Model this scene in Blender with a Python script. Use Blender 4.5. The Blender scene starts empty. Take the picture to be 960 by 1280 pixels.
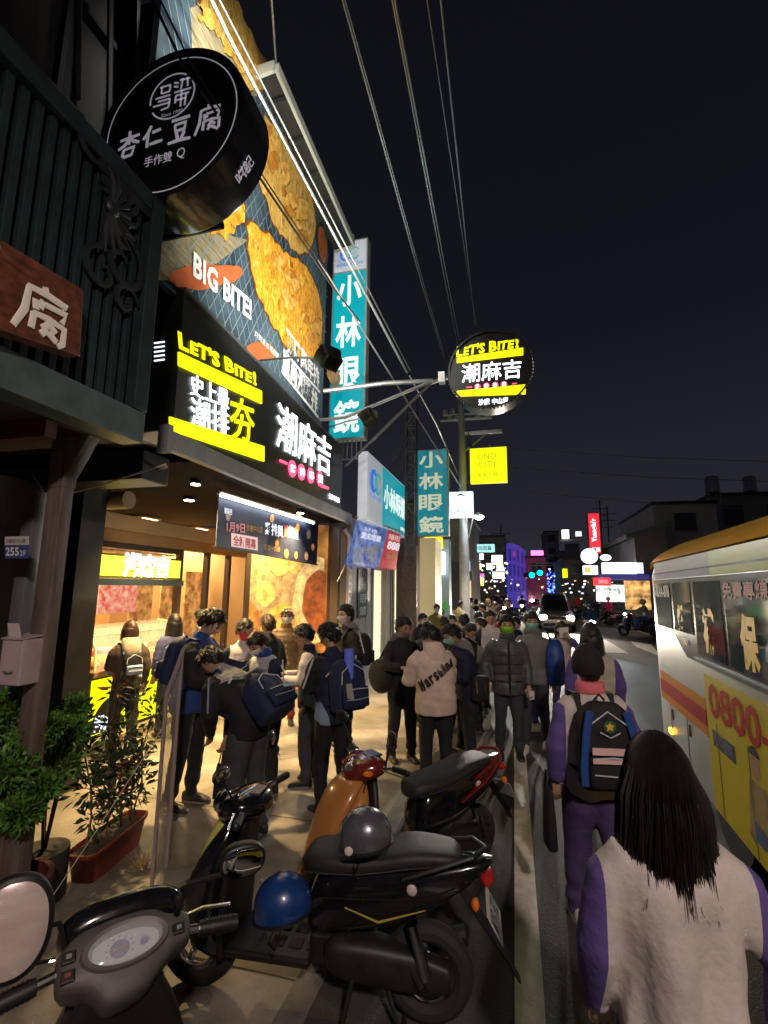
import bpy, bmesh, math, random
import numpy as np
from mathutils import Vector, Matrix, Euler
random.seed(7)
SC = bpy.context.scene
COL = SC.collection
PI = math.pi
V = Vector

# ---------------------------------------------------------------- camera
H = 2.0
_y, _p, _r = (math.radians(a) for a in (15.0, 9.0, 0.6))
FWD = V((-math.sin(_y)*math.cos(_p), math.cos(_y)*math.cos(_p), math.sin(_p)))
RGT0 = FWD.cross(V((0, 0, 1))).normalized()
UP0 = RGT0.cross(FWD)
RGT = RGT0*math.cos(_r) + UP0*math.sin(_r)
UP = -RGT0*math.sin(_r) + UP0*math.cos(_r)
cam = bpy.data.cameras.new('camera')
cam.sensor_fit = 'VERTICAL'; cam.sensor_height = 36.0; cam.lens = 600/1280*36.0
cam.clip_start = 0.05; cam.clip_end = 1500
camo = bpy.data.objects.new('camera', cam); COL.objects.link(camo)
Mc = Matrix((RGT, UP, -FWD)).transposed().to_4x4(); Mc.translation = V((0, 0, H))
camo.matrix_world = Mc
SC.camera = camo
O = V((0, 0, H))
def ray(px, py): return FWD + RGT*((px-480)/600) - UP*((py-640)/600)
def G(px, py, z=0.0):
    d = ray(px, py); return O + d*((z-H)/d.z)
def PX(px, py, X):
    d = ray(px, py); return O + d*(X/d.x)
def PY(px, py, Y):
    d = ray(px, py); return O + d*(Y/d.y)

# ---------------------------------------------------------------- world (night sky with city glow)
w = bpy.data.worlds.new('World'); SC.world = w; w.use_nodes = True
nt = w.node_tree; bg = nt.nodes['Background']
tc = nt.nodes.new('ShaderNodeTexCoord'); sp = nt.nodes.new('ShaderNodeSeparateXYZ')
cr = nt.nodes.new('ShaderNodeValToRGB'); e = cr.color_ramp.elements
e[0].position = 0.0; e[0].color = (0.030, 0.028, 0.036, 1)
e[1].position = 0.85; e[1].color = (0.0042, 0.0044, 0.0065, 1)
q = e.new(0.12); q.color = (0.018, 0.0175, 0.026, 1)
q = e.new(0.45); q.color = (0.0066, 0.0070, 0.0115, 1)
nt.links.new(tc.outputs['Generated'], sp.inputs[0]); nt.links.new(sp.outputs['Z'], cr.inputs[0])
nt.links.new(cr.outputs[0], bg.inputs['Color']); bg.inputs['Strength'].default_value = 0.62
SC.view_settings.view_transform = 'Standard'; SC.view_settings.look = 'None'
SC.view_settings.exposure = 0.85; SC.view_settings.gamma = 1.0
SC.render.engine = 'CYCLES'
SC.cycles.use_denoising = True
SC.cycles.max_bounces = 6; SC.cycles.diffuse_bounces = 3; SC.cycles.glossy_bounces = 3
SC.cycles.transmission_bounces = 4; SC.cycles.transparent_max_bounces = 6
SC.cycles.sample_clamp_indirect = 4.0; SC.cycles.caustics_reflective = False; SC.cycles.caustics_refractive = False

def lamp(kind, name, loc, power, color, target=None, **kw):
    l = bpy.data.lights.new(name, kind); l.energy = power; l.color = color
    for k, v in kw.items(): setattr(l, k, v)
    o = bpy.data.objects.new(name, l); COL.objects.link(o); o.location = loc
    if target is not None:
        o.rotation_euler = (V(target)-V(loc)).to_track_quat('-Z', 'Y').to_euler()
    return o

# ---------------------------------------------------------------- materials
_mats = {}
def mat(name, col=(0.5, 0.5, 0.5), rough=0.6, metal=0.0, noise=0.0, nscale=8.0, bump=0.0, bscale=60.0,
        col2=None, em=None, es=1.0, sample=True, coat=0.0, spec=None, trans=0.0, alpha=1.0, stretch=None, vec='Object', sheen=0.0):
    if name in _mats: return _mats[name]
    m = bpy.data.materials.new(name); m.use_nodes = True; n = m.node_tree
    b = n.nodes['Principled BSDF']
    b.inputs['Base Color'].default_value = (*col, 1); b.inputs['Roughness'].default_value = rough
    b.inputs['Metallic'].default_value = metal
    if coat: b.inputs['Coat Weight'].default_value = coat; b.inputs['Coat Roughness'].default_value = 0.08
    if spec is not None: b.inputs['Specular IOR Level'].default_value = spec
    if trans: b.inputs['Transmission Weight'].default_value = trans
    if sheen: b.inputs['Sheen Weight'].default_value = sheen; b.inputs['Sheen Roughness'].default_value = 0.5
    if alpha < 1: b.inputs['Alpha'].default_value = alpha
    if em is not None:
        b.inputs['Emission Color'].default_value = (*em, 1); b.inputs['Emission Strength'].default_value = es
        if not sample: m.cycles.emission_sampling = 'NONE'
    if noise or bump or col2:
        t = n.nodes.new('ShaderNodeTexCoord'); mp = n.nodes.new('ShaderNodeMapping')
        n.links.new(t.outputs[vec], mp.inputs[0])
        if stretch: mp.inputs['Scale'].default_value = stretch
    if noise or col2:
        a = n.nodes.new('ShaderNodeTexNoise'); a.inputs['Scale'].default_value = nscale; a.inputs['Detail'].default_value = 6; a.inputs['Roughness'].default_value = 0.62
        n.links.new(mp.outputs[0], a.inputs[0])
        r = n.nodes.new('ShaderNodeValToRGB'); c2 = col2 or tuple(c*(1-noise) for c in col)
        r.color_ramp.elements[0].position = 0.36; r.color_ramp.elements[0].color = (*c2, 1)
        r.color_ramp.elements[1].position = 0.64; r.color_ramp.elements[1].color = (*col, 1)
        n.links.new(a.outputs[0], r.inputs[0]); n.links.new(r.outputs[0], b.inputs['Base Color'])
        if em is not None and col2: n.links.new(r.outputs[0], b.inputs['Emission Color'])
        if em is None:
            rr = n.nodes.new('ShaderNodeMapRange'); rr.inputs['To Min'].default_value = max(0, rough-0.12); rr.inputs['To Max'].default_value = min(1, rough+0.12)
            n.links.new(a.outputs[0], rr.inputs[0]); n.links.new(rr.outputs[0], b.inputs['Roughness'])
    if bump:
        a2 = n.nodes.new('ShaderNodeTexNoise'); a2.inputs['Scale'].default_value = bscale; a2.inputs['Detail'].default_value = 4
        n.links.new(mp.outputs[0], a2.inputs[0])
        bp = n.nodes.new('ShaderNodeBump'); bp.inputs['Strength'].default_value = bump; bp.inputs['Distance'].default_value = 0.01
        n.links.new(a2.outputs[0], bp.inputs['Height']); n.links.new(bp.outputs[0], b.inputs['Normal'])
    m['tint'] = col; _mats[name] = m; return m
def glow(name, col, s, sample=True): return mat(name, (0.02, 0.02, 0.02), 0.5, em=col, es=s, sample=sample)

# ---------------------------------------------------------------- mesh builder
class MB:
    def __init__(s): s.v = []; s.f = []; s.m = []; s.k = 0
    def add(s, vs, fs, k=None):
        n = len(s.v); s.v += [tuple(p) for p in vs]; s.f += [tuple(i+n for i in f) for f in fs]; s.m += [s.k if k is None else k]*len(fs); return s
    def box(s, c, d, rz=0, k=None, M=None):
        x, y, z = d[0]/2, d[1]/2, d[2]/2
        vs = [V(p) for p in ((-x,-y,-z),(x,-y,-z),(x,y,-z),(-x,y,-z),(-x,-y,z),(x,-y,z),(x,y,z),(-x,y,z))]
        R = M if M is not None else Matrix.Rotation(rz, 3, 'Z')
        vs = [R @ p + V(c) for p in vs]
        return s.add(vs, [(0,3,2,1),(4,5,6,7),(0,1,5,4),(1,2,6,5),(2,3,7,6),(3,0,4,7)], k)
    def bb(s, a, b, k=None):
        return s.box([(a[i]+b[i])/2 for i in range(3)], [abs(b[i]-a[i]) for i in range(3)], k=k)
    def hexa(s, q, n, k=None):      # quad (4 points) given thickness by vector n
        q = [V(p) for p in q]; n = V(n); vs = q+[p+n for p in q]
        nn = (q[1]-q[0]).cross(q[3]-q[0])
        fs = [(0,3,2,1),(4,5,6,7),(0,1,5,4),(1,2,6,5),(2,3,7,6),(3,0,4,7)]
        if nn.dot(n) < 0: fs = [f[::-1] for f in fs]
        return s.add(vs, fs, k)
    def loft(s, rings, cap=True, k=None, close=True):
        n = len(rings[0]); vs = [p for r in rings for p in r]; fs = []
        for i in range(len(rings)-1):
            for j in range(n if close else n-1):
                a = i*n+j; b = i*n+(j+1) % n; fs.append((a, b, b+n, a+n))
        if cap: fs.append(tuple(range(n))[::-1]); fs.append(tuple((len(rings)-1)*n+j for j in range(n)))
        return s.add(vs, fs, k)
    def tube(s, pts, rad, n=8, k=None, flat=1.0, up=None):
        pts = [V(p) for p in pts]
        if not hasattr(rad, '__len__'): rad = [rad]*len(pts)
        rings = []; u = None
        for i, p in enumerate(pts):
            t = (pts[min(i+1, len(pts)-1)]-pts[max(i-1, 0)])
            if t.length < 1e-9: t = V((0, 0, 1))
            t.normalize()
            if u is None:
                u = V(up) if up else (V((0, 0, 1)) if abs(t.z) < 0.9 else V((1, 0, 0)))
            u = (u-t*u.dot(t)).normalized(); w_ = t.cross(u)
            rings.append([p+(u*math.cos(a)*flat+w_*math.sin(a))*rad[i] for a in (2*PI*j/n for j in range(n))])
        return s.loft(rings, k=k)
    def sph(s, c, r, nu=14, nv=9, k=None, M=None):
        if not hasattr(r, '__len__'): r = (r, r, r)
        rings = []
        for i in range(nv+1):
            ph = -PI/2+PI*(i+0.02 if i == 0 else (i-0.02 if i == nv else i))/nv
            ring = [V((r[0]*math.cos(ph)*math.cos(2*PI*j/nu), r[1]*math.cos(ph)*math.sin(2*PI*j/nu), r[2]*math.sin(ph))) for j in range(nu)]
            rings.append([(M @ p if M is not None else p)+V(c) for p in ring])
        return s.loft(rings, k=k)
    def cyl(s, a, b, r, n=20, k=None): return s.tube([a, b], [r, r], n, k)
    def build(s, name, mats, parent=None, smooth=False, bevel=0, sharp=35, loc=None):
        me = bpy.data.meshes.new(name); me.from_pydata(s.v, [], s.f)
        if not isinstance(mats, (list, tuple)): mats = [mats]
        for m in mats: me.materials.append(m)
        if len(mats) > 1: me.polygons.foreach_set('material_index', s.m)
        if smooth:
            me.polygons.foreach_set('use_smooth', [True]*len(me.polygons))
            try: me.set_sharp_from_angle(angle=math.radians(sharp if smooth != 2 else 80))
            except Exception: pass
        me.update()
        o = bpy.data.objects.new(name, me); COL.objects.link(o); o.parent = parent
        if loc is not None: o.location = loc
        if bevel:
            b = o.modifiers.new('bevel', 'BEVEL'); b.width = bevel; b.segments = 2; b.limit_method = 'ANGLE'
        return o
def tag(o, label=None, cat=None, group=None, kind=None):
    if label: o['label'] = label
    if cat: o['category'] = cat
    if group: o['group'] = group
    if kind: o['kind'] = kind
    return o
def thing(name, label, cat, loc=(0, 0, 0), rz=0, group=None):
    o = bpy.data.objects.new(name, None); COL.objects.link(o); o.location = loc; o.rotation_euler = (0, 0, rz)
    o.empty_display_size = 0.1
    return tag(o, label, cat, group)
def sring(c, a, b, e=1.0, n=20, U=(1, 0, 0), W=(0, 1, 0)):     # superellipse ring
    c = V(c); U = V(U); W = V(W); r = []
    for j in range(n):
        t = 2*PI*j/n; ct, st = math.cos(t), math.sin(t)
        r.append(c+U*(a*math.copysign(abs(ct)**e, ct))+W*(b*math.copysign(abs(st)**e, st)))
    return r
def interp(rows, n):       # smooth resample of rows of floats (Catmull-Rom)
    rows = [np.array(r, float) for r in rows]; out = []
    m = len(rows)-1
    for i in range(n):
        t = i*m/(n-1); k = min(int(t), m-1); u = t-k
        p0 = rows[max(k-1, 0)]; p1 = rows[k]; p2 = rows[k+1]; p3 = rows[min(k+2, m)]
        out.append(0.5*((2*p1)+(-p0+p2)*u+(2*p0-5*p1+4*p2-p3)*u*u+(-p0+3*p1-3*p2+p3)*u**3))
    return out
# ---------------------------------------------------------------- lettering
def text(body, mats, org, u, v, parent=None, name='lettering', depth=0.004, bold=0.0, fit=True, shear=0.0, res=2, sp=1.0):
    """lettering fitted in the parallelogram org + a*u + b*v, raised by depth along u x v"""
    cu = bpy.data.curves.new(name, 'FONT'); cu.body = body; cu.resolution_u = res; cu.offset = bold; cu.shear = shear; cu.space_character = sp
    cu.fill_mode = 'FRONT'
    t = bpy.data.objects.new(name, cu); me = bpy.data.meshes.new_from_object(t)
    bpy.data.objects.remove(t)
    n = len(me.vertices)
    if n == 0: return None
    co = np.empty(n*3); me.vertices.foreach_get('co', co); co = co.reshape(-1, 3)
    lo, hi = co.min(0), co.max(0)
    a = (co[:, 0]-lo[0])/max(hi[0]-lo[0], 1e-6); b = (co[:, 1]-lo[1])/max(hi[1]-lo[1], 1e-6)
    u = np.array(u, float); v = np.array(v, float)
    if not fit:
        r = (hi[0]-lo[0])/(hi[1]-lo[1]); u = u/np.linalg.norm(u)*np.linalg.norm(v)*r
    nn = np.cross(u, v); nn /= np.linalg.norm(nn)
    org = np.array(org, float)
    P = org+a[:, None]*u+b[:, None]*v+nn*depth
    faces = [tuple(p.vertices) for p in me.polygons]
    # sides: boundary edges drawn back to the surface
    from collections import Counter
    ec = Counter(); ed = {}
    for f in faces:
        for i in range(len(f)):
            k = (f[i], f[(i+1) % len(f)]); kk = tuple(sorted(k)); ec[kk] += 1; ed[kk] = k
    bpy.data.meshes.remove(me)
    vs = [tuple(p) for p in P]; base = {}
    fs = list(faces)
    if depth > 0.0035 and n < 6000:
        for kk, c in ec.items():
            if c == 1:
                i, j = ed[kk]
                for q_ in (i, j):
                    if q_ not in base: base[q_] = len(vs); vs.append(tuple(P[q_]-nn*(depth+0.001)))
                fs.append((j, i, base[i], base[j]))
    mb = MB(); mb.v = vs; mb.f = fs; mb.m = [0]*len(fs)
    return mb.build(name, mats, parent)
TMP = bpy.data.scenes.new('workshop')
def remesh(mb, vox, smooth=3, fac=0.5):
    me = bpy.data.meshes.new('t'); me.from_pydata(mb.v, [], mb.f); ob = bpy.data.objects.new('t', me); TMP.collection.objects.link(ob)
    m = ob.modifiers.new('r', 'REMESH'); m.mode = 'VOXEL'; m.voxel_size = vox
    m = ob.modifiers.new('s', 'SMOOTH'); m.iterations = smooth; m.factor = fac
    vl = TMP.view_layers[0]; vl.update(); out = bpy.data.meshes.new_from_object(ob.evaluated_get(vl.depsgraph))
    n = len(out.vertices); co = np.empty(n*3, np.float32); out.vertices.foreach_get('co', co)
    no = np.empty(n*3, np.float32); out.vertex_normals.foreach_get('vector', no)
    bpy.data.objects.remove(ob); bpy.data.meshes.remove(me)
    return out, co.reshape(-1, 3).astype(float), no.reshape(-1, 3).astype(float)
def nz(P, f, seed, oct=2):          # cheap smooth noise, about -1..1
    rs = np.random.RandomState(seed); out = np.zeros(len(P)); a = 1.0; tot = 0
    for o in range(oct):
        s = np.zeros(len(P))
        for i in range(4):
            k = rs.normal(size=3); k /= np.linalg.norm(k); k2 = rs.normal(size=3)*0.7
            s += np.sin(P @ k*f+1.6*np.sin(P @ k2*f+rs.rand()*6)+rs.rand()*6.28)
        out += a*s/4; tot += a; a *= 0.5; f *= 2.1
    return out/tot
def finish(me, co, name, mats, parent):
    me.vertices.foreach_set('co', co.astype(np.float32).ravel()); me.materials.clear()
    for m in (mats if isinstance(mats, (list, tuple)) else [mats]): me.materials.append(m)
    me.polygons.foreach_set('use_smooth', [True]*len(me.polygons)); me.name = name; me.update()
    o = bpy.data.objects.new(name, me); COL.objects.link(o); o.parent = parent; return o
# ================================================================ LAMPS OF THE PLACE (each has its own fitting built below)
WARM = (1.0, 0.72, 0.38); WHITE = (0.92, 0.96, 1.0)

# ================================================================ GROUND
asph = mat('asphalt', (0.062, 0.06, 0.058), 0.68, col2=(.036, .034, .034), nscale=1.1, bump=0.5, bscale=90)
conc = mat('worn_concrete', (0.33, 0.30, 0.25), 0.6, col2=(0.13, 0.115, 0.095), nscale=1.3, bump=0.35, bscale=40)
tilec = mat('arcade_floor', (0.36, 0.31, 0.22), 0.4, noise=0.25, nscale=2.0, bump=0.1, bscale=20)
paint = mat('road_paint', (0.86, 0.83, 0.74), 0.6, col2=(0.60, 0.57, 0.50), nscale=9, bump=0.2, bscale=80)
g = MB(); g.add([(-600, -200, 0), (600, -200, 0), (600, 900, 0), (-600, 900, 0)], [(0, 1, 2, 3)])
tag(g.build('ground', mat('bare_ground', (0.05, 0.05, 0.048), 0.8, noise=0.3, nscale=2)), kind='structure')
g = MB(); g.add([(-1.0, -12, .004), (9.6, -12, .004), (9.6, 260, .004), (-1.0, 260, .004)], [(0, 1, 2, 3)])
tag(g.build('road', asph), kind='structure')
g = MB(); g.add([(-5.0, -12, .006), (-1.0, -12, .006), (-1.0, 60, .006), (-5.0, 60, .006)], [(0, 1, 2, 3)])
fc_ = g.build('forecourt', conc); tag(fc_, kind='structure')
jm = mat('joint_grime', (.07, .06, .05), .85); rsj = random.Random(4)
for k in range(9):                                              # slab joints, worn pieces of grime strip
    g = MB(); y_ = -.6+k*1.6; pts = [(-5.0+i*.25, y_+rsj.uniform(-.006, .006)) for i in range(17)]
    for i in range(16): (xa, ya), (xb, yb) = pts[i], pts[i+1]; g.add([(xa, ya-.006, .0085), (xb, yb-.006, .0085), (xb, yb+.006, .0085), (xa, ya+.006, .0085)], [(0, 1, 2, 3)])
    g.build('slab_joint', jm, fc_)
for k, (cx, cy, r) in enumerate(((-1.9, 2.3, .35), (-2.6, 3.4, .28), (-1.4, 6.4, .4), (-3.6, 3.0, .3), (-2.2, 7.3, .45), (-3.1, 5.3, .22))):
    g = MB(); g.add([(cx+r*math.cos(a)*(1+.25*math.sin(3*a+k)+.1*math.sin(7*a)), cy+r*.7*math.sin(a)*(1+.2*math.cos(2*a+k)), .0088+.0002*k) for a in np.linspace(0, 2*PI, 33)[:-1]], [tuple(range(32))]); g.build('stain', mat('oil_stain', (.15, .135, .11), .45, col2=(.22, .2, .165), nscale=4), fc_)
for k in range(26):
    g = MB(); x_, y_ = rsj.uniform(-4.2, -.6), rsj.uniform(1.6, 8); a = rsj.random()*6; s_ = rsj.uniform(.012, .03)
    g.add([(x_-s_*math.cos(a), y_-s_*math.sin(a), .009), (x_+s_*.4*math.sin(a), y_-s_*.4*math.cos(a), .016), (x_+s_*math.cos(a), y_+s_*math.sin(a), .009), (x_-s_*.4*math.sin(a), y_+s_*.4*math.cos(a), .013)], [(0, 1, 2, 3)])
    g.build('litter_scrap', mat('litter_%d' % (k % 3), ((.30, .18, .08), (.45, .42, .38), (.12, .14, .06))[k % 3], .8), fc_)
g = MB()                                                        # drain strip between forecourt and road
g.bb((-1.14, -12, .007), (-1.0, 60, .011)); tag(g.build('gutter_strip', mat('drain_concrete', (0.19, 0.18, 0.16), 0.7, noise=0.5, nscale=5, bump=0.4)), kind='structure')
g = MB(); g.bb((-9.5, 4.2, 0), (-4.92, 60, .11)); tag(g.build('arcade_floor', tilec, bevel=0.012), kind='structure')
g = MB(); g.bb((9.6, -12, 0), (16, 260, .12)); tag(g.build('far_pavement', conc), kind='structure')
g = MB(); g.add([(-0.055, -12, .009), (0.085, -12, .009), (0.085, 13.5, .009), (-0.055, 13.5, .009)], [(0, 1, 2, 3)])
tag(g.build('edge_line', paint), kind='structure')
def marking(pts):
    g = MB(); g.add([(*G(*p).xy, .010) for p in pts], [(0, 1, 2, 3)]); o = g.build('crossing_stripe', paint)
    me = o.data
    if me.polygons[0].normal.z < 0: me.flip_normals()
    tag(o, kind='structure')
marking([(708, 812), (724, 815), (716, 802), (706, 797)])
marking([(758, 816), (786, 817), (757, 800), (741, 800)])
marking([(796, 809), (828, 822), (814, 806), (788, 802)])
def curve_line(pix, wd):
    g = MB(); ps = [V((*G(*p).xy, .010)) for p in pix]
    for i in range(len(ps)-1):
        d = (ps[i+1]-ps[i]).normalized(); s = V((d.y, -d.x, 0))*wd/2
        g.add([ps[i]-s, ps[i]+s, ps[i+1]+s, ps[i+1]-s], [(0, 1, 2, 3)])
    tag(g.build('lane_line', paint), kind='structure')
curve_line([(752, 781), (772, 783), (795, 788), (812, 794)], 0.15)

# ================================================================ LEFT BUILDING (dark slatted dessert shop)
dkgreen = mat('dark_slate_metal', (0.022, 0.046, 0.052), 0.42, metal=0.2, noise=0.35, nscale=6, bump=0.08, bscale=30)
dkwall = mat('dark_wall', (0.035, 0.037, 0.045), 0.7, noise=0.4, nscale=2.2, bump=0.2)
black = mat('black_paint', (0.012, 0.012, 0.014), 0.45, noise=0.3, nscale=5)
rustw = mat('brown_boards', (0.16, 0.055, 0.03), 0.5, noise=0.45, nscale=4, stretch=(1, 6, 1), bump=0.15)
steel = mat('galvanised_steel', (0.42, 0.43, 0.44), 0.38, metal=0.75, noise=0.25, nscale=7)
LX = -2.3
def LP(px, py, off=0.0):
    p = PX(px, py, LX+off); return p
bld = thing('shophouse', 'dark two storey shophouse with slatted front and carved scroll panel', 'building', (-3.5, 1.0, 0))
bld_loc = V((-3.5, 1.0, 0))
def inparent(o, root):          # keep the world place of a mesh built in world coordinates
    o.parent = root; o.matrix_parent_inverse = Matrix.Identity(4); o.location = -V(root.location); return o
def part(mb, name, m, root, **k):
    return inparent(mb.build(name, m, None, **k), root)
zt0, zb0, ys, ye = 4.50, 3.03, 0.35, 2.43
b = MB(); b.bb((LX-.10, ys-1.0, 3.03), (LX-.06, ye, 4.55)); part(b, 'backing_panel', dkwall, bld)
y = ye-0.14; first = None
while y > -0.55:
    if first is None:
        b = MB(); b.bb((LX-.055, -.0, 0), (LX-.012, .042, zt0-3.10-.02)); first = b.build('slat', dkgreen, None, bevel=0.004)
        o = first
    else:
        o = first.copy(); COL.objects.link(o)
    o.parent = bld; o.location = V((0, y, 3.11))-bld_loc; y -= 0.078
b = MB(); b.bb((LX-.13, -0.6, 2.90), (LX+.03, ye+.045, 3.10)); part(b, 'bottom_beam', mat('pale_beam', (0.12, 0.18, 0.185), 0.35, metal=.3, noise=.4, nscale=4), bld, bevel=.006)
b = MB(); b.bb((LX-.13, ye-.055, 3.105), (LX+.035, ye+.05, 4.62)); part(b, 'end_post', dkgreen, bld, bevel=.006)
b = MB(); b.bb((LX-.13, -0.6, 4.50), (LX+.03, ye-.06, 4.62)); part(b, 'top_beam', dkgreen, bld, bevel=.006)
b = MB(); b.bb((LX-1.6, -0.6, 2.92), (LX-.135, ye+.04, 2.98)); part(b, 'soffit', mat('dark_timber', (0.05, 0.035, 0.028), 0.6, noise=.5, nscale=3, stretch=(6, 1, 1)), bld)
b = MB()
for i in range(4): b.bb((LX-1.5, 0.2+i*.6, 2.82), (LX-.2, .27+i*.6, 2.915))
part(b, 'soffit_beam', rustw, bld)
# carved scroll ornament: flat spiral bands in the plane of the slats
b = MB()
def spiral(cy, cz, r0, r1, t0, turns, wd=0.03, n=26, th=0.03):
    pts = []; rad = []
    for i in range(n):
        t = i/(n-1); a = t0+turns*2*PI*t; r = r0+(r1-r0)*t
        pts.append((LX+.012, cy+r*math.cos(a), cz+r*math.sin(a))); rad.append(wd*(0.35+0.65*math.sin(PI*min(1, t*1.1+.05))))
    b.tube(pts, rad, 6, flat=0.5, up=(1, 0, 0))
oc = PX(138, 262, LX)
for k in range(9):
    a = -0.9+k*0.42
    spiral(oc.y+.20*math.cos(a)*.8, oc.z+.03+.26*math.sin(a), .19, .05, a+2.6, .48, .028)
spiral(oc.y+.02, oc.z+.28, .14, .03, -2.2, 1.1, .026); spiral(oc.y-.18, oc.z+.30, .13, .03, -.4, -.9, .022)
spiral(oc.y+.12, oc.z-.28, .20, .03, 1.8, -1.2, .028); spiral(oc.y-.02, oc.z-.42, .15, .03, 1.2, 1.1, .024)
spiral(oc.y+.17, oc.z-.50, .11, .02, .2, 1.2, .022)
for q in range(11):
    a = -1.9+q*.36; b.tube([(LX+.01, oc.y, oc.z), (LX+.018, oc.y+.12*math.cos(a), oc.z+.16*math.sin(a)), (LX+.012, oc.y+.2*math.cos(a+.25), oc.z+.3*math.sin(a+.25))], [.012, .022, .006], 6)
b.sph((LX+.015, oc.y, oc.z), (.03, .05, .05)); b.bb((LX-.01, oc.y-.12, zt0-.07), (LX+.02, ye-.06, zt0))
part(b, 'scroll_ornament', mat('carved_panel', (0.016, 0.022, 0.026), 0.5, noise=.3, nscale=9), bld, smooth=True)
# walls behind and the upper storey
b = MB(); b.bb((-9.5, 4.05, 0), (-4.5, 4.2, 3.3)); b.bb((-4.5, 3.9, 0), (-4.25, 4.2, 3.45)); part(b, 'party_wall', black, bld)
b = MB(); b.bb((-4.7, -3, 0), (-4.55, 4.05, 3.0)); part(b, 'front_wall', mat('blue_black_wall', (0.05, 0.055, 0.075), 0.6, noise=.3, nscale=1.5), bld)
b = MB(); b.bb((-4.55, 1.0, 0), (-4.50, 1.9, 2.7)); part(b, 'red_door', mat('dark_red_boards', (0.18, 0.035, 0.025), .5, noise=.4, nscale=5, stretch=(1, 8, 1)), bld)
b = MB(); b.bb((-9.5, -3, 4.62), (-3.9, 3.55, 10.5)); part(b, 'upper_wall', mat('upper_wall', (0.045, 0.042, 0.045), 0.8, noise=.3, nscale=1.2, bump=.3), bld)
fr = mat('dark_frame', (0.03, 0.03, 0.032), .5)
for z in (5.2, 6.35, 7.5, 8.7):
    b = MB(); b.bb((-3.9, 0.2, z), (-3.82, 3.5, z+.07)); part(b, 'balcony_rail', fr, bld)
for i in range(6):
    b = MB(); b.bb((-3.89, 0.3+i*.62, 5.0), (-3.84, .35+i*.62, 9.3)); part(b, 'balcony_bar', fr, bld)
b = MB(); b.hexa([(-3.9, .9, 5.3), (-3.9, 2.9, 5.3), (-3.9, 2.9, 6.3), (-3.9, .9, 6.3)], (.03, 0, 0)); part(b, 'window', mat('dim_glass', (0.05, 0.06, 0.07), .15), bld)
b = MB(); b.bb((-3.95, -2.0, 6.6), (-2.35, 1.15, 6.72)); b.bb((-2.42, -2, 6.72), (-2.35, 1.15, 6.95)); part(b, 'eave', mat('red_brown_eave', (0.12, 0.04, 0.03), .6, noise=.5, nscale=3), bld)
for i in range(3):
    b = MB(); b.tube([(-3.9, 2.6+.35*i, 9.5), (-3.6, 2.6+.35*i, 8.0), (-3.55, 2.75+.35*i, 6.2)], .03, 6); part(b, 'drain_pipe', fr, bld)
# columns in front
def column(px0, px1, py, Y, name, label, m, flare):
    a = PY(px0, py, Y); c = PY(px1, py, Y); x0, x1 = a.x, c.x
    t = thing(name, label, 'column', ((x0+x1)/2, Y, 0)); wx = (x1-x0)/2
    b = MB(); b.loft([sring((0, .04, z), wx*f, .045, .25, 16) for z, f in ((0, 1.0), (2.35, 1.0), (2.62, 1.0))]); b.build('shaft', m, t, smooth=True)
    if flare:
        b = MB(); b.loft([sring((wx*.9*(f-1), .04, z), wx*f, .05, .25, 16) for z, f in ((2.60, 1.03), (2.66, 1.08), (2.92, 2.4))]); b.build('flared_head', m, t, smooth=True)
    return t
column(48, 68, 700, 2.30, 'timber_column', 'worn grey brown timber column with flared head carrying house number plate', mat('worn_timber', (0.17, 0.13, 0.115), .55, noise=.55, nscale=3, stretch=(4, 4, .5), bump=.3), True)
c2 = column(20, 36, 700, 2.45, 'metal_column', 'plain grey metal post behind the flared timber column', mat('grey_post', (0.13, 0.13, 0.15), .5, noise=.3, nscale=3), False)
# house number plate
a, b_, c_ = PY(6, 698, 2.26), PY(35, 698, 2.26), PY(6, 672, 2.26)
hn = MB(); u = b_-a; v = c_-a
t = thing('house_number_plate', 'blue and white house number plate 255 beside the timber column', 'sign', a)
hn = MB(); hn.hexa([V((0, 0, 0)), u, u+v*.62, v*.62], (0, .008, 0)); hn.build('number_panel', mat('plate_blue', (.05, .07, .2), .4), t)
hn = MB(); hn.hexa([v*.64, u+v*.64, u+v*1.05, v*1.05], (0, .008, 0)); hn.build('street_panel', mat('plate_white', (.5, .48, .46), .5), t)
pw = mat('plate_letter', (.75, .75, .78), .5)
text('255', pw, u*.06+v*.12+V((0, -.002, 0)), u*.58, v*.40, t, depth=.002, fit=False if False else True, bold=.02)
text('2F', pw, u*.68+v*.12+V((0, -.002, 0)), u*.26, v*.26, t, depth=.002)
text('沙鹿區中山路', mat('plate_dark', (.06, .06, .1), .5), u*.08+v*.74+V((0, -.002, 0)), u*.84, v*.2, t, depth=.002)
# letter box
a, c_ = PY(-4, 856, 2.18), PY(30, 800, 2.18)
t = thing('letter_box', 'pinkish white metal letter box with a flyer sticking out of its slot', 'letter box', (a.x, 2.18, a.z))
wx, hz = c_.x-a.x, c_.z-a.z
lb = mat('letterbox_paint', (.50, .40, .42), .45, noise=.2, nscale=6)
b = MB(); b.bb((0, 0, 0), (wx, .14, hz)); b.build('body', lb, t, bevel=.006)
b = MB(); b.hexa([(0, -.01, hz), (wx, -.01, hz), (wx, .15, hz+.015), (0, .15, hz+.015)], (0, 0, .008)); b.build('lid', lb, t)
b = MB(); b.hexa([(wx*.1, .02, hz+.01), (wx*.7, .02, hz+.01), (wx*.66, .0, hz+.09), (wx*.12, .0, hz+.09)], (0, .002, 0)); b.build('flyer', mat('paper', (.6, .56, .56), .7), t)
b = MB(); b.tube([(wx*.3, -.008, hz*.3), (wx*.5, -.012, hz*.28), (wx*.7, -.008, hz*.3)], .005, 6); b.build('handle', steel, t)

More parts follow.
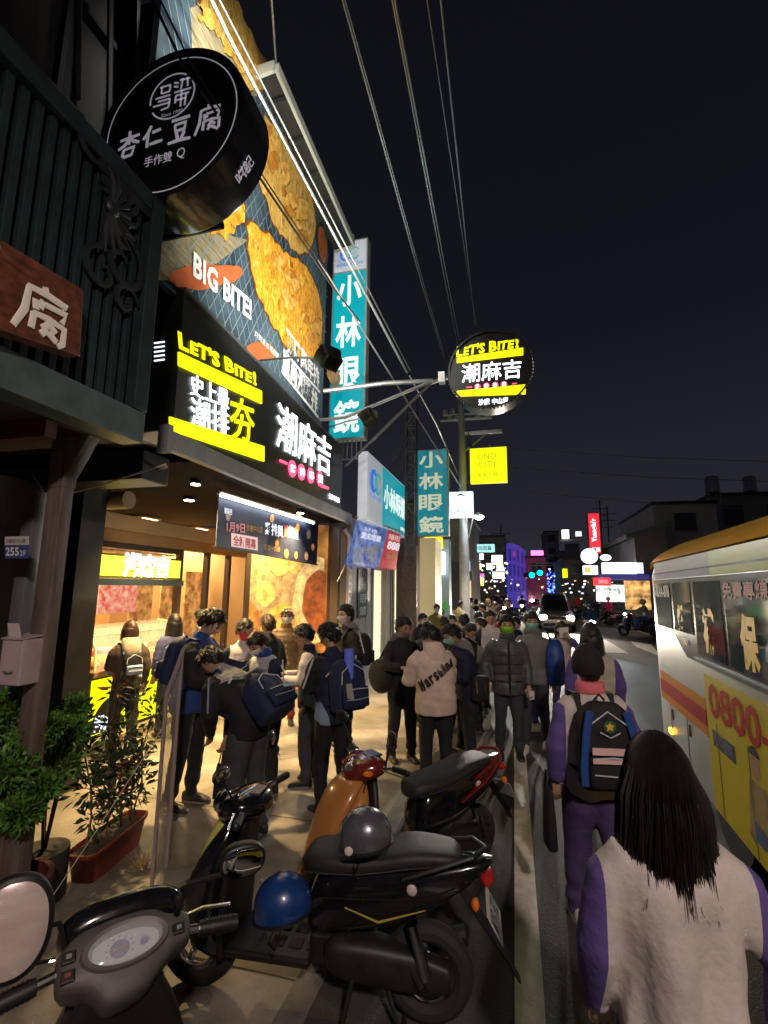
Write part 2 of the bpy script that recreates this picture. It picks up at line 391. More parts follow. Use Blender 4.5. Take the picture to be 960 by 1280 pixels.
# wooden board sign with brush lettering
LS = LX+.12
q = [PX(-60, 392, LS), PX(101, 446, LS), PX(105, 362, LS), PX(-60, 262, LS)]
t = thing('wooden_board_sign', 'red brown varnished board sign with white brush characters on the slatted front', 'sign', q[1])
b = MB(); b.hexa([p-q[1] for p in q], (-.09, 0, 0))
b.build('board', mat('varnished_board', (0.17, 0.055, 0.03), .42, col2=(.07, .025, .016), nscale=5, stretch=(1, 2.5, 5), bump=.12), t, bevel=.008)
wb = mat('brush_white', (.8, .78, .74), .5)
def brush(strokes, P0, sx, sz, m, par, x=0.006, wd=.018, name='brush_character'):
    b = MB()
    for s in strokes:
        pts = [V((x, P0[0]+p[0]*sx, P0[1]+p[1]*sz)) for p in s]
        n = len(pts); rad = [wd*(0.6+0.55*math.sin(PI*(i+.6)/(n+.2))) for i in range(n)]
        b.tube(pts, rad, 8, flat=.25, up=(1, 0, 0))
    return b.build(name, m, par, smooth=True)
FU = [[(.45, 1), (.5, .9)], [(.12, .84), (.5, .88), (.95, .86), (.85, .8)], [(.15, .84), (.12, .4), (-.05, .0)], [(.3, .68), (.33, .5)], [(.45, .72), (.4, .55)], [(.5, .68), (.95, .72), (.88, .5)],
      [(.3, .42), (.28, .12)], [(.28, .42), (.62, .45), (.95, .42), (.95, .12), (.85, .03)], [(.6, .48), (.6, .32), (.48, .22)], [(.62, .36), (.78, .26)], [(.6, .24), (.48, .1)], [(.62, .2), (.82, .1)]]
DOU = [[(.1, .95), (.9, .98)], [(.25, .75), (.75, .78), (.7, .5), (.3, .48), (.25, .75)], [(.35, .4), (.42, .15)], [(.7, .4), (.6, .15)], [(0, .03), (.5, .08), (1, .05)]]
P1 = PX(18, 408, LS)-q[1]; P2 = PX(58, 350, LS)-q[1]
brush(FU, (P1.y-.0, P1.z), .25, .27, wb, t, wd=.017)
P1 = PX(-96, 350, LS)-q[1]; brush(DOU, (P1.y, P1.z+.02), .27, .30, wb, t, wd=.018)

# ================================================================ ROUND DRUM SIGN
rc = PY(214, 158, 2.45)
t = thing('drum_sign', 'large unlit black drum sign with white brush characters hanging at upper left', 'sign', rc)
R = 0.40
dk = mat('drum_black', (0.012, 0.013, 0.015), .22, metal=.0, coat=.4)
b = MB(); N = 64
rim = [(R, .0), (R, .005), (R-.012, -.012), (R-.02, -.012)]
def ringY(r, y, n=64): return [V((r*math.cos(2*PI*j/n), y, r*math.sin(2*PI*j/n))) for j in range(n)]
b.loft([ringY(R-.02, -.002), ringY(R-.018, -.02), ringY(R, -.02), ringY(R+.004, .0), ringY(R+.004, .20), ringY(R, .212), ringY(R-.1, .212)][::-1])
b.build('drum', dk, t, smooth=True)
b = MB(); b.cyl((0, -.001, 0), (0, -.006, 0), R-.022, 64); b.build('face', mat('drum_face', (.007, .0065, .008), .7, spec=.15), t)
lw = mat('drum_letter', (.66, .62, .72), .6, em=(.6, .56, .68), es=.16, sample=False)  # letters have no lamp, a faint glow is put into their colour
def hoop(r, wd, y=-.012, n=64, cx=0, cz=0, a0=0, a1=2*PI):
    b = MB(); full = abs(a1-a0-2*PI) < 1e-3; m_ = n if full else n+1
    ro = [V((cx+(r+wd)*math.cos(a0+(a1-a0)*j/n), y, cz+(r+wd)*math.sin(a0+(a1-a0)*j/n))) for j in range(m_)]
    ri = [V((cx+r*math.cos(a0+(a1-a0)*j/n), y, cz+r*math.sin(a0+(a1-a0)*j/n))) for j in range(m_)]
    vs = ro+ri; fs = []
    for j in range(m_ if full else m_-1): fs.append((j, (j+1) % m_, m_+(j+1) % m_, m_+j))
    b.add(vs, fs); return b
hoop(R-.045, .006).build('ring', lw, t)
zL = .155
hoop(.118, .009, cz=zL-.0, a0=-2.6, a1=.5).build('emblem_ring', lw, t); hoop(.118, .009, cz=zL, a0=.95, a1=3.3).build('emblem_ring', lw, t)
def bars(lst, s, cx, cz, wd, name):
    b = MB()
    for (x0, z0, x1, z1) in lst:
        a = V((cx+x0*s, -.012, cz+z0*s)); c = V((cx+x1*s, -.012, cz+z1*s)); d = (c-a).normalized(); nn = V((-d.z, 0, d.x))*wd
        b.add([a-nn, c-nn, c+nn, a+nn], [(0, 1, 2, 3)])
    return b.build(name, lw, t)
bars([(-.7, .75, -.15, .75), (-.6, .75, -.6, .4), (-.15, .75, -.15, .4), (-.6, .4, -.15, .4), (-.9, .2, -.1, .2), (-.75, 0, -.1, 0), (-1, -.2, -.1, -.2), (-.1, .0, -.15, -.45), (-.15, -.45, -.55, -.5),
      (.05, .8, .3, .7), (.05, .6, .3, .5), (.35, .85, .9, .8), (.5, .9, .45, .35), (.75, .9, .8, .4), (.1, .25, 1, .25), (.5, .3, .5, -.6), (.2, .05, .9, .05), (.2, .05, .2, -.35), (.75, .05, .72, -.6), (.2, -.2, .75, -.2)], .105, .0, zL-.01, .0055, 'emblem')
text('Since 1999', lw, (-.055, -.008, zL-.105), (.12, 0, 0), (0, 0, .020), t, depth=.003, shear=.3)
def brushY(strokes, x0, z0, sx, sz, wd):
    b = MB()
    for s in strokes:
        pts = [V((x0+p[0]*sx, -.010, z0+p[1]*sz)) for p in s]; n = len(pts)
        b.tube(pts, [wd*(0.6+0.55*math.sin(PI*(i+.6)/(n+.2))) for i in range(n)], 8, flat=.3, up=(0, -1, 0))
    b.build('brush_character', lw, t, smooth=True)
XING = [[(.05, .72), (.5, .76), (1, .8)], [(.5, 1.02), (.5, .5)], [(.5, .75), (.3, .5), (-.02, .38)], [(.52, .72), (.75, .58), (1.0, .5)], [(.28, .32), (.2, .0)], [(.28, .32), (.78, .36), (.68, .04)], [(.2, .02), (.68, .06)]]
REN = [[(.4, 1.0), (.25, .7), (0, .45)], [(.25, .68), (.25, .05)], [(.5, .68), (.95, .74)], [(.4, .15), (.7, .18), (1.1, .2)]]
brushY(XING, -.285, -.12, .115, .14, .0085); brushY(REN, -.145, -.10, .10, .12, .0085)
brushY(DOU, .0, -.11, .12, .13, .009); brushY(FU, .15, -.10, .125, .15, .0075)
text('手作雙', lw, (-.125, -.008, -.205), (.155, 0, 0), (0, 0, .055), t, depth=.003, bold=.01); text('Q', lw, (.055, -.008, -.208), (.045, 0, 0), (0, 0, .062), t, depth=.003)
# small lettering on the drum side
for i, ch in enumerate('吃花記'):
    a0 = -.72+i*.085; p = V(((R+.007)*math.cos(a0), .13, (R+.007)*math.sin(a0))); tn = V((-math.sin(a0), 0, math.cos(a0)))
    text(ch, lw, p, tn*.055, V((0, -.055, 0)), t, depth=.002, bold=.015)
t.scale = (1.5, 1.5, 1.5)
b = MB(); b.cyl((0, .21, 0), (-.1, .5, 0), .035, 12); b.tube([(-.05, .5, .1), (-1.3, .5, .1)], .03, 10); b.tube([(-.05, .5, -.1), (-1.3, .5, -.1)], .03, 10); b.build('bracket', dk, t, smooth=True)

# ================================================================ FRIED CHICKEN SHOP
shop = thing('chicken_shop', 'open fronted fried chicken shop with black sign box and glowing interior', 'building', (-5.5, 6.5, 0))
SL = V((-5.5, 6.5, 0))
orange = mat('warm_wall', (0.50, 0.33, 0.17), .6, noise=.12, nscale=2)
cream = mat('cream_board', (0.66, 0.52, 0.36), .5, noise=.1, nscale=3)
framem = mat('bronze_frame', (0.10, 0.075, 0.06), .35, metal=.4)
b = MB(); b.bb((-9.3, 4.25, .11), (-9.2, 9.5, 3.3)); part(b, 'back_wall', orange, shop)
b = MB(); b.bb((-9.2, 9.5, .11), (-4.65, 9.6, 3.3)); part(b, 'side_wall', orange, shop)
b = MB(); b.bb((-9.3, 4.22, 3.3), (-3.12, 9.1, 3.42)); part(b, 'ceiling', mat('matt_black', (.006, .006, .007), .9, spec=.1), shop)
b = MB(); b.bb((-5.62, 4.25, 2.80), (-5.45, 9.4, 3.02)); part(b, 'header_beam', cream, shop, bevel=.01)
b = MB(); b.bb((-5.72, 4.25, 2.62), (-5.50, 9.4, 2.795)); part(b, 'timber_band', orange, shop)
for y in (4.95, 7.08, 7.85, 8.55):
    b = MB(); b.bb((-5.60, y, .11), (-5.50, y+.085, 2.62)); part(b, 'mullion', framem, shop)
b = MB(); b.bb((-5.60, 5.035, 2.53), (-5.50, 7.08, 2.615)); part(b, 'window_head', framem, shop)
glass = mat('clear_glass', (1, 1, 1), .03, trans=1.0)
pic = mat('menu_picture', (0.85, 0.50, 0.16), .5, col2=(.22, .08, .02), nscale=5.5, em=(1, .5, .1), es=.3, sample=False)
for y in (7.2, 7.97, 8.68):
    b = MB(); b.bb((-6.6, y, .5), (-6.57, y+.55, 2.3)); part(b, 'picture_panel', pic, shop)
# black sign box
SX = -3.2
b = MB(); b.bb((SX-.42, 3.86, 3.44), (SX, 8.72, 4.72))
def sign_top(y): return 5.06-(y-3.86)*(5.06-4.74)/4.86
me = b; me.v = [(x, y, (sign_top(y) if z > 4 else 3.44)) for x, y, z in me.v]
o = part(b, 'sign_box', mat('sign_black', (0.02, 0.021, 0.023), .35, noise=.2, nscale=4), shop)
ylw = glow('neon_yellow', (0.86, 0.84, 0.0), 1.05); wht = glow('led_white', (0.86, 0.92, 1.0), 2.6); ledp = glow('led_pink', (1.0, .09, .2), 1.1)
edge = mat('trim_grey', (0.11, 0.12, 0.12), .4, metal=.3)
b = MB()
b.hexa([(SX+.002, 3.86, 5.06), (SX+.002, 8.72, 4.74), (SX+.002, 8.72, 4.70), (SX+.002, 3.86, 5.02)], (.02, 0, 0)); part(b, 'top_trim', edge, shop)
def sp_(px, py): return PX(px, py, SX+.012)-SL
def quadtext(body, m, bl, br, tl, name='lettering', **k):
    a, c, d = sp_(*bl), sp_(*br), sp_(*tl); return text(body, m, a, c-a, d-a, shop, name, **k)
def bandq(q, m, name='light_band'):
    P = [sp_(*p) for p in q]; b = MB(); b.hexa([p for p in P], (.02, 0, 0)); return b.build(name, m, shop)
bandq([(222, 457), (326, 505), (326, 489), (222, 440)], ylw); bandq([(211, 538), (329, 577), (329, 558), (211, 521)], ylw)
quadtext("史上最", wht, (238, 493), (286, 512), (238, 466), bold=.004, depth=.006)
quadtext("潮排", wht, (238, 535), (286, 547), (238, 495), bold=.004, depth=.006)
quadtext("夯", ylw, (287, 549), (318, 556), (287, 492), bold=.012, depth=.006)
quadtext("潮麻吉", wht, (345, 558), (413, 596), (347, 500), bold=.006, depth=.006)
for i in range(4):
    x = 365+i*11.5; yy = 592-6+i*4.2; c = sp_(x, yy)
    b = MB(); b.cyl(c, c+V((.014, 0, 0)), .13, 20); b.build('badge', ledp, shop)
    a, d, f = sp_(x-3, yy+4), sp_(x+3, yy+6), sp_(x-3, yy-6)
    text('鶏排專賣'[i], wht, a+V((.02, 0, 0)), d-a, f-a, shop, depth=.002, bold=.02)
bandq([(349, 577), (358, 581), (358, 578), (349, 574)], ledp, 'dash'); bandq([(401, 609), (410, 612), (410, 609), (401, 605)], ledp, 'dash')
quadtext("沙鹿 中山店", glow('led_white_dim', (.86, .92, 1), 1.3), (411, 623), (424, 629), (411, 616), bold=.02, depth=.01)
# hand drawn style headline: wedge shaped capitals of uneven height
def headline(P, U, Vv, m, par, depth, big=1.0):
    L = [('L', 0, .10, -.04, 1.0), ('E', .115, .085, .0, .80), ('T', .20, .12, .0, .92), ("'", .315, .03, .5, .50), ('S', .35, .095, -.04, 1.0), ('B', .505, .12, .0, 1.0), ('i', .635, .04, .02, .85), ('T', .675, .115, .04, .80), ('E', .79, .095, .02, .78), ('!', .905, .05, -.02, 1.05)]
    for ch, x, wd, y0, hh in L:
        text(ch, m, P+U*x+Vv*y0, U*wd, Vv*hh, par, bold=.05*big, depth=depth, name='headline_letter', shear=.06 if ch in 'TE' else -.04)
a, c, d = sp_(223, 434), sp_(324, 484), sp_(222, 413)
headline(a, c-a, d-a, ylw, shop, .006, .7)
# grille light on the box end
ew = glow('grille_light', (.75, .85, 1), 1.1)
for i in range(5):
    a = PY(193, 452-i*5.5, 3.86); c = PY(206, 449-i*5.5, 3.86); b = MB(); b.bb((a.x, 3.853, a.z), (c.x, 3.859, a.z+.014)); part(b, 'grille_slot', ew, shop)
# awning gutter
awn = mat('awning_grey', (0.34, 0.36, 0.38), .45, metal=.3, noise=.25, nscale=3)
b = MB(); b.hexa([(-3.02, 3.62, 3.24), (-3.02, 8.85, 3.22), (-3.02, 8.85, 3.42), (-3.02, 3.62, 3.43)], (-.07, 0, 0)); part(b, 'gutter', awn, shop, bevel=.006)
b = MB(); b.bb((-3.5, 3.62, 3.425), (-3.05, 8.85, 3.438)); part(b, 'gutter_top', awn, shop)
b = MB(); b.bb((-3.1, 3.55, 3.20), (-2.99, 3.615, 3.46)); part(b, 'gutter_end', awn, shop)
# roller shutter box, pipes and junk under the canopy at the party wall
b = MB(); b.bb((-4.3, 3.5, 2.95), (-3.2, 3.85, 3.22)); part(b, 'shutter_box', black, shop, bevel=.01)
b = MB(); b.cyl((-4.6, 4.4, 2.95), (-4.15, 4.4, 2.95), .10, 20); part(b, 'duct', mat('duct_paint', (.4, .33, .25), .5), shop, smooth=True)
b = MB()
for i in range(4):
    b.tube([(-4.4+.02*i+.11*math.cos(a), 4.22, 2.93+.02*i+.13*math.sin(a)) for a in np.linspace(0, 6.2, 16)], .006, 5)
part(b, 'coiled_cable', black, shop, smooth=True)
b = MB(); b.tube([(-4.3, 3.8, 3.02), (-3.7, 3.8, 3.0), (-3.1, 3.7, 3.1)], .012, 6); b.tube([(-4.6, 3.6, 3.1), (-4.0, 3.3, 2.75), (-3.4, 3.3, 2.86), (-2.9, 3.45, 3.05)], .008, 6); part(b, 'conduit', mat('pale_conduit', (.5, .48, .44), .5), shop, smooth=True)
# ceiling lamps
def downlight(x, y, z, r, power, col, size=1.9, e=30, blend=.7):
    t = thing('downlight', None, 'lamp', (x, y, z), group='round lamps in the shop canopy')
    b = MB(); b.cyl((0, 0, 0), (0, 0, -.05), r*1.25, 20); b.build('housing', black, t)
    b = MB(); b.cyl((0, 0, -.0505), (0, 0, -.056), r, 20); b.build('lens', glow('lamp_warm', (1, .74, .42), e, False), t)
    l = lamp('SPOT', 'downlight_beam', (x, y, z-.07), power, col, (x, y, 0), spot_size=size, spot_blend=blend, shadow_soft_size=r); l.parent = t; l.location = (0, 0, -.07)
    return t
for i, (x, y, pw_) in enumerate(((-4.55, 5.95, 60), (-4.3, 7.9, 60), (-3.75, 5.0, 110), (-3.45, 7.4, 130), (-4.2, 7.2, 30))):
    tag(downlight(x, y, 3.29, .055 if i else .07, pw_*5.0, (1.0, .66, .28)), ['bright round warm lamp under the canopy above the counter', 'round warm lamp in the black canopy before the food mural', 'round warm lamp in the canopy nearest the dark party wall', 'round warm lamp at the outer canopy edge above the queue', 'round warm lamp at the far end of the canopy by the mural'][i])
# interior lamps
for i, (x, y) in enumerate(((-7.4, 5.6), (-7.2, 7.6), (-7.2, 9.2))):
    t = thing('ceiling_panel_light', ['warm ceiling panel light inside the kitchen over the display case', 'warm ceiling panel light inside the shop behind the first window', 'warm ceiling panel light deepest inside the shop'][i], 'lamp', (x, y, 3.28), group='panel lights inside the chicken shop')
    b = MB(); b.bb((-.62, -.22, -.03), (.62, .22, 0)); b.build('frame', cream, t)
    b = MB(); b.bb((-.58, -.18, -.036), (.58, .18, -.031)); b.build('diffuser', glow('interior_panel', (1, .72, .4), 6, False), t)
    l = lamp('AREA', 'panel_light_beam', (0, 0, 0), 62, (1, .68, .32), shape='RECTANGLE', size=1.1, size_y=.34); l.parent = t; l.location = (0, 0, -.05)

# food mural
mt = mat('mural_print', (.80, .40, .10), .45, em=(1.0, .38, .06), es=.30, col2=(.25, .09, .02), nscale=1.7, sample=False)
mu = thing('food_mural', 'tall backlit mural of fried chicken and sauce bowls behind the queue', 'mural', (-4.6, 7.9, 0))
ML = V((-4.6, 7.9, 0))
MA, MBp = V((-4.62, 7.86, 0)), V((-3.62, 9.14, 0)); MU = (MBp-MA).normalized(); MN = V((MU.y, -MU.x, 0))
def mpt(px, py, o=0.0):
    d = ray(px, py); t = (MA+MN*o-O).dot(MN)/d.dot(MN); return O+d*t-ML
b = MB(); b.hexa([MA+V((0, 0, .11))-ML, MBp+V((0, 0, .11))-ML, MBp+V((0, 0, 3.25))-ML, MA+V((0, 0, 3.25))-ML], MN*-.06); b.build('print_panel', mt, mu)
for nm, cx, cy, rx, ry, c1, e1, o in (('board_print', 352, 720, 44, 62, (.62, .42, .18), .35, .003), ('bowl_print', 396, 750, 30, 52, (.9, .62, .25), .5, .006), ('sauce_print', 398, 752, 20, 38, (.55, .16, .05), .25, .010), ('chicken_print', 352, 800, 30, 44, (1, .45, .08), .55, .006), ('bun_print', 350, 708, 12, 12, (1, .55, .15), .55, .007), ('bun_print', 368, 704, 9, 13, (1, .6, .2), .55, .007), ('bun_print', 332, 742, 12, 16, (.8, .3, .05), .45, .007), ('sauce_print', 378, 830, 22, 26, (.6, .2, .05), .3, .007)):
    pts = [mpt(cx+rx*math.cos(a)*(1+.06*math.sin(5*a)), cy+ry*math.sin(a)*(1+.05*math.sin(4*a+1)), o) for a in (2*PI*j/40 for j in range(40))]
    pts = [p for p in pts if 0 < (p+ML-MA).dot(MU) < (MBp-MA).length and p.z < 3.2]
    if len(pts) < 8: continue
    b = MB(); b.add(pts, [tuple(range(len(pts)))]); b.build(nm, mat(nm, c1, .5, em=c1, es=e1, col2=tuple(c*.45 for c in c1), nscale=7, sample=False), mu)
a = mpt(343, 846, .012); text('Be', glow('mural_letter', (1, .85, .55), .5, False), a, mpt(366, 846, .012)-a, mpt(343, 828, .012)-a, mu, bold=.02, depth=.004)
b = MB(); b.hexa([MBp-ML, MBp+MU*.14-ML, MBp+MU*.14-ML+V((0, 0, 3.3)), MBp-ML+V((0, 0, 3.3))], MN*.1); b.build('frame', framem, mu)
b = MB(); b.hexa([MA-MU*.09-ML, MA-ML, MA-ML+V((0, 0, 3.3)), MA-MU*.09-ML+V((0, 0, 3.3))], MN*.06); b.build('frame', framem, mu)
ptag = thing('front_post', 'dark bronze post at the far end of the food mural', 'column', (-3.3, 8.75, 0))
b = MB(); b.bb((-.08, -.06, 0), (.08, .06, 3.22)); b.build('shaft', framem, ptag, bevel=.01)
pp = thing('white_drainpipe', 'white plastic drainpipe running down beside the dark bronze post', 'pipe', (-3.12, 9.02, 0))
b = MB(); b.tube([(0, 0, 0), (0, 0, 3.0), (-.1, -.02, 3.15)], .045, 12); b.build('pipe', mat('pvc_white', (.62, .62, .62), .4), pp, smooth=True)
b = MB(); b.cyl((0, 0, 1.2), (0, 0, 1.26), .055, 12); b.cyl((0, 0, 2.5), (0, 0, 2.56), .055, 12); b.build('clamp', steel, pp)

# opening banner hung under the awning
bn = thing('opening_banner', 'dark blue opening banner with dish photographs hung under the awning', 'banner', (-3.6, 6.9, 2.8)); BL = V((-3.6, 6.9, 2.8))
q = [PX(270, 683, -3.6), PX(396, 706, -3.6), PX(398, 655, -3.6), PX(274, 618, -3.6)]
b = MB(); b.hexa([p-BL for p in q], (-.012, 0, 0)); b.build('cloth', mat('banner_navy', (.02, .03, .075), .5, noise=.3, nscale=3), bn)
def bp(px, py, o=.004): return PX(px, py, -3.6+o)-BL
def btext(s, m, bl, br, tl, **k): a = bp(*bl); text(s, m, a, bp(*br)-a, bp(*tl)-a, bn, depth=.003, **k)
pk = mat('banner_pink', (.85, .30, .33), .5, em=(.9, .3, .35), es=.12, sample=False); bw = mat('banner_white', (.9, .9, .95), .5, em=(.9, .92, 1), es=.5, sample=False); rd = mat('banner_red', (.75, .06, .05), .5); go = mat('banner_gold', (.85, .5, .08), .5)  # lamp light on the cloth is put into the print colours as glow
b = MB(); b.hexa([bp(289, 683), bp(322, 688), bp(322, 672), bp(289, 666)], (.002, 0, 0)); b.build('red_patch', mat('patch_pink', (.8, .5, .5), .5, em=(.9, .6, .6), es=.35, sample=False), bn)
btext('1月9日', pk, (283, 665), (306, 667), (283, 652), bold=.03); btext('全新開幕', rd, (291, 682), (320, 687), (291, 668), bold=.03)
btext('沙鹿中山店', go, (308, 664), (328, 667), (308, 655), bold=.01); btext('雞排買', bw, (331, 668), (354, 672), (331, 652), bold=.03); btext('1', rd, (355, 671), (359, 672), (355, 656), bold=.04); btext('送1', bw, (360, 673), (372, 676), (360, 658), bold=.03)
btext('限量一百份', go, (330, 687), (350, 690), (330, 680)); btext('潮麻吉', bw, (280, 642), (290, 644), (280, 634))
dish = mat('dish_print', (.85, .40, .10), .5, col2=(.35, .10, .03), nscale=14, em=(1, .42, .12), es=.3, sample=False)  # dish prints carry the same painted glow
for i, (x, y, r) in enumerate(((285, 646, 5), (340, 648, 6), (372, 660, 7), (386, 668, 8), (358, 692, 7), (370, 694, 6), (383, 695, 7), (391, 684, 6), (346, 679, 5))):
    c = bp(x, y); b = MB(); b.cyl(c, c+V((.003, 0, 0)), r*.011, 16); b.build('dish_print', dish if i % 3 else mat('dish_print_pale', (.7, .55, .5), .5, noise=.5, nscale=20), bn)
b = MB(); b.cyl(q[0]-BL+V((0, -.04, 0)), q[1]-BL+V((0, .04, 0)), .012, 8); b.cyl(q[3]-BL+V((0, -.04, 0)), q[2]-BL+V((0, .04, 0)), .012, 8); b.build('batten', black, bn)
tb = thing('tube_lamp', 'white fluorescent tube lamp along the top of the opening banner', 'lamp', (-3.52, 6.9, 3.2))
a, c = PX(276, 619, -3.50)-V((-3.52, 6.9, 3.2)), PX(392, 654, -3.50)-V((-3.52, 6.9, 3.2))
b = MB(); b.cyl(a, c, .018, 10); b.build('tube', glow('tube_white', (.8, .9, 1), 7), tb)
b = MB(); b.hexa([a+V((-.03, 0, .03)), c+V((-.03, 0, .03)), c+V((.03, 0, .03)), a+V((.03, 0, .03))], (0, 0, .02)); b.build('holder', cream, tb)

# serving counter with lit base
ct = thing('serving_counter', 'serving counter with glowing yellow base panel and curved glass food case', 'counter', (-5.3, 6.0, .11)); CL = V((-5.3, 6.0, .11))
b = MB(); b.bb((-5.5, 5.04, .11), (-5.1, 7.0, .86)); part(b, 'base', black, ct)
b = MB(); b.bb((-5.1, 5.08, .16), (-5.075, 6.96, .82)); part(b, 'lit_panel', glow('panel_yellow', (.82, .84, .0), .95), ct)
def cp(y, z): return V((-5.072, y, z))-CL
pb = mat('print_black', (.015, .02, .01), .5)
b = MB(); b.add([V((-5.072, 5.45+.36*math.cos(a), .17+.42*math.sin(a)))-CL for a in np.linspace(0, PI, 24)], [tuple(range(24))]); b.build('arch_print', pb, ct)
text('夯', glow('panel_yellow', (.82, .84, 0), .95), cp(5.55, .18), V((0, .34, 0)), V((0, 0, .30)), ct, bold=.03, depth=.006)
text('潮排', glow('panel_white', (.8, .9, 1), .9), cp(5.15, .18), V((0, .3, 0)), V((0, 0, .2)), ct, bold=.03, depth=.006)
text("Let's", pb, cp(6.1, .62), V((0, .5, 0)), V((0, 0, .14)), ct, bold=.02, depth=.003); text('潮麻吉', pb, cp(6.15, .3), V((0, .6, 0)), V((0, 0, .22)), ct, bold=.02, depth=.003)
b = MB(); b.bb((-5.75, 5.03, .86), (-5.02, 7.02, .93)); part(b, 'worktop', mat('worktop', (.25, .16, .10), .3), ct, bevel=.01)
food = mat('fried_food', (.85, .42, .06), .6, col2=(.5, .18, .02), nscale=9, em=(1, .5, .08), es=.35, sample=False)  # orange light in the case is put into the food colour as glow
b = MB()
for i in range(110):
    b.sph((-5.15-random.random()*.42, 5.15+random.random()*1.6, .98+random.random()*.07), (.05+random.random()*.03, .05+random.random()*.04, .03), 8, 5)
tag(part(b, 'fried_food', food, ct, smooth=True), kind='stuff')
for x, y, c in ((-5.6, 5.3, (.7, .08, .03)), (-5.6, 5.75, (.55, .3, .7)), (-5.62, 6.3, (.9, .85, .8))):
    b = MB(); b.bb((x-.12, y-.18, .94), (x+.12, y+.18, 1.12)); part(b, 'food_tray', mat('tray_%d' % int(c[1]*100), c, .5), ct, bevel=.02)
b = MB(); pr = [(-5.06, .94), (-5.08, 1.2), (-5.16, 1.36), (-5.3, 1.44), (-5.6, 1.46)]
for (x0, z0), (x1, z1) in zip(pr[:-1], pr[1:]):
    b.hexa([(x0, 5.08, z0), (x0, 6.75, z0), (x1, 6.75, z1), (x1, 5.08, z1)], (-.006, 0, -.004))
part(b, 'glass_case', mat('case_glass', (.9, .95, 1), .05, alpha=.16), ct)
b = MB()
for y in (5.07, 6.76): b.tube([(x, y, z) for x, z in pr], .014, 8)
b.cyl((-5.16, 5.07, 1.36), (-5.16, 6.76, 1.36), .008, 8); part(b, 'case_rail', mat('rail_cream', (.8, .7, .5), .3), ct, smooth=True)
ls = thing('counter_light_sign', 'glowing white and yellow light box sign over the serving window', 'sign', (-5.36, 6.1, 2.3)); QL = V((-5.36, 6.1, 2.3))
b = MB(); b.bb((-5.52, 5.14, 2.10), (-5.40, 7.0, 2.44)); part(b, 'housing', mat('olive_housing', (.2, .24, .02), .4), ls)
b = MB(); b.bb((-5.399, 5.20, 2.13), (-5.39, 6.95, 2.41)); part(b, 'lit_face', glow('face_yellow_white', (.85, .88, .05), 1.3), ls)
text('潮麻吉', glow('face_white', (.85, .93, 1), 2.4), V((-5.386, 5.72, 2.12))-QL, V((0, .95, 0)), V((0, 0, .36)), ls, bold=.03, depth=.01)
text('潮麻吉', mat('face_dark', (.1, .12, .2), .5), V((-5.375, 5.73, 2.125))-QL, V((0, .93, 0)), V((0, 0, .34)), ls, bold=-.015, depth=.002)
b = MB(); b.bb((-5.52, 5.04, 2.0), (-5.38, 7.05, 2.09)); part(b, 'shelf', mat('shelf_blue', (.05, .08, .12), .3), ls)
b = MB()
for i in range(22): b.bb((-5.9, 5.1+i*.09, 2.5), (-5.5, 5.14+i*.09, 2.512))
part(b, 'louvre', cream, ls)
ad = thing('red_menu_board', 'red and pink menu board hanging inside the serving window', 'menu', (-6.3, 6.3, 1.9))
b = MB(); b.bb((-.02, -.05, -.35), (0, .75, .38)); b.build('board', mat('red_board', (.7, .06, .07), .5, col2=(.9, .62, .45), nscale=11, em=(.9, .1, .1), es=.35, sample=False), ad)
pn = thing('paper_notice', 'white paper notice taped inside the serving window at left', 'notice', (-5.8, 5.25, 1.75))
b = MB(); b.bb((0, 0, 0), (.004, .26, .34)); b.build('sheet', mat('paper', (.6, .56, .56), .7), pn)
b = MB()
for i in range(5): b.bb((.005, .03, .05+i*.055), (.006, .22-.02*(i % 2), .065+i*.055))
b.build('print', mat('plate_dark', (.06, .06, .1), .5), pn)

# ================================================================ BILLBOARD
bb = thing('chicken_billboard', 'huge billboard of grilled chicken cutlets above the black sign box', 'billboard', (-3.3, 5.5, 5.0)); BB = V((-3.3, 5.5, 5.0))
bx = -3.3
tl, tr, br, bl = (3.30, 9.8), (7.86, 8.93), (7.86, 4.78), (3.30, 5.02)
def tint(name, c1, c2, sc, st=None, bump=0.3, rough=.45): return mat(name, c1, rough, col2=c2, nscale=sc, stretch=st, bump=bump, bscale=sc*6)
b = MB(); b.hexa([(bx, bl[0], bl[1]), (bx, br[0], br[1]), (bx, tr[0], tr[1]), (bx, tl[0], tl[1])], (-.08, 0, 0)); part(b, 'canvas', tint('canvas_slate', (.07, .12, .16), (.015, .03, .05), 1.6, bump=.05), bb)
def pbil(px, py, o=.006): return PX(px, py, bx+o)-BB
wood = tint('print_wood', (.42, .33, .17), (.13, .12, .08), 3, (1, 1, 9), .05)
b = MB(); b.add([pbil(*p) for p in ((195, 350), (240, 352), (310, 300), (262, 288), (200, 296))], [(0, 1, 2, 3, 4)]); b.build('table_print', wood, bb)
b = MB(); b.add([pbil(*p) for p in ((238, 10), (262, 0), (330, 120), (300, 120), (240, 60))], [(0, 1, 2, 3, 4)]); b.build('table_print', wood, bb)
cord = mat('grill_wire', (.22, .30, .34), .4); b = MB()
for i in range(60):
    y0 = 3.2+i*.16
    for s in (1, -1):
        a = V((bx+.008, y0, 5.0)); d = V((0, s*2.2, 4.2))
        t0, t1 = 0.0, 1.0
        pts = []
        for k in range(41):
            p = a+d*(k/40)
            if 3.34 < p.y < 7.82 and 5.0 < p.z < 9.7-(p.y-3.3)*.19: pts.append(p)
        if len(pts) > 2: 
            p0, p1 = pts[0]-BB, pts[-1]-BB; nn = V((0, d.z, -d.y)).normalized()*.006
            b.add([p0-nn, p1-nn, p1+nn, p0+nn], [(0, 1, 2, 3)])
b.build('grill_print', cord, bb)
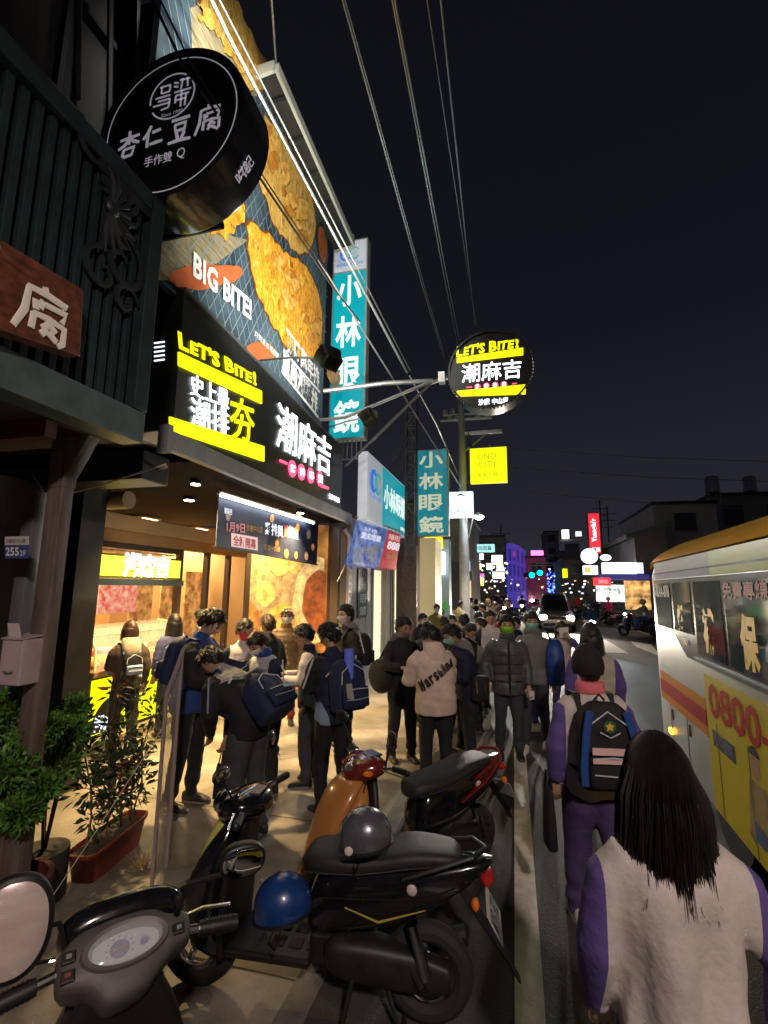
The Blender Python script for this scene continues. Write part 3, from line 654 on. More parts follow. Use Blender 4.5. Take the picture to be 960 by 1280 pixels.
chick = mat('print_chicken', (.95, .50, .05), .4, col2=(.42, .13, .01), nscale=5.5, stretch=(1, 1.8, .9), bump=.25, bscale=14)
chick2 = mat('print_chicken_pale', (.80, .55, .17), .4, col2=(.36, .18, .04), nscale=5.0, stretch=(1, 3.2, .8), bump=.25, bscale=14)
def blob(pix, m, name, o, jit=.045, sub=6, seed=1, edge_=None):
    P = [PX(*p, bx) for p in pix]; n = len(P); rs = random.Random(seed); pts = []
    for i in range(n):
        p0, p1, p2, p3 = P[i-1], P[i], P[(i+1) % n], P[(i+2) % n]
        for k in range(sub):
            u = k/sub; q = .5*((2*p1)+(-p0+p2)*u+(2*p0-5*p1+4*p2-p3)*u*u+(-p0+3*p1-3*p2+p3)*u**3)
            pts.append(V((bx+o, q.y+rs.uniform(-jit, jit), q.z+rs.uniform(-jit, jit))))
    c = sum(pts, V())/len(pts)
    if edge_:
        b = MB(); q = [c+(p-c)*1.035-BB-V((.002, 0, 0)) for p in pts]; b.add(q, [tuple(range(len(q)))]); b.build(name+'_edge', edge_, bb)
    rings = []
    b = MB(); q = [p-BB for p in pts]; b.add(q, [tuple(range(len(q)))]); return b.build(name, m, bb)
for m_, (c0_, c1_, c2_) in ((chick, ((.22, .06, .008), (.80, .33, .02), (1.0, .66, .12))), (chick2, ((.20, .09, .02), (.62, .36, .07), (.90, .66, .24)))):
    for n_ in m_.node_tree.nodes:
        if n_.type == 'VALTORGB':
            n_.color_ramp.elements[0].color = (*c0_, 1); n_.color_ramp.elements[0].position = .34; n_.color_ramp.elements[1].color = (*c2_, 1); n_.color_ramp.elements[1].position = .66; q_ = n_.color_ramp.elements.new(.48); q_.color = (*c1_, 1)
        if n_.type == 'TEX_NOISE' and n_.inputs['Detail'].default_value > 5: n_.inputs['Detail'].default_value = 12; n_.inputs['Roughness'].default_value = .72; n_.inputs['Distortion'].default_value = 1.2
crumb = mat('print_crumb', (.98, .62, .15), .4, col2=(.55, .22, .02), nscale=9); crumb2 = mat('print_crumb_dark', (.72, .33, .04), .4, col2=(.38, .14, .02), nscale=9)
dark_e = mat('print_char', (.16, .06, .015), .5)
blob([(248, 0), (292, 0), (312, 40), (338, 92), (332, 112), (312, 112), (288, 70), (262, 30)], chick2, 'cutlet_print', .012, seed=2, edge_=dark_e)
blob([(322, 150), (345, 160), (372, 205), (392, 262), (390, 305), (372, 315), (345, 285), (328, 240), (318, 200)], chick2, 'cutlet_print', .012, seed=3, edge_=dark_e)
blob([(308, 282), (332, 292), (352, 312), (378, 330), (396, 362), (402, 410), (392, 448), (366, 442), (338, 400), (318, 352)], chick, 'cutlet_print', .016, seed=4, edge_=dark_e)
rsb = random.Random(8)
for (x0, y0, x1, y1, n_) in ((252, 8, 325, 100, 9), (326, 170, 385, 300, 13), (320, 300, 395, 430, 16)):
    for k in range(n_):
        u = (k+.5)/n_; px_ = x0+(x1-x0)*u+rsb.uniform(-14, 14); py_ = y0+(y1-y0)*u+rsb.uniform(-10, 10); r_ = rsb.uniform(3, 8)
        blob([(px_+r_*math.cos(a)*rsb.uniform(.6, 1.2), py_+r_*1.5*math.sin(a)*rsb.uniform(.6, 1.2)) for a in np.linspace(0, 2*PI, 8)[:-1]], crumb if k % 3 else crumb2, 'crust_print', .020+.0006*k, .016, 3, k)
blob([(262, 285), (285, 258), (303, 252), (305, 268), (296, 286), (276, 296)], chick, 'cutlet_print', .012, seed=5, edge_=dark_e)
blob([(412, 452), (425, 470), (420, 490), (408, 470)], chick, 'lemon_print', .012, seed=5)
red = mat('print_carrot', (.62, .15, .05), .45, noise=.3, nscale=4); 
blob([(210, 345), (240, 333), (297, 333), (296, 350), (250, 362), (222, 358)], red, 'carrot_print', .014, .01, seed=6)
blob([(308, 432), (330, 428), (345, 440), (335, 450), (315, 448)], red, 'carrot_print', .014, .01, seed=7)
# sauce bowl
c = PX(403, 306, bx+.02)-BB
b = MB(); b.add([c+V((0, .30*math.cos(a), .42*math.sin(a))) for a in np.linspace(0, 2*PI, 32)[:-1]], [tuple(range(31))]); b.build('bowl_print', mat('print_navy', (.02, .03, .05), .4), bb)
b = MB(); b.add([c+V((.004, .23*math.cos(a), .34*math.sin(a))) for a in np.linspace(0, 2*PI, 32)[:-1]], [tuple(range(31))]); b.build('sauce_print', mat('print_sauce', (.55, .14, .03), .4, noise=.5, nscale=12), bb)
# rosemary sprigs
b = MB()
for k in range(40):
    p = PX(395+random.random()*10, 250+random.random()*200, bx+.02)-BB; b.add([p, p+V((0, .15, .02)), p+V((0, .16, .05)), p+V((0, 0, .03))], [(0, 1, 2, 3)])
b.build('herb_print', mat('print_herb', (.10, .16, .05), .5), bb)
bwl = mat('print_white', (.88, .9, .92), .5)
def bt(s, m, bl_, br_, tl_, **k): a = pbil(*bl_, .022); return text(s, m, a, pbil(*br_, .022)-a, pbil(*tl_, .022)-a, bb, depth=.003, **k)
bt('BIG BITE!', bwl, (241, 345), (314, 401), (242, 313), bold=.035, sp=1.05)
bt('爾時嘉年排', bwl, (357, 436), (399, 487), (357, 406), bold=.035); bt('皇尚潮雞排', bwl, (352, 462), (396, 520), (354, 431), bold=.035)
b = MB(); P = [pbil(*p, .02) for p in ((352, 466), (398, 524), (398, 520), (352, 462))]; b.hexa(P, (.004, 0, 0)); b.build('rule_print', bwl, bb)
P = [pbil(*p, .02) for p in ((354, 440), (400, 492), (400, 489), (354, 437))]; b = MB(); b.hexa(P, (.004, 0, 0)); b.build('rule_print', bwl, bb)
bt('炸到流油 嘎崩脆', bwl, (318, 420), (348, 450), (319, 412), bold=.0)
# frame behind billboard and white edged roof canopy
rf = thing('roof_canopy', 'dark projecting roof canopy with white edge trim beyond the billboard', 'roof', (-3.2, 6.5, 8.6)); RL = V((-3.2, 6.5, 8.6))
A, C_ = PX(345, 90, -3.02), PX(441, 290, -3.02)
wt = mat('trim_white', (.62, .66, .6), .5)
b = MB(); b.hexa([(-3.42, A.y, A.z-.05), (-3.02, A.y, A.z), (-3.02, C_.y, C_.z-.3), (-3.42, C_.y, C_.z-.35)], (0, 0, .06)); part(b, 'soffit', mat('canopy_underside', (.03, .027, .022), .6, noise=.4, nscale=4), rf)
b = MB(); b.hexa([(-3.02, A.y-.02, A.z-.04), (-3.02, C_.y, C_.z-.34), (-3.02, C_.y, C_.z-.20), (-3.02, A.y-.02, A.z+.12)], (.05, 0, 0)); part(b, 'fascia', wt, rf)
b = MB(); b.hexa([(-3.42, A.y-.02, A.z-.09), (-3.02, A.y-.02, A.z-.04), (-3.02, A.y-.02, A.z+.12), (-3.42, A.y-.02, A.z+.1)], (0, -.05, 0)); part(b, 'end_fascia', wt, rf)
b = MB(); b.hexa([(-3.42, C_.y, C_.z-.40), (-3.0, C_.y, C_.z-.36), (-3.0, C_.y, C_.z-.05), (-3.42, C_.y, C_.z-.1)], (0, .05, 0)); part(b, 'end_fascia', wt, rf)
for i in range(5):
    b = MB(); b.bb((-3.4, A.y+.3+i*.62, A.z-.12-i*.05), (-3.04, A.y+.34+i*.62, A.z-.055-i*.05)); part(b, 'purlin', fr, rf)
uw = thing('upper_storey', 'dark upper storey wall standing behind the billboard', 'building', (-5, 6, 3.45))
b = MB(); b.bb((-9.5, 3.6, 3.5), (-3.75, 8.9, 8.5)); part(b, 'wall', dkwall, uw)
# floodlights on arms aimed at the billboard
def floodlight(hpx, hpy, X, base, tgt, power, label):
    p = PX(hpx, hpy, X); t = thing('floodlight', label, 'lamp', p, group='floodlights on arms by the billboard')
    R3 = (V(tgt)-p).to_track_quat('-Z', 'Y').to_matrix()
    b = MB(); b.loft([[R3 @ q_ for q_ in sring((0, 0, z), a, a*.8, .4, 16)] for z, a in ((.10, .07), (.06, .11), (-.03, .14), (-.05, .145))]); b.build('housing', black, t, smooth=True)
    b = MB()
    for i in range(7): b.box(R3 @ V((-.09+i*.03, 0, .09)), (.008, .17, .09), M=R3)
    b.build('cooling_fin', black, t)
    b = MB(); b.box(R3 @ V((0, 0, -.052)), (.24, .19, .006), M=R3); b.build('lens', glow('flood_lens', (1, .96, .85), 6, False), t)
    b = MB(); b.tube([V((0, 0, 0)), (V(base)-p)*.5+V((0, 0, .02)), V(base)-p], .014, 8); b.build('arm', steel, t, smooth=True)
    l = lamp('SPOT', 'floodlight_beam', (0, 0, 0), power, (1, .95, .82), spot_size=2.2, spot_blend=.9, shadow_soft_size=.1)
    l.parent = t; l.rotation_euler = R3.to_euler(); l.location = R3 @ V((0, 0, -.07)); return t
floodlight(411, 447, -1.9, (-3.18, 5.4, 5.0), (-3.3, 5.6, 7.0), 260, 'black finned floodlight on a long arm in front of the billboard lettering')
floodlight(461, 521, -1.9, (-3.18, 7.9, 4.9), (-3.3, 6.6, 7.6), 190, 'black finned floodlight beside the tall blue optician sign')
t = floodlight(330, -130, -2.1, (-3.25, 5.6, 9.5), (-3.3, 5.2, 7.2), 330, 'black finned floodlight high above the drum sign')
# ================================================================ STEEL MAST, STRUTS, CABLES
pipe = mat('pale_pipe', (.55, .60, .62), .35, metal=.5, noise=.2, nscale=5)
hub = PY(541, 476, 8.3)
def tubeobj(name, label, cat, pts, r, m, group=None, n=8):
    p0 = V(pts[0]); t = thing(name, label, cat, p0, group=group) if False else None
    b = MB(); b.tube([V(p)-p0 for p in pts], r, n); o = b.build(name, m, None, smooth=True); o.location = p0
    return tag(o, label, cat, group)
def w8(px, py, Y): return PY(px, py, Y)
# round projecting sign
RC = PY(612, 462, 8.3)
rs_ = thing('round_light_sign', 'round black light sign with yellow bands on a pole over the street', 'sign', RC)
RR = .735
b = MB(); b.loft([ringY(RR-.03, -.004), ringY(RR-.03, -.05), ringY(RR, -.05), ringY(RR+.005, 0), ringY(RR+.005, .34), ringY(RR-.02, .36), ringY(.3, .36)][::-1]); b.build('drum', mat('sign_black', (0.02, 0.021, 0.023), .35), rs_, smooth=True)
b = MB()
for j in range(72):
    a = 2*PI*j/72; b.box(((RR+.012)*math.cos(a), .0, (RR+.012)*math.sin(a)), (.02, .05, .022), M=Matrix.Rotation(-a, 3, 'Y'))
tag(b.build('rim_teeth', black, rs_), kind='stuff')
def rp(px, py, o=-.006): return PY(px, py, 8.3+o)-RC
def rband(q, m, name='light_band'): b = MB(); b.hexa([rp(*p) for p in q], (0, -.02, 0)); b.build(name, m, rs_)
rband([(571, 454), (654, 444), (654, 435), (571, 450-2)], ylw); rband([(571, 496), (657, 493), (657, 481), (571, 489)], ylw)
a = rp(570, 446); headline(a, rp(652, 434)-a, rp(571, 433)-a, ylw, rs_, .006, .7)
a = rp(577, 479); text('潮麻吉', wht, a, rp(652, 472)-a, rp(577, 456)-a, rs_, bold=.004, depth=.006)
for i in range(4):
    c = rp(597+i*11, 483.5-i*1.0); b = MB(); b.cyl(c, c+V((0, -.014, 0)), .055, 16); b.build('badge', ledp, rs_); text('雞排專賣'[i], wht, c+V((-.03, -.016, -.035)), V((.06, 0, 0)), V((0, 0, .07)), rs_, depth=.002, bold=.02)
rband([(583, 485), (590, 484.5), (590, 483.5), (583, 484)], ledp, 'dash'); rband([(640, 480.5), (646, 480), (646, 479), (640, 479.5)], ledp, 'dash')
ld = glow('led_white_dim', (.86, .92, 1), 1.3)
a = rp(598, 507); text('沙鹿', ld, a, rp(612, 506)-a, rp(598, 499)-a, rs_, bold=.02, depth=.01); a = rp(615, 506); text('中山店', ld, a, rp(635, 504)-a, rp(615, 498)-a, rs_, bold=.02, depth=.01)
b = MB(); b.cyl(V((-RR-.02, .18, .02)), hub-RC+V((-.1, .1, 0)), .035, 12); b.build('mounting_pipe', pipe, rs_, smooth=True)
b = MB(); b.box((hub.x-RC.x+.15, .15, .0), (.12, .14, .2)); b.build('mounting_plate', steel, rs_)
tubeobj('sign_strut', 'thick pale steel pipe running level from wall to the round light sign', 'pipe', [PX(404, 489, -3.3), w8(480, 479, 8.2), hub], .045, pipe, 'steel pipes bracing the round sign')
tubeobj('sign_strut', 'pale steel pipe rising from the black sign box to the sign hub', 'pipe', [PX(399, 525, -3.25), PX(431, 522, -2.9), hub], .03, pipe, 'steel pipes bracing the round sign')
tubeobj('sign_strut', 'dark steel brace slanting down from the sign hub to the awning', 'pipe', [hub, PX(432, 583, -3.1)], .026, mat('dark_pipe', (.16, .17, .17), .4, metal=.5), 'steel pipes bracing the round sign')
tubeobj('guy_rod', 'bright steel rod slanting across the billboard from upper left', 'pipe', [PX(236, -60, -2.85), PX(286, 46, -2.9), w8(509, 466, 8.5)], .022, pipe, 'steel rods crossing before the billboard')
tubeobj('guy_rod', 'thin steel rod just behind the brightest rod over the billboard', 'pipe', [PX(240, -66, -2.95), w8(513, 464, 8.8)], .012, pipe, 'steel rods crossing before the billboard')
tubeobj('guy_rod', 'long steel rod passing under the hub and on towards the utility pole', 'pipe', [PX(398, 325, -3.0), w8(508, 500, 8.9), w8(578, 612, 14.9)], .016, pipe, 'steel rods crossing before the billboard')
tubeobj('guy_rod', 'steel rod going down from the hub to the utility pole', 'pipe', [w8(512, 470, 8.7), w8(545, 530, 11), w8(572, 592, 14.9)], .014, pipe, 'steel rods crossing before the billboard')
tubeobj('power_cable', 'thick black cable sagging past the drum sign and billboard', 'cable', [w8(186, -10, 2.0), w8(226, 75, 2.1), w8(318, 212, 2.9), w8(415, 358, 5.5), w8(450, 402, 7.0)], .010, black, 'cables strung over the shop fronts')
tubeobj('power_cable', 'thinner black cable beside the thick one past the drum sign', 'cable', [w8(196, -10, 2.0), w8(238, 78, 2.1), w8(330, 222, 2.9), w8(408, 340, 5.5)], .006, black, 'cables strung over the shop fronts')
# long overhead lines
wire = mat('overhead_wire', (.30, .36, .40), .4, metal=.6)
ends = [(556, 452), (559, 455), (572, 430), (575, 428), (596, 410), (594, 408)]; tops = [(423, -20), (426, -20), (487, -20), (490, -20), (531, -20), (549, -20)]
for i, (e0, t0) in enumerate(zip(ends, tops)):
    A = w8(*e0, 14.6); B1 = w8(*t0, 3.4); M_ = (A+B1)/2-V((0, 0, .10))
    D = B1+(B1-A)*.55
    tubeobj('overhead_wire', ['leftmost pale overhead wire crossing the night sky', 'thin wire close beside the leftmost overhead wire', 'left wire of the middle pair of overhead wires', 'right wire of the middle pair of overhead wires', 'faint overhead wire left of the rightmost one', 'rightmost pale overhead wire coming down to the pole'][i], 'cable', [A, M_, B1, D], .011 if i not in (1, 4) else .006, wire, 'overhead wires along the street', 6)
for i, (a, b_) in enumerate((((640, 585), (1000, 603)), ((660, 615), (1000, 640)), ((620, 560), (1000, 578)))):
    tubeobj('cross_wire', ['upper faint wire crossing the sky to the right', 'lowest faint wire crossing toward the grey roofs', 'topmost faint wire crossing toward the right edge'][i], 'cable', [w8(*a, 22), w8((a[0]+b_[0])/2, (a[1]+b_[1])/2+3, 24), w8(*b_, 26)], .014, mat('faint_wire', (.18, .19, .22), .5), 'wires crossing the street')
# lattice mast
mst = thing('lattice_mast', 'slim dark lattice steel mast behind the vertical optician sign', 'mast', PY(514, 600, 11).xyz*1.0)
mb_ = V(mst.location); zt = PY(516, 488, 11).z; zb = 3.0; mst.location.z = zb
dkp = mat('mast_steel', (.10, .10, .10), .5, metal=.4)
for dx in (-.12, .12):
    for dy in (-.1, .1):
        b = MB(); b.cyl((dx, dy, 0), (dx, dy, zt-zb), .018, 8); b.build('upright', dkp, mst)
b = MB(); k = 0; z = 0
while z < zt-zb-.3:
    for dy in (-.1, .1): b.cyl((-.12, dy, z), (.12, dy, z), .009, 6); b.cyl((-.12 if k % 2 else .12, dy, z), (.12 if k % 2 else -.12, dy, z+.32), .009, 6)
    z += .32; k += 1
tag(b.build('lacing', dkp, mst), kind='stuff')
tubeobj('mast_brace', 'dark brace rising from roof to the lattice mast', 'pipe', [w8(480, 590, 11), w8(514, 545, 11)], .02, dkp, 'braces of the lattice mast')
tubeobj('mast_brace', 'dark brace dropping from the mast to the teal light box', 'pipe', [w8(497, 592, 11), w8(520, 565, 11)], .016, dkp, 'braces of the lattice mast')

# utility pole
pc = PY(581, 750, 15.0); pole = thing('utility_pole', 'concrete utility pole with insulators, crossarm and transformer wires', 'pole', (pc.x, 15, 0))
cpole = mat('pole_concrete', (.36, .36, .34), .7, noise=.25, nscale=3)
ztop = PY(576, 500, 15).z
b = MB(); b.tube([(0, 0, 0), (0, 0, ztop*.5), (-.02, 0, ztop)], [.17, .14, .10], 14); b.build('shaft', cpole, pole, smooth=True)
za = PY(585, 542, 15).z
b = MB(); b.bb((-.05, -.06, za-.05), (1.25, .06, za+.05)); b.build('crossarm', steel, pole); b = MB(); b.cyl((.05, 0, za-.6), (.75, 0, za-.05), .03, 8); b.build('brace', steel, pole)
zi = PY(575, 520, 15).z
for x, z in ((-.55, .1), (-.42, -.12), (-.30, .12), (-.2, -.1), (.35, .12), (.5, -.08), (.65, .12), (.8, -.05)):
    b = MB()
    for k in range(3): b.sph((x, 0, zi+z+k*.06), (.09, .09, .025), 12, 6)
    b.build('insulator', mat('insulator_grey', (.34, .36, .38), .25), pole, smooth=True)
b = MB(); b.bb((-.7, -.03, zi-.17), (.95, .03, zi-.1)); b.bb((-.6, -.03, zi+.02), (.85, .03, zi+.07)); b.build('insulator_arm', steel, pole)
for i in range(3):
    b = MB(); b.tube([(.18, -.1, za-.3+.2*i), (.45, -.1, za-1.0), (.14, -.1, za-1.8-.3*i)], .015, 6); b.build('jumper_cable', black, pole, smooth=True)
# street lamp on the pole
sl = PY(599, 645, 14.5); st = thing('street_lamp', 'bright white street lamp on an arm from the utility pole', 'lamp', sl)
b = MB(); b.loft([sring((0, 0, z), a, .28, .6, 18) for z, a in ((.07, .06), (.05, .13), (0, .15), (-.02, .14))]); b.build('head', steel, st, smooth=True)
b = MB(); b.sph((0, -.02, -.04), (.13, .2, .07), 16, 8); b.build('lens', glow('street_lens', (.86, .94, 1), 60, False), st, smooth=True)
b = MB(); b.tube([(pc.x-sl.x+.15, .5, -.6), (-.2, .2, .0), (0, 0, .06)], .03, 8); b.build('arm', steel, st, smooth=True)
l = lamp('SPOT', 'street_lamp_light', (0, 0, 0), 620, (1, .93, .82), spot_size=2.4, spot_blend=.6, shadow_soft_size=.15); l.parent = st; l.location = (.1, -.4, -.2); l.rotation_euler = (math.radians(-25), math.radians(-20), 0)
# street lamps standing behind the photographer and along the far side
def street_lamp(x, y, arm, power, col, label, h=7.0, r=.18, tilt=0):
    t = thing('street_lamp', label, 'lamp', (x, y, 0))
    b = MB(); b.tube([(0, 0, 0), (0, 0, h-.6), (0, 0, h)], [.09, .06, .05], 12); b.build('post', steel, t, smooth=True)
    b = MB(); b.tube([(0, 0, h-.1), (arm*.5, 0, h+.2), (arm, 0, h+.2)], .035, 8); b.build('arm', steel, t, smooth=True)
    b = MB(); b.loft([sring((arm, 0, z), .3, a, .6, 18) for z, a in ((h+.28, .05), (h+.25, .12), (h+.2, .14))]); b.build('head', steel, t, smooth=True)
    b = MB(); b.sph((arm, 0, h+.19), (.22, .1, .05), 16, 8); b.build('lens', glow('street_lens', (.86, .94, 1), 60, False), t, smooth=True)
    l = lamp('SPOT', 'street_lamp_light', (0, 0, 0), power, col, (0, 0, -1), spot_size=2.3, spot_blend=.5, shadow_soft_size=r); l.parent = t; l.location = (arm, 0, h-.05); l.rotation_euler = (math.radians(tilt), 0, 0)
street_lamp(3.6, -3.4, -1.6, 640, (1.0, .78, .68), 'street lamp on a steel post beyond the lane behind the viewer', 5.6, tilt=32)

# ================================================================ OPTICIAN
teal = mat('teal_panel', (.0, .27, .33), .4, em=(.0, .34, .42), es=.42, sample=False); tealw = mat('teal_letter', (.8, .85, .8), .5, em=(.75, .9, .85), es=.5, sample=False)
teal2 = mat('teal_painted_glow', (.0, .17, .21), .4, em=(0, .26, .33), es=.30, sample=False); tlet2 = mat('cream_letter', (.66, .62, .42), .5, em=(.8, .85, .62), es=.26, sample=False)  # sign without a lamp, its brightness put into panel and letter colour as glow
wlight = mat('lightbox_white', (.75, .78, .82), .4, em=(.8, .88, 1), es=.16, noise=.15, nscale=2)
c0 = PX(459, 610, -2.75); Y0_ = c0.y; xb_ = PY(447, 610, Y0_).x; Y1_ = 12.55
zt_, zb_ = PX(459, 563, -2.75).z, PX(459, 650, -2.75).z
bs = thing('optician_light_box', 'white and teal light box sign over the optician entrance', 'sign', (-2.75, Y0_, zb_)); OL = V((-2.75, Y0_, zb_)); hz_ = zt_-zb_
b = MB(); b.bb((xb_, Y0_, zb_), (-2.75, Y1_, zt_)); part(b, 'box', wlight, bs, bevel=.01)
yt_ = PX(478, 610, -2.75).y
b = MB(); b.bb((-2.748, yt_, zb_+.04), (-2.74, Y1_-.03, zt_-.04)); part(b, 'teal_face', teal, bs)
text('小林眼鏡', tealw, V((-2.738, yt_+.10, zb_+hz_*.32))-OL, V((0, Y1_-yt_-.25, 0)), V((0, 0, hz_*.42)), bs, bold=.02, depth=.006)
text('沙鹿店', tealw, V((-2.738, Y1_-.7, zb_+.12))-OL, V((0, .5, 0)), V((0, 0, .12)), bs, depth=.004)
def loopmark(P, U, W, parent, m1, m2):
    for k, (c0, m) in enumerate(((-.28, m1), (.28, m2))):
        b = MB(); pts = [V(P)+V(U)*(c0+.32*math.cos(a))+V(W)*(.38*math.sin(a)) for a in np.linspace(0.5, 5.8, 22)]
        wd = V(U).length*.065; b.tube(pts, [wd*(.5+.7*math.sin(PI*i/21)) for i in range(22)], 6); b.build('logo_loop', m, parent, smooth=True)
lb1 = mat('logo_blue', (.03, .12, .5), .4, em=(.05, .2, .8), es=.35, sample=False); lb2 = mat('logo_teal', (.05, .35, .35), .4, em=(.1, .5, .5), es=.3, sample=False)
lw_ = (yt_-Y0_); loopmark(V((-2.738, Y0_+lw_*.5, zb_+hz_*.62))-OL, (0, lw_*.50, 0), (0, 0, lw_*.50), bs, lb1, lb2)
text('KOBAYASHI', lb1, V((-2.738, Y0_+lw_*.12, zb_+hz_*.36))-OL, V((0, lw_*.76, 0)), V((0, 0, .09)), bs, depth=.003)
# vertical signs
def vertical_sign(name, label, P0, P1, y, chars, m, lm, frame, top=0.0, ins=.12):
    x0, z0, x1, z1 = P0[0], P0[1], P1[0], P1[1]
    t = thing(name, label, 'sign', (x0, y, z0)); wx, hz = x1-x0, z1-z0
    b = MB(); b.bb((0, 0, 0), (wx, .22, hz)); b.build('box', frame, t, bevel=.01)
    b = MB(); b.bb((.035, -.008, .035), (wx-.035, -.001, hz*(1-top)-.035)); b.build('panel', m, t)
    n = len(chars); hh = hz*(1-top)/n
    for i, c in enumerate(chars):
        text(c, lm, (wx*ins+.02, -.010, hz*(1-top)-(i+1)*hh+hh*.13), (wx*(1-2*ins)-.04, 0, 0), (0, 0, hh*.76), t, bold=.022, depth=.006)
    return t
vertical_sign('vertical_sign', 'vertical teal sign with four cream characters standing by the light box', (-2.53, 3.38), (-1.60, 5.76), 12.6, '小林眼鏡', teal2, tlet2, mat('sign_edge', (.45, .5, .48), .4))
tv = vertical_sign('vertical_sign', 'tall blue optician sign rising behind the billboard with round logo on top', (-3.64, 5.02), (-2.84, 9.58), 9.0, '小林眼鏡', teal, tealw, mat('sign_edge', (.45, .5, .48), .4), top=.165)
b = MB(); b.bb((.03, -.008, 4.56*.838), (.77, -.001, 4.52)); b.build('logo_panel', wlight, tv)
loopmark((.4, -.012, 4.22), (.36, 0, 0), (0, 0, .36), tv, lb1, lb2); text('KOBAYASHI', lb1, (.1, -.01, 3.93), (.6, 0, 0), (0, 0, .08), tv, depth=.003)
b = MB()
for i in range(7): b.cyl((.1+i*.1, .1, -.4), (.1+i*.1, .1, .02), .015, 6)
b.cyl((.05, .1, -.4), (.75, .1, -.4), .015, 6); b.build('rack', steel, tv)
# facade
op = thing('optician_shop', 'grey fronted optician shop with lit glass door and granite pillar', 'building', (-3.3, 11, 0)); PL = V((-3.3, 11, 0))
grey = mat('grey_cladding', (.24, .24, .25), .55, noise=.12, nscale=2)
b = MB(); b.bb((-3.5, 9.16, 0), (-3.1, 9.27, 3.4)); b.bb((-3.2, 9.275, 0), (-3.1, 10.55, 3.4)); part(b, 'cladding', grey, op)
b = MB(); b.bb((-3.2, 10.55, 2.5), (-3.1, 12.6, 3.4)); part(b, 'door_head', grey, op)
b = MB()
for y in (9.65, 10.1): b.bb((-3.099, y, 0), (-3.096, y+.008, 3.3))
part(b, 'cladding_joint', black, op)
alum = mat('door_frame', (.45, .46, .46), .35, metal=.6)
b = MB(); b.bb((-3.2, 10.58, .08), (-3.08, 10.68, 2.5)); b.bb((-3.2, 11.72, .08), (-3.08, 11.82, 2.5)); b.bb((-3.2, 10.58, 2.42), (-3.08, 11.8, 2.5)); part(b, 'door_frame', alum, op)
for y in (11.95, 12.15, 12.35): b = MB(); b.bb((-3.14, y, 0), (-3.02, y+.09, 2.5)); part(b, 'shutter_rail', alum, op)
b = MB(); b.bb((-3.15, 10.68, .1), (-3.145, 11.72, 2.42)); part(b, 'door_glass', mat('case_glass', (.9, .95, 1), .05, alpha=.16), op)
inw = mat('optician_interior', (.75, .72, .55), .6, em=(1, .93, .62), es=.55)
b = MB(); b.bb((-4.5, 10.45, .0), (-4.45, 13.5, 3.2)); b.bb((-4.5, 13.4, 0), (-3.1, 13.5, 3.2)); part(b, 'interior_wall', inw, op)
b = MB(); b.bb((-4.5, 10.4, 0), (-3.1, 13.4, .05)); part(b, 'interior_floor', mat('pale_floor', (.6, .58, .5), .4), op)
b = MB(); b.cyl((-3.9, 12.4, .05), (-3.9, 12.4, .14), .26, 24); b.cyl((-3.9, 12.4, .14), (-3.9, 12.4, .2), .18, 24); part(b, 'fan_base', mat('fan_blue', (.03, .22, .55), .4), op, smooth=True)
b = MB(); b.cyl((-3.9, 12.4, .2), (-3.9, 12.4, 1.25), .02, 8); part(b, 'fan_pole', black, op); b = MB(); b.tube([(-3.88+.0*a, 12.4+.24*math.cos(a), 1.4+.24*math.sin(a)) for a in np.linspace(0, 2*PI, 20)], .012, 6); b.cyl((-3.95, 12.4, 1.4), (-3.85, 12.4, 1.4), .06, 10); part(b, 'fan_guard', mat('fan_grey', (.45, .4, .35), .4), op, smooth=True)
gran = mat('granite', (.20, .16, .14), .35, col2=(.12, .10, .09), nscale=14, bump=.1)
b = MB(); b.bb((-3.0, 12.5, 0), (-2.45, 13.0, 3.4)); part(b, 'granite_pillar', gran, op, bevel=.01)
b = MB(); b.bb((-3.0, 12.45, 0), (-2.4, 13.05, .25)); part(b, 'pillar_base', grey, op)
for z in (1.1, 1.95, 2.8):
    b = MB(); b.bb((-3.003, 12.497, z), (-2.447, 13.0, z+.006)); part(b, 'stone_joint', black, op)
# small vertical plates on the grey cladding
def wallplate(px0, py0, px1, py1, chars, m, lm, label):
    a = PX(px0, py1, -3.095); c = PX(px1, py0, -3.095)
    t = thing('wall_plate', label, 'sign', (-3.095, a.y, a.z)); wy, hz = c.y-a.y, c.z-a.z
    b = MB(); b.bb((0, 0, 0), (.02, wy, hz)); b.build('plate', m, t, bevel=.003)
    n = len(chars)
    for i, ch in enumerate(chars): text(ch, lm, (.022, wy*.16, hz-(i+1)*hz/n+hz/n*.12), (0, wy*.68, 0), (0, 0, hz/n*.76), t, depth=.003, bold=.01)
wallplate(433, 712, 439, 796, '小林眼鏡沙鹿驗光所', mat('plate_silver', (.42, .42, .43), .4), mat('plate_ink', (.12, .05, .08), .5), 'narrow silver vertical plate with small dark characters on grey wall')
wallplate(446, 712, 459, 772, '小林眼鏡', mat('plate_teal', (.02, .06, .075), .4), mat('plate_pale', (.42, .52, .48), .5), 'dark teal vertical plate with four pale characters on grey wall')
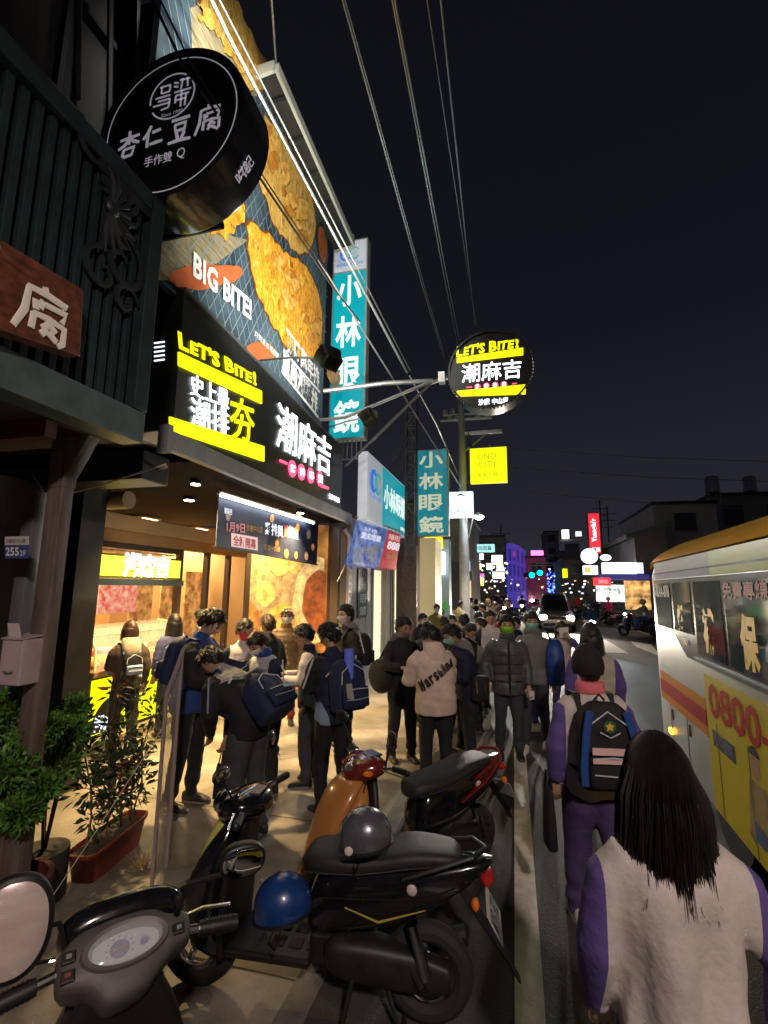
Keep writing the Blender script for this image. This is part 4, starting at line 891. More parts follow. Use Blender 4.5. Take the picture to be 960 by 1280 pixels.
# flag banner
fp = [PX(431, 707, -2.98), PX(494, 713, -2.62), PX(503, 668, -2.58), PX(444, 650, -2.95)]
fl = thing('flag_banner', 'blue and red promotional flag hanging slanted below the optician light box', 'banner', fp[3])
F_ = [p-fp[3] for p in fp]
N_ = (F_[1]-F_[0]).cross(F_[3]-F_[0]).normalized()
nU, nV = 16, 10; b = MB(); vs = []
for j in range(nV+1):
    for i in range(nU+1):
        u, v = i/nU, j/nV; p = F_[0]*(1-u)*(1-v)+F_[1]*u*(1-v)+F_[2]*u*v+F_[3]*(1-u)*v; vs.append(p+N_*.03*math.sin(u*9+v*2))
def gridfaces(a, c): return [(j*(nU+1)+i, j*(nU+1)+i+1, (j+1)*(nU+1)+i+1, (j+1)*(nU+1)+i) for j in range(nV) for i in range(a, c)]
b.add(vs, gridfaces(0, 10), 0); b.f += gridfaces(10, 16); b.m += [1]*len(gridfaces(10, 16))
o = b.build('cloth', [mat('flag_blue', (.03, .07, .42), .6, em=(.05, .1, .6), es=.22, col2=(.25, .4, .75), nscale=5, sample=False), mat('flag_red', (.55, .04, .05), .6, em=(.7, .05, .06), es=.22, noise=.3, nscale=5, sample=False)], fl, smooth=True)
so = o.modifiers.new('thick', 'SOLIDIFY'); so.thickness = .004
def fpt(u, v): return F_[0]*(1-u)*(1-v)+F_[1]*u*(1-v)+F_[2]*u*v+F_[3]*(1-u)*v+N_*.045
fw_ = mat('flag_white', (.85, .85, .9), .5, em=(.9, .9, 1), es=.35, sample=False)
def ft(s, u0, v0, u1, v1, m=None, **k): a = fpt(u0, v0); text(s, m or fw_, a, fpt(u1, v0)-a, fpt(u0, v1)-a, fl, depth=.002, **k)
ft('愛的眼鏡', .12, .62, .5, .78, bold=.02); ft('好禮', .15, .80, .4, .9); ft('888', .66, .5, .95, .72, bold=.04); ft('隱形', .66, .76, .92, .9); ft('優惠', .68, .26, .9, .44, mat('flag_gold', (.8, .55, .1), .5))
b = MB()
for i in range(14):
    u, v = .1+random.random()*.38, .1+random.random()*.42; c = fpt(u, v); b.cyl(c, c+N_*.004, .03+random.random()*.05, 8)
b.build('coupon_print', mat('coupon_print', (.75, .75, .8), .5, noise=.4, nscale=15), fl)
b = MB()
for i in range(12): b.tube([fpt(i/11, 1)-N_*.045, fpt(i/11, 1.08)-N_*.045], .008, 5)
b.cyl(fpt(0, 1.08)-N_*.045, fpt(1, 1.08)-N_*.045, .014, 6); b.build('rope_loop', mat('rope_red', (.5, .2, .2), .6), fl)
tubeobj('flag_rope', 'pale rope tying the lower corner of the promotional flag', 'rope', [fp[0], fp[0]+V((-.05, -.25, -.3))], .006, mat('pale_conduit', (.5, .48, .44), .5))

# ================================================================ FURTHER SHOPS, LEFT ROW
creamw = mat('cream_wall_glow', (.55, .46, .28), .5, em=(1, .80, .42), es=.12)  # light falling on this wall is put into its colour as glow
def slab(name, label, cat, px0, py0, px1, py1, Y, m, depth=.3, ground=False, group=None):
    a = PY(px0, py1, Y); c = PY(px1, py0, Y); z0 = 0 if ground else a.z
    b = MB(); b.bb((0, 0, 0), (c.x-a.x, depth, c.z-z0)); o = b.build(name, m, None, bevel=.01); o.location = (a.x, Y, z0)
    return tag(o, label, cat, group)
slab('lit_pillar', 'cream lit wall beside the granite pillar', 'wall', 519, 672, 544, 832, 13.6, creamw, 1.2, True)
slab('white_pillar', 'pale blue white shop pillar with a vertical light strip', 'column', 545, 674, 561, 815, 16.5, mat('white_blue', (.28, .34, .37), .4, em=(.6, .8, 1), es=.05), .6, True)
slab('vertical_light_strip', 'small glowing white vertical strip light on the pale pillar', 'light', 549, 690, 556, 718, 16.3, glow('strip_white', (.8, .93, 1), 2.2), .08)
slab('yellow_light_sign', 'glowing yellow light sign beneath the vertical teal sign', 'sign', 530, 671, 552, 685, 15.5, ylw, .3)
# hedge plant with green light put into its leaf colour as glow
b = MB(); rs2 = random.Random(3); c = PY(554, 757, 15.5)
for i in range(260):
    d = V((rs2.gauss(0, 1), rs2.gauss(0, 1), rs2.gauss(0, 1))).normalized()*(.12+.14*rs2.random()); a = V((rs2.uniform(-1, 1), rs2.uniform(-1, 1), rs2.uniform(-1, 1))).normalized()*.05; e2 = d.cross(a).normalized()*.025
    b.add([d, d+a*.5+e2, d+a, d+a*.5-e2], [(0, 1, 2, 3)])
tp = thing('potted_plant', 'bright green leafy plant by the pale pillar', 'plant', c); b.build('foliage', mat('leaf_glow', (.10, .42, .06), .5, em=(.1, .6, .05), es=.12), tp)
b = MB(); b.cyl((0, 0, -c.z), (0, 0, -.1), .03, 8); b.build('stem', mat('bark', (.12, .08, .05), .8), tp); b = MB(); b.cyl((0, 0, -c.z), (0, 0, -c.z+.3), .14, 16); b.build('pot', grey, tp)
def row_building(px0, px1, pytop, Y, m, label, dep=8, floors=3, winm=None, left=True):
    a = PY(px0, 735, Y); c = PY(px1, 735, Y); zt = PY((px0+px1)/2, pytop, Y).z
    t = thing('row_building', label, 'building', ((a.x+c.x)/2, Y, 0)); wx = (c.x-a.x)/2
    b = MB(); b.bb((-wx, 0, 0), (wx, dep, zt)); b.build('wall', m, t)
    b = MB(); b.bb((-wx-.1, -.15, zt), (wx+.1, dep, zt+.2)); b.build('roof', fr, t)
    fh = (zt-3)/max(1, floors)
    if fh > 1.2:
        for f in range(floors):
            nx = max(1, int(2*wx/2.2))
            for i in range(nx):
                x = -wx+(i+.5)*2*wx/nx; z = 3+f*fh+.5*fh
                b = MB(); b.bb((x-.6, -.06, z-fh*.25), (x+.6, -.01, z+fh*.25)); wn = b.build('window', winm or mat('dim_glass', (0.05, 0.06, 0.07), .15), t)
                b = MB(); b.bb((x-.64, -.09, z-fh*.25-.08), (x+.64, -.065, z-fh*.25)); b.build('sill', grey, wn)
    return t
dimw = mat('dim_wall', (.24, .225, .23), .8, noise=.4, nscale=.6); dimc = mat('dim_concrete', (.40, .38, .34), .8, noise=.3, nscale=.5)
row_building(500, 579, 628, 19, dimw, 'dim shop house beyond the optician with steel awning', 10, 2)
slab('grey_billboard_back', 'plain grey hoarding on a frame above the blue shop awning', 'hoarding', 556, 645, 580, 702, 18.2, mat('hoarding', (.28, .27, .25), .7, noise=.2, nscale=2), .2)
aw = slab('blue_shop_sign', 'pale blue shop sign with rounded dark letters above the queue', 'sign', 563, 701, 587, 714, 21, mat('pale_blue_sign', (.30, .50, .60), .5, em=(.3, .5, .62), es=.5), .3)
a = PY(565, 712, 20.99); text('Puga', mat('sign_ink', (.03, .10, .16), .5), (.1, -.004, .12), (.62, 0, 0), (0, 0, .26), aw, bold=.05, depth=.003)
slab('lit_shop_front', 'warm yellow lit shop front below the pale blue sign', 'shop front', 563, 726, 588, 762, 22, mat('warm_shop', (.7, .5, .2), .5, em=(1, .68, .22), es=1.1, col2=(.25, .12, .05), nscale=3.5), .3)
slab('shop_canopy', 'grey green canopy over the yellow lit shop front', 'canopy', 561, 714, 590, 724, 21.5, mat('canopy_grey', (.30, .30, .22), .6, noise=.3, nscale=2), 1.0)
row_building(579, 632, 672, 46, dimw, 'dark row house behind the small glowing signs at left', 10, 2)
sg = [((589, 680, 618, 690), 27, (.35, .75, .72), .75, 'pale teal street banner sign beyond the utility pole', '小北百貨'), ((594, 692, 604, 699), 34, (.7, .95, 1), 2.2, 'small cyan white light sign under the teal banner', None), ((615, 694, 628, 705), 33, (.8, .95, 1), 2.4, 'rounded white light sign on the left row', None),
      ((616, 715, 630, 723), 32, (1, .85, .88), 2.2, 'white light sign with small dark lettering above maroon car', '咖啡'), ((608, 704, 615, 712), 36, (1, .8, .45), 1.6, 'small warm square light sign on the left row', None), ((594, 704, 601, 712), 36, (1, .7, .4), 1.4, 'small warm white shop light left of the square sign', None),
      ((597, 717, 605, 728), 37, (.55, .12, .4), 1.0, 'magenta tinted shop window beneath the small signs', None), ((601, 722, 604, 732), 31, (1, .8, .1), 1.8, 'narrow yellow vertical light sign near the motorbikes', None),
      ((590, 722, 597, 733), 33, (.9, .5, .3), .9, 'dull orange shop window behind the parked motorbikes', None), ((664, 688, 679, 694), 58, (1, .12, .55), 2.2, 'pink neon box sign on the far rooftop', None), ((621, 706, 629, 713), 35, (1, .75, .6), 1.5, 'small peach coloured light sign under the rounded white one', None)]
for (r_, Y, c, s, lab, tx) in sg:
    o = slab('light_sign', lab, 'sign', *r_, Y, glow('sg%d' % int(r_[0]*7+r_[1]), c, s, False), .35)
    if tx:
        a = PY(r_[0], r_[3], Y); c_ = PY(r_[2], r_[1], Y); wx, hz = c_.x-a.x, c_.z-a.z
        text(tx, mat('sign_ink', (.03, .10, .16), .5), (wx*.12, -.004, hz*.2), (wx*.76, 0, 0), (0, 0, hz*.6), o, bold=.02, depth=.003)
# blue lit building with curved facade
pts0 = [PY(630, 735, 56), PY(640, 735, 55), PY(650, 735, 58), PY(659, 735, 66)]; zt = PY(640, 680, 56).z
bl_ = thing('blue_lit_building', 'three storey corner building washed in violet blue light', 'building', (pts0[0].x, 56, 0)); B0 = V((pts0[0].x, 56, 0))
vio = mat('violet_glow_wall', (.30, .28, .5), .6, em=(.09, .06, .5), es=.30, noise=.4, nscale=.8, sample=False)  # violet light on the facade is put into the wall colour as glow
pl = [V((p.x, p.y, 0))-B0 for p in pts0]; sm_ = interp([(p.x, p.y) for p in pl], 13)
b = MB(); n = len(sm_)
vs = [(x, y, 0) for x, y in sm_]+[(x, y, zt) for x, y in sm_]+[(x, y+6, 0) for x, y in sm_]+[(x, y+6, zt) for x, y in sm_]
fs = [(i, i+1, n+i+1, n+i) for i in range(n-1)]+[(n+i, n+i+1, 3*n+i+1, 3*n+i) for i in range(n-1)]+[(0, n, 3*n, 2*n), (n-1, 3*n-1, 4*n-1, 2*n-1)]
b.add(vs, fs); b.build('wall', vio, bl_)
for fz in (.36, .60, .84):
    for i in range(1, 12, 2):
        x0, y0 = sm_[i]; x1, y1 = sm_[i+1]; b = MB(); z = zt*fz
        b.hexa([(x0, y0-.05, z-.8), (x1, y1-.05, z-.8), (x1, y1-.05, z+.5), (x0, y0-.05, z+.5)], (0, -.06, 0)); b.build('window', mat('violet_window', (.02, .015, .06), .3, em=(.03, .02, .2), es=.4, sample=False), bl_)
    b = MB()
    for i in range(n-1): x0, y0 = sm_[i]; x1, y1 = sm_[i+1]; b.hexa([(x0, y0-.1, zt*fz-1.15), (x1, y1-.1, zt*fz-1.15), (x1, y1-.1, zt*fz-.95), (x0, y0-.1, zt*fz-.95)], (0, -.3, 0))
    b.build('floor_band', vio, bl_)
row_building(659, 684, 697, 62, mat('rose_wall', (.2, .08, .1), .7, em=(.25, .04, .08), es=.12, sample=False), 'low pink tinted building under the pink neon sign', 8, 1)
tw = row_building(683, 701, 665, 85, dimc, 'tall grey apartment tower at the end of the street', 8, 4)
row_building(701, 726, 690, 75, dimw, 'dark low block right of the apartment tower', 8, 2)
# far dark tree with blue fairy lights
def tree(px, pyb, pyt, Y, w_, label, m, lights=None):
    c = PY(px, 735, Y); zt = PY(px, pyt, Y).z; t = thing('street_tree', label, 'tree', (c.x, Y, 0)); rs = random.Random(px)
    b = MB(); b.tube([(0, 0, 0), (.1, 0, zt*.5), (0, 0, zt*.8)], [.22, .14, .05], 8)
    for k in range(5): a = k*1.3; b.tube([(0, 0, zt*.4), (w_*.6*math.cos(a), w_*.4*math.sin(a), zt*.75)], [.08, .02], 5)
    b.build('trunk', mat('bark', (.12, .08, .05), .8), t)
    b = MB()
    for i in range(900):
        a, u = rs.random()*6.28, rs.random(); cl = rs.randrange(9); cx = w_*.6*math.cos(cl*.7); cz = zt*(.55+.35*((cl*37) % 10)/10)
        d = V((rs.gauss(0, 1), rs.gauss(0, 1), rs.gauss(0, 1))).normalized()*rs.random()**.5*w_*.5; p = V((cx, 0, cz))+d; s = .22
        q = V((rs.uniform(-1, 1), rs.uniform(-1, 1), rs.uniform(-1, 1))).normalized(); r_ = q.cross(V((0, 0, 1)))*s
        b.add([p-r_, p+q*s, p+r_, p-q*s], [(0, 1, 2, 3)])
    b.build('crown', m, t)
    if lights:
        b = MB()
        for i in range(160): b.sph((rs.gauss(0, w_*.5), -w_*.4, zt*(.15+.6*rs.random())), .07, 6, 4)
        tag(b.build('fairy_light', lights, t), kind='stuff')
fol = mat('night_foliage', (.05, .075, .035), .7, noise=.4, nscale=1)
tree(688, 735, 697, 70, 2.6, 'dark street tree wrapped in blue fairy lights', fol, glow('fairy_blue', (.05, .12, 1), 5, False))
tree(674, 735, 700, 68, 1.8, 'smaller dark tree with blue fairy lights left of the wider one', fol, glow('fairy_blue', (.05, .12, 1), 5, False))
tree(712, 735, 690, 66, 2.4, 'dark round street tree below the apartment tower', fol)
for px, py in ((661, 719), (671, 716)):
    o = thing('traffic_light', 'left green traffic light hanging over the junction' if px == 661 else 'right green traffic light hanging over the junction', 'traffic light', PY(px, py, 52), group='green traffic lights')
    b = MB(); b.bb((-.5, 0, -.25), (.5, .2, .25)); b.build('housing', black, o); b = MB(); b.sph((.3, -.02, 0), (.26, .08, .26), 14, 7); b.build('green_lamp', glow('signal_green', (.0, .9, .75), 5, False), o)
    b = MB(); b.cyl((0, .1, .25), (0, .1, 1.0), .05, 6); b.cyl((0, .1, 1.0), (4, .3, 1.0), .06, 6); b.build('arm', steel, o)
# ================================================================ RIGHT SIDE
rb = [(706, 745, 700, 44, 'dark shop house behind the vertical red sign', dimw), (745, 812, 696, 38, 'dark shop house above the long white light box', dimw)]
for a, c, pt, Y, lab, m in rb: row_building(a, c, pt, Y, m, lab, 10, 1)
def gable(px0, px1, pt0, pt1, Y, m, label, dep=14):
    a, c = PY(px0, pt0, Y), PY(px1, pt1, Y); t = thing('gabled_house', label, 'building', (a.x, Y, 0)); wx = c.x-a.x
    b = MB(); q = [(0, 0, 0), (wx, 0, 0), (wx, 0, c.z), (0, 0, a.z)]; b.hexa(q, (0, dep, 0)); b.build('wall', m, t)
    b = MB(); b.hexa([(-.5, -.4, a.z-.1), (wx+.2, -.4, c.z+.0), (wx+.2, dep, c.z), (-.5, dep, a.z-.1)], (0, 0, .25)); b.build('roof', mat('green_roof', (.14, .20, .18), .6, noise=.2, nscale=1), t)
    b = MB(); b.bb((wx*.3, -.05, 1), (wx*.6, -.01, 2.4)); b.build('window', mat('dim_glass', (0.05, 0.06, 0.07), .15), t)
    return t
gable(793, 832, 672, 657, 30, dimw, 'house with sloping green roof behind the bus roof')
gr = row_building(824, 905, 630, 34, mat('grey_house', (.48, .46, .45), .8, noise=.2, nscale=.5), 'grey flat roofed house above the bus', 10, 2)
row_building(900, 1010, 618, 40, dimc, 'taller pale house at the right edge above the bus', 10, 2)
for px, Y, lab in ((891, 36, 'steel rooftop water tank on the grey flat roofed house'), (938, 41, 'steel rooftop water tank on the taller pale house')):
    c = PY(px, 616 if px < 900 else 614, Y); t = thing('water_tank', lab, 'tank', c, group='rooftop water tanks')
    b = MB(); b.cyl((0, 0, 0), (0, 0, 1.0), .42, 20); b.sph((0, 0, 1.0), (.42, .42, .15), 18, 8); b.build('tank', steel, t, smooth=True)
    b = MB(); [b.cyl((dx*.3, dy*.3, -.8), (dx*.3, dy*.3, 0), .04, 6) for dx in (-1, 1) for dy in (-1, 1)]; b.build('stand', steel, t)
# vertical red sign
a = PY(737, 692, 33); c = PY(749, 641, 33)
t = thing('vertical_sign', 'tall glowing red vertical sign with white script on the right side', 'sign', (a.x, 33, a.z)); wx, hz = c.x-a.x, c.z-a.z
b = MB(); b.bb((0, 0, 0), (wx, .5, hz)); b.build('box', mat('red_edge', (.3, .02, .02), .5), t); b = MB(); b.bb((.04, -.01, .04), (wx-.04, -.001, hz-.04)); b.build('panel', glow('red_panel', (.85, .02, .035), .95), t)
text("Yuangfu'r", glow('red_sign_white', (1, .85, .85), 1.3, False), (wx*.78, -.02, hz*.28), (0, 0, hz*.58), (-wx*.55, 0, 0), t, bold=.03, depth=.004)
text('漢堡', glow('red_sign_white', (1, .85, .85), 1.3, False), (wx*.2, -.02, hz*.05), (wx*.7, 0, 0), (0, 0, hz*.10), t, bold=.02, depth=.004)
c = PY(737, 695, 31); t = thing('round_light_sign', 'round white glowing sign beneath the vertical red sign', 'sign', c)
b = MB(); b.cyl((0, 0, 0), (0, .25, 0), .46, 28); b.build('drum', glow('round_white', (.9, .92, 1), 1.8, False), t); hoop(.30, .05, y=-.006).build('logo_ring', mat('logo_rose', (.5, .15, .25), .5), t); text('茶', mat('logo_rose', (.5, .15, .25), .5), (-.17, -.004, -.17), (.34, 0, 0), (0, 0, .34), t, depth=.003, bold=.02)
c = PY(757, 697, 33); b = MB(); b.sph((0, 0, 0), (.33, .15, .2), 18, 9); o = b.build('oval_light_sign', glow('oval_white', (.85, .92, 1), 1.7, False), smooth=True); o.location = c; tag(o, 'small oval white glowing sign right of the round one', 'sign')
LBX = [((754, 703, 804, 717), 30, (.78, .87, 1), 1.5, 'long bluish white light box over the right hand shops', '永和豆漿大王'), ((730, 707, 747, 718), 29, (1, .86, .86), 1.5, 'small white light box with orange panel under the round sign', None), ((704, 711, 709, 722), 40, (.9, .75, .0), 1.3, 'small hanging yellow lantern sign', None),
       ((743, 722, 763, 732), 28, (.75, .04, .05), .9, 'red oval patterned shop sign over the white lit shop', '鍋貼'), ((747, 731, 782, 752), 31, (.85, .95, .88), 1.4, 'white lit open shop front behind the pink rider', None), ((784, 726, 812, 762), 29, (1, .55, .18), .75, 'orange lit open shop front beside the bus', None), ((703, 662, 711, 673), 45, (.95, .95, 1), 1.4, 'small white emblem sign on the dark board frame', None), ((720, 664, 727, 670), 45, (.7, .7, .75), .8, 'small dim white emblem right of the brighter emblem', None)]
for (r_, Y, c, s, lab, tx) in LBX:
    o = slab('light_sign' if 'front' not in lab else 'lit_shop_front', lab, 'sign' if 'front' not in lab else 'shop front', *r_, Y, (mat('front%d' % int(r_[0]), c, .5, em=c, es=s, col2=tuple(q*.12 for q in c), nscale=2.2, sample=False) if 'front' in lab else glow('lb%d' % int(r_[0]*7+r_[1]), c, s, False)), .4)
    a = PY(r_[0], r_[3], Y); c_ = PY(r_[2], r_[1], Y); wx, hz = c_.x-a.x, c_.z-a.z
    if tx: text(tx, mat('sign_soft_ink', (.45, .55, .7), .5, em=(.5, .6, .8), es=1, sample=False) if 'long' in lab else fw_, (wx*.25, -.004, hz*.25), (wx*.6, 0, 0), (0, 0, hz*.5), o, depth=.003)
    if 'orange panel' in lab: b = MB(); b.bb((.05, -.01, .08), (wx*.5, -.002, hz-.08)); b.build('orange_panel', glow('panel_orange', (1, .3, .1), 1.2, False), o)
slab('blue_canopy', 'deep blue canopy under the long white light box', 'canopy', 753, 718, 812, 724, 29.6, mat('canopy_blue', (.06, .06, .2), .6, em=(.05, .05, .3), es=.3, sample=False), 1.5)
slab('dark_hoarding', 'dark blank hoarding on a frame over the right pavement', 'hoarding', 707, 679, 724, 699, 44, mat('hoarding_dark', (.035, .03, .07), .6), .3)
slab('overhead_gantry', 'thin dark gantry beam joining the emblem signs', 'gantry', 700, 674, 727, 677, 45.2, dimc, .3)
# UNO sign and small white sign near the pole
o = slab('light_sign', 'square glowing yellow green sign hanging from the pole crossarm', 'sign', 588, 558, 633, 604, 14.2, glow('lime_panel', (.72, .80, .0), .85), .2)
a = PY(588, 604, 14.2); c = PY(633, 558, 14.2); wx, hz = c.x-a.x, c.z-a.z; ink = mat('olive_ink', (.1, .11, .01), .5, em=(.30, .32, .0), es=.7, sample=False)
text('UNO', ink, (wx*.22, -.004, hz*.66), (wx*.5, 0, 0), (0, 0, hz*.18), o, depth=.003); text('CITY', ink, (wx*.22, -.004, hz*.43), (wx*.52, 0, 0), (0, 0, hz*.18), o, depth=.003); text('髮藝沙龍', ink, (wx*.2, -.004, hz*.16), (wx*.55, 0, 0), (0, 0, hz*.13), o, depth=.003)
tubeobj('hanger_rod', 'thin rod holding the yellow green sign below the crossarm', 'rod', [PY(612, 545, 14.8), PY(612, 557, 14.3)], .015, steel)
o = slab('light_sign', 'small white light box sign with bird mark beside the pole', 'sign', 560, 614, 591, 647, 14.3, glow('white_panel', (.75, .9, 1), .9), .2)
a = PY(560, 647, 14.3); c = PY(591, 614, 14.3); wx, hz = c.x-a.x, c.z-a.z; ink2 = mat('grey_ink', (.25, .3, .32), .5, em=(.3, .36, .4), es=.35, sample=False)
text('和樂眼科', ink2, (wx*.1, -.004, hz*.16), (wx*.8, 0, 0), (0, 0, hz*.15), o, depth=.003); b = MB(); b.tube([(wx*.35, -.005, hz*.84), (wx*.5, -.005, hz*.9), (wx*.68, -.005, hz*.83)], [.01, .03, .01], 6, flat=.3, up=(0, 1, 0)); b.build('bird_mark', mat('sign_ink', (.03, .10, .16), .5), o)
b = MB(); b.tube([(wx*.35+wx*.15*(1-math.cos(a)), -.005, hz*(.45+.22*math.sin(a))) for a in np.linspace(0, PI, 12)], .008, 5); b.build('emblem_outline', ink2, o)
# two thin dark antenna masts in the distance
for i, (px, pt, Y) in enumerate(((756, 625, 60), (628, 655, 50), (765, 632, 62))):
    c = PY(px, 735, Y); zt = PY(px, pt, Y).z; t = thing('antenna_mast', ['faint antenna mast behind the red sign', 'thin antenna mast over the left row', 'second faint antenna mast right of the red sign'][i], 'mast', (c.x, Y, 0))
    b = MB(); b.cyl((0, 0, 0), (0, 0, zt), .07, 6); b.build('pole', dkp, t); b = MB(); [b.cyl((-1+.2*k, 0, zt-1-k*.8), (1-.2*k, 0, zt-1-k*.8), .04, 5) for k in range(3)]; b.build('crossarm', dkp, t)

# a mass of small far shop lights, lamps and headlights on both sides of the street
rsl = random.Random(21); cols = [(1, .95, .85), (.85, .93, 1), (1, .75, .4), (1, .3, .2), (.4, .9, 1), (1, .3, .8), (1, .9, .3), (.5, .5, 1)]
lm = [glow('far_light_%d' % i, c, 2.6 if i < 3 else 1.8, False) for i, c in enumerate(cols)]
b = MB()
for i in range(210):
    side_ = rsl.random()
    if side_ < .45: px, py, Y = rsl.uniform(583, 634), rsl.uniform(700, 742), rsl.uniform(27, 48)
    elif side_ < .8: px, py, Y = rsl.uniform(634, 725), rsl.gauss(727, 5), rsl.uniform(50, 110)
    else: px, py, Y = rsl.uniform(700, 800), rsl.gauss(735, 6), rsl.uniform(31, 45)
    c = PY(px, py, Y); k = rsl.choices(range(8), [8, 7, 5, 2, 1, 1, 1, 1])[0]; w_, h_ = rsl.uniform(.5, 2.4)*Y/600, rsl.uniform(.5, 1.8)*Y/600
    b.bb((c.x-w_/2, Y, c.z-h_/2), (c.x+w_/2, Y+.1, c.z+h_/2), k)
tag(b.build('distant_lights', lm), 'mass of small lamps, signs and headlights far down the street', 'lights', kind='stuff')
# ================================================================ BUS
P0b = V((1.60, 6.5, 0)); bang = math.atan2(1, .05)-PI        # local x runs from the rear corner towards the viewer
bus = thing('city_bus', 'white bus with orange roof, red stripe and yellow phone number advertisement', 'bus', P0b, bang)
# local frame: +x = towards viewer along the side, +y = away from the footway?  (checked: y points to the left of x)
WB, LB, ZB, ZT = 2.15, 8.2, .27, 2.50
paintw = mat('bus_white', (.62, .63, .60), .35, coat=.3, noise=.08, nscale=2); paintw_r = mat('bus_orange', (.95, .52, .005), .3, coat=.4)
by = mat('bus_yellow', (.82, .64, .01), .55, spec=.3, noise=.08, nscale=2); bk = mat('bus_black', (.012, .012, .014), .25, coat=.3); bred = mat('bus_red', (.60, .012, .008), .6, spec=.2)
# local y: side facing the footway is at y = 0, the body extends to negative y or positive y
SY = 1.0 if (Matrix.Rotation(bang, 3, 'Z') @ V((0, 1, 0))).x > 0 else -1.0
def prof(inset=0.0):      # cross section of the body (y from the footway side, z)
    return [(0.02, ZB), (0.0, ZB+.1), (0.0, 2.20), (.03, 2.30), (.10, 2.42), (.30, 2.53), (WB/2, 2.58), (WB-.30, 2.53), (WB-.1, 2.42), (WB-.03, 2.3), (WB, 2.2), (WB, ZB+.1), (WB-.02, ZB)]
b = MB(); rings = []
for x, s in ((0.0, .80), (.02, .9), (.08, .97), (.2, 1.0), (LB-.2, 1.0), (LB, .94)):
    rings.append([V((x, SY*(WB/2+(y-WB/2)*(s*.3+.7)), 1.35+(z-1.35)*s if z > 1.35 else 1.35+(z-1.35)*(s*.3+.7))) for y, z in prof()])
b.loft(rings); b.build('body', paintw, bus, smooth=True)
def side(x0, z0, x1, z1, name, m, th=.004, off=0.0, bev=0): b = MB(); b.bb((x0, -SY*(off+.0005), z0), (x1, -SY*(off+th), z1)); return b.build(name, m, bus, bevel=bev)
# orange roof edge
b = MB(); R2 = []
for x, s in ((.02, .93), (.10, .985), (.22, 1.0), (LB-.1, 1.0)):
    R2.append([V((x, SY*(WB/2+(y-WB/2)*(s*.3+.7)*1.003), 1.35+(z-1.35)*s+.004)) for y, z in ((-.006, 2.32), (.02, 2.36), (.095, 2.425), (.30, 2.535), (.5, 2.56))])
b.loft(R2, cap=False, close=False); b.build('roof_edge', paintw_r, bus, smooth=True)
def stripe(x0, x1, z0, z1, m, name): side(x0, z0, x1, z1, name, m)
side(.19, .82, 1.78, 1.12, 'orange_stripe', mat('stripe_orange', (.85, .30, .01), .6, spec=.2), .003); side(.19, .90, 1.78, 1.03, 'red_stripe', bred, .006)
side(1.81, .30, LB-.3, 1.33, 'advert_panel', by, .006); side(2.02, .31, 2.03, .98, 'panel_joint', mat('joint_dark', (.25, .2, .02), .5), .008); side(2.62, .31, 2.632, 1.0, 'panel_joint', mat('joint_dark', (.25, .2, .02), .5), .008)
side(1.15, .35, 1.158, .82, 'panel_joint', mat('joint_grey', (.3, .3, .3), .5), .004); side(.55, .35, .558, .82, 'panel_joint', mat('joint_grey', (.3, .3, .3), .5), .004)
side(.2, 1.36, LB-.3, 1.372, 'body_seam', mat('joint_grey', (.3, .3, .3), .5), .004) if False else None
for x in (.62, 1.22): side(x, .68, x+.03, .78, 'catch', bk, .01)
# windows
gl = mat('bus_glass', (.06, .10, .09), .05, coat=.8, col2=(.02, .035, .04), nscale=1.4, stretch=(1.2, 1, 2.5), em=(.30, .48, .42), es=.035, sample=False)  # weak glow in the panes stands in for lamps inside the bus
b = MB(); q = [(.22, 1.58), (.95, 1.58), (1.35, 1.40), (LB-.3, 1.40), (LB-.3, 2.12), (.22, 2.12)]
b.add([V((x, -SY*.003, z)) for x, z in q]+[V((x, -SY*.001, z)) for x, z in q], [(0, 1, 2, 3, 4, 5), (0, 5, 11, 6), (0, 6, 7, 1), (1, 7, 8, 2), (2, 8, 9, 3)]); b.build('window_band', bk, bus)
panes = [(.27, 1.62, .92, 2.08), (1.02, 1.62, 1.62, 2.08), (1.72, 1.47, 2.38, 2.08), (2.46, 1.47, 3.3, 2.08), (3.38, 1.47, 4.3, 2.08), (4.38, 1.47, 5.4, 2.08), (5.48, 1.47, 6.6, 2.08)]
for i, (x0, z0, x1, z1) in enumerate(panes):
    side(x0, z0, x1, z1, 'window', gl, .006)
side(1.62, 1.405, LB-.4, 1.44, 'sill_rail', mat('rail_dark', (.10, .11, .12), .3, metal=.5), .025, bev=.004)
side(.3, 2.13, LB-.3, 2.19, 'cove_band', mat('cove_lilac', (.34, .34, .50), .3, coat=.3), .004); side(.3, 2.195, LB-.3, 2.31, 'cove_panel', mat('cove_white', (.52, .55, .56), .3, coat=.3), .004)
side(2.2, 2.13, 3.6, 2.31, 'green_cove_advert', mat('cove_green', (.45, .55, .02), .35), .006); side(.3, 2.185, LB-.3, 2.197, 'cove_seam', bk, .008)
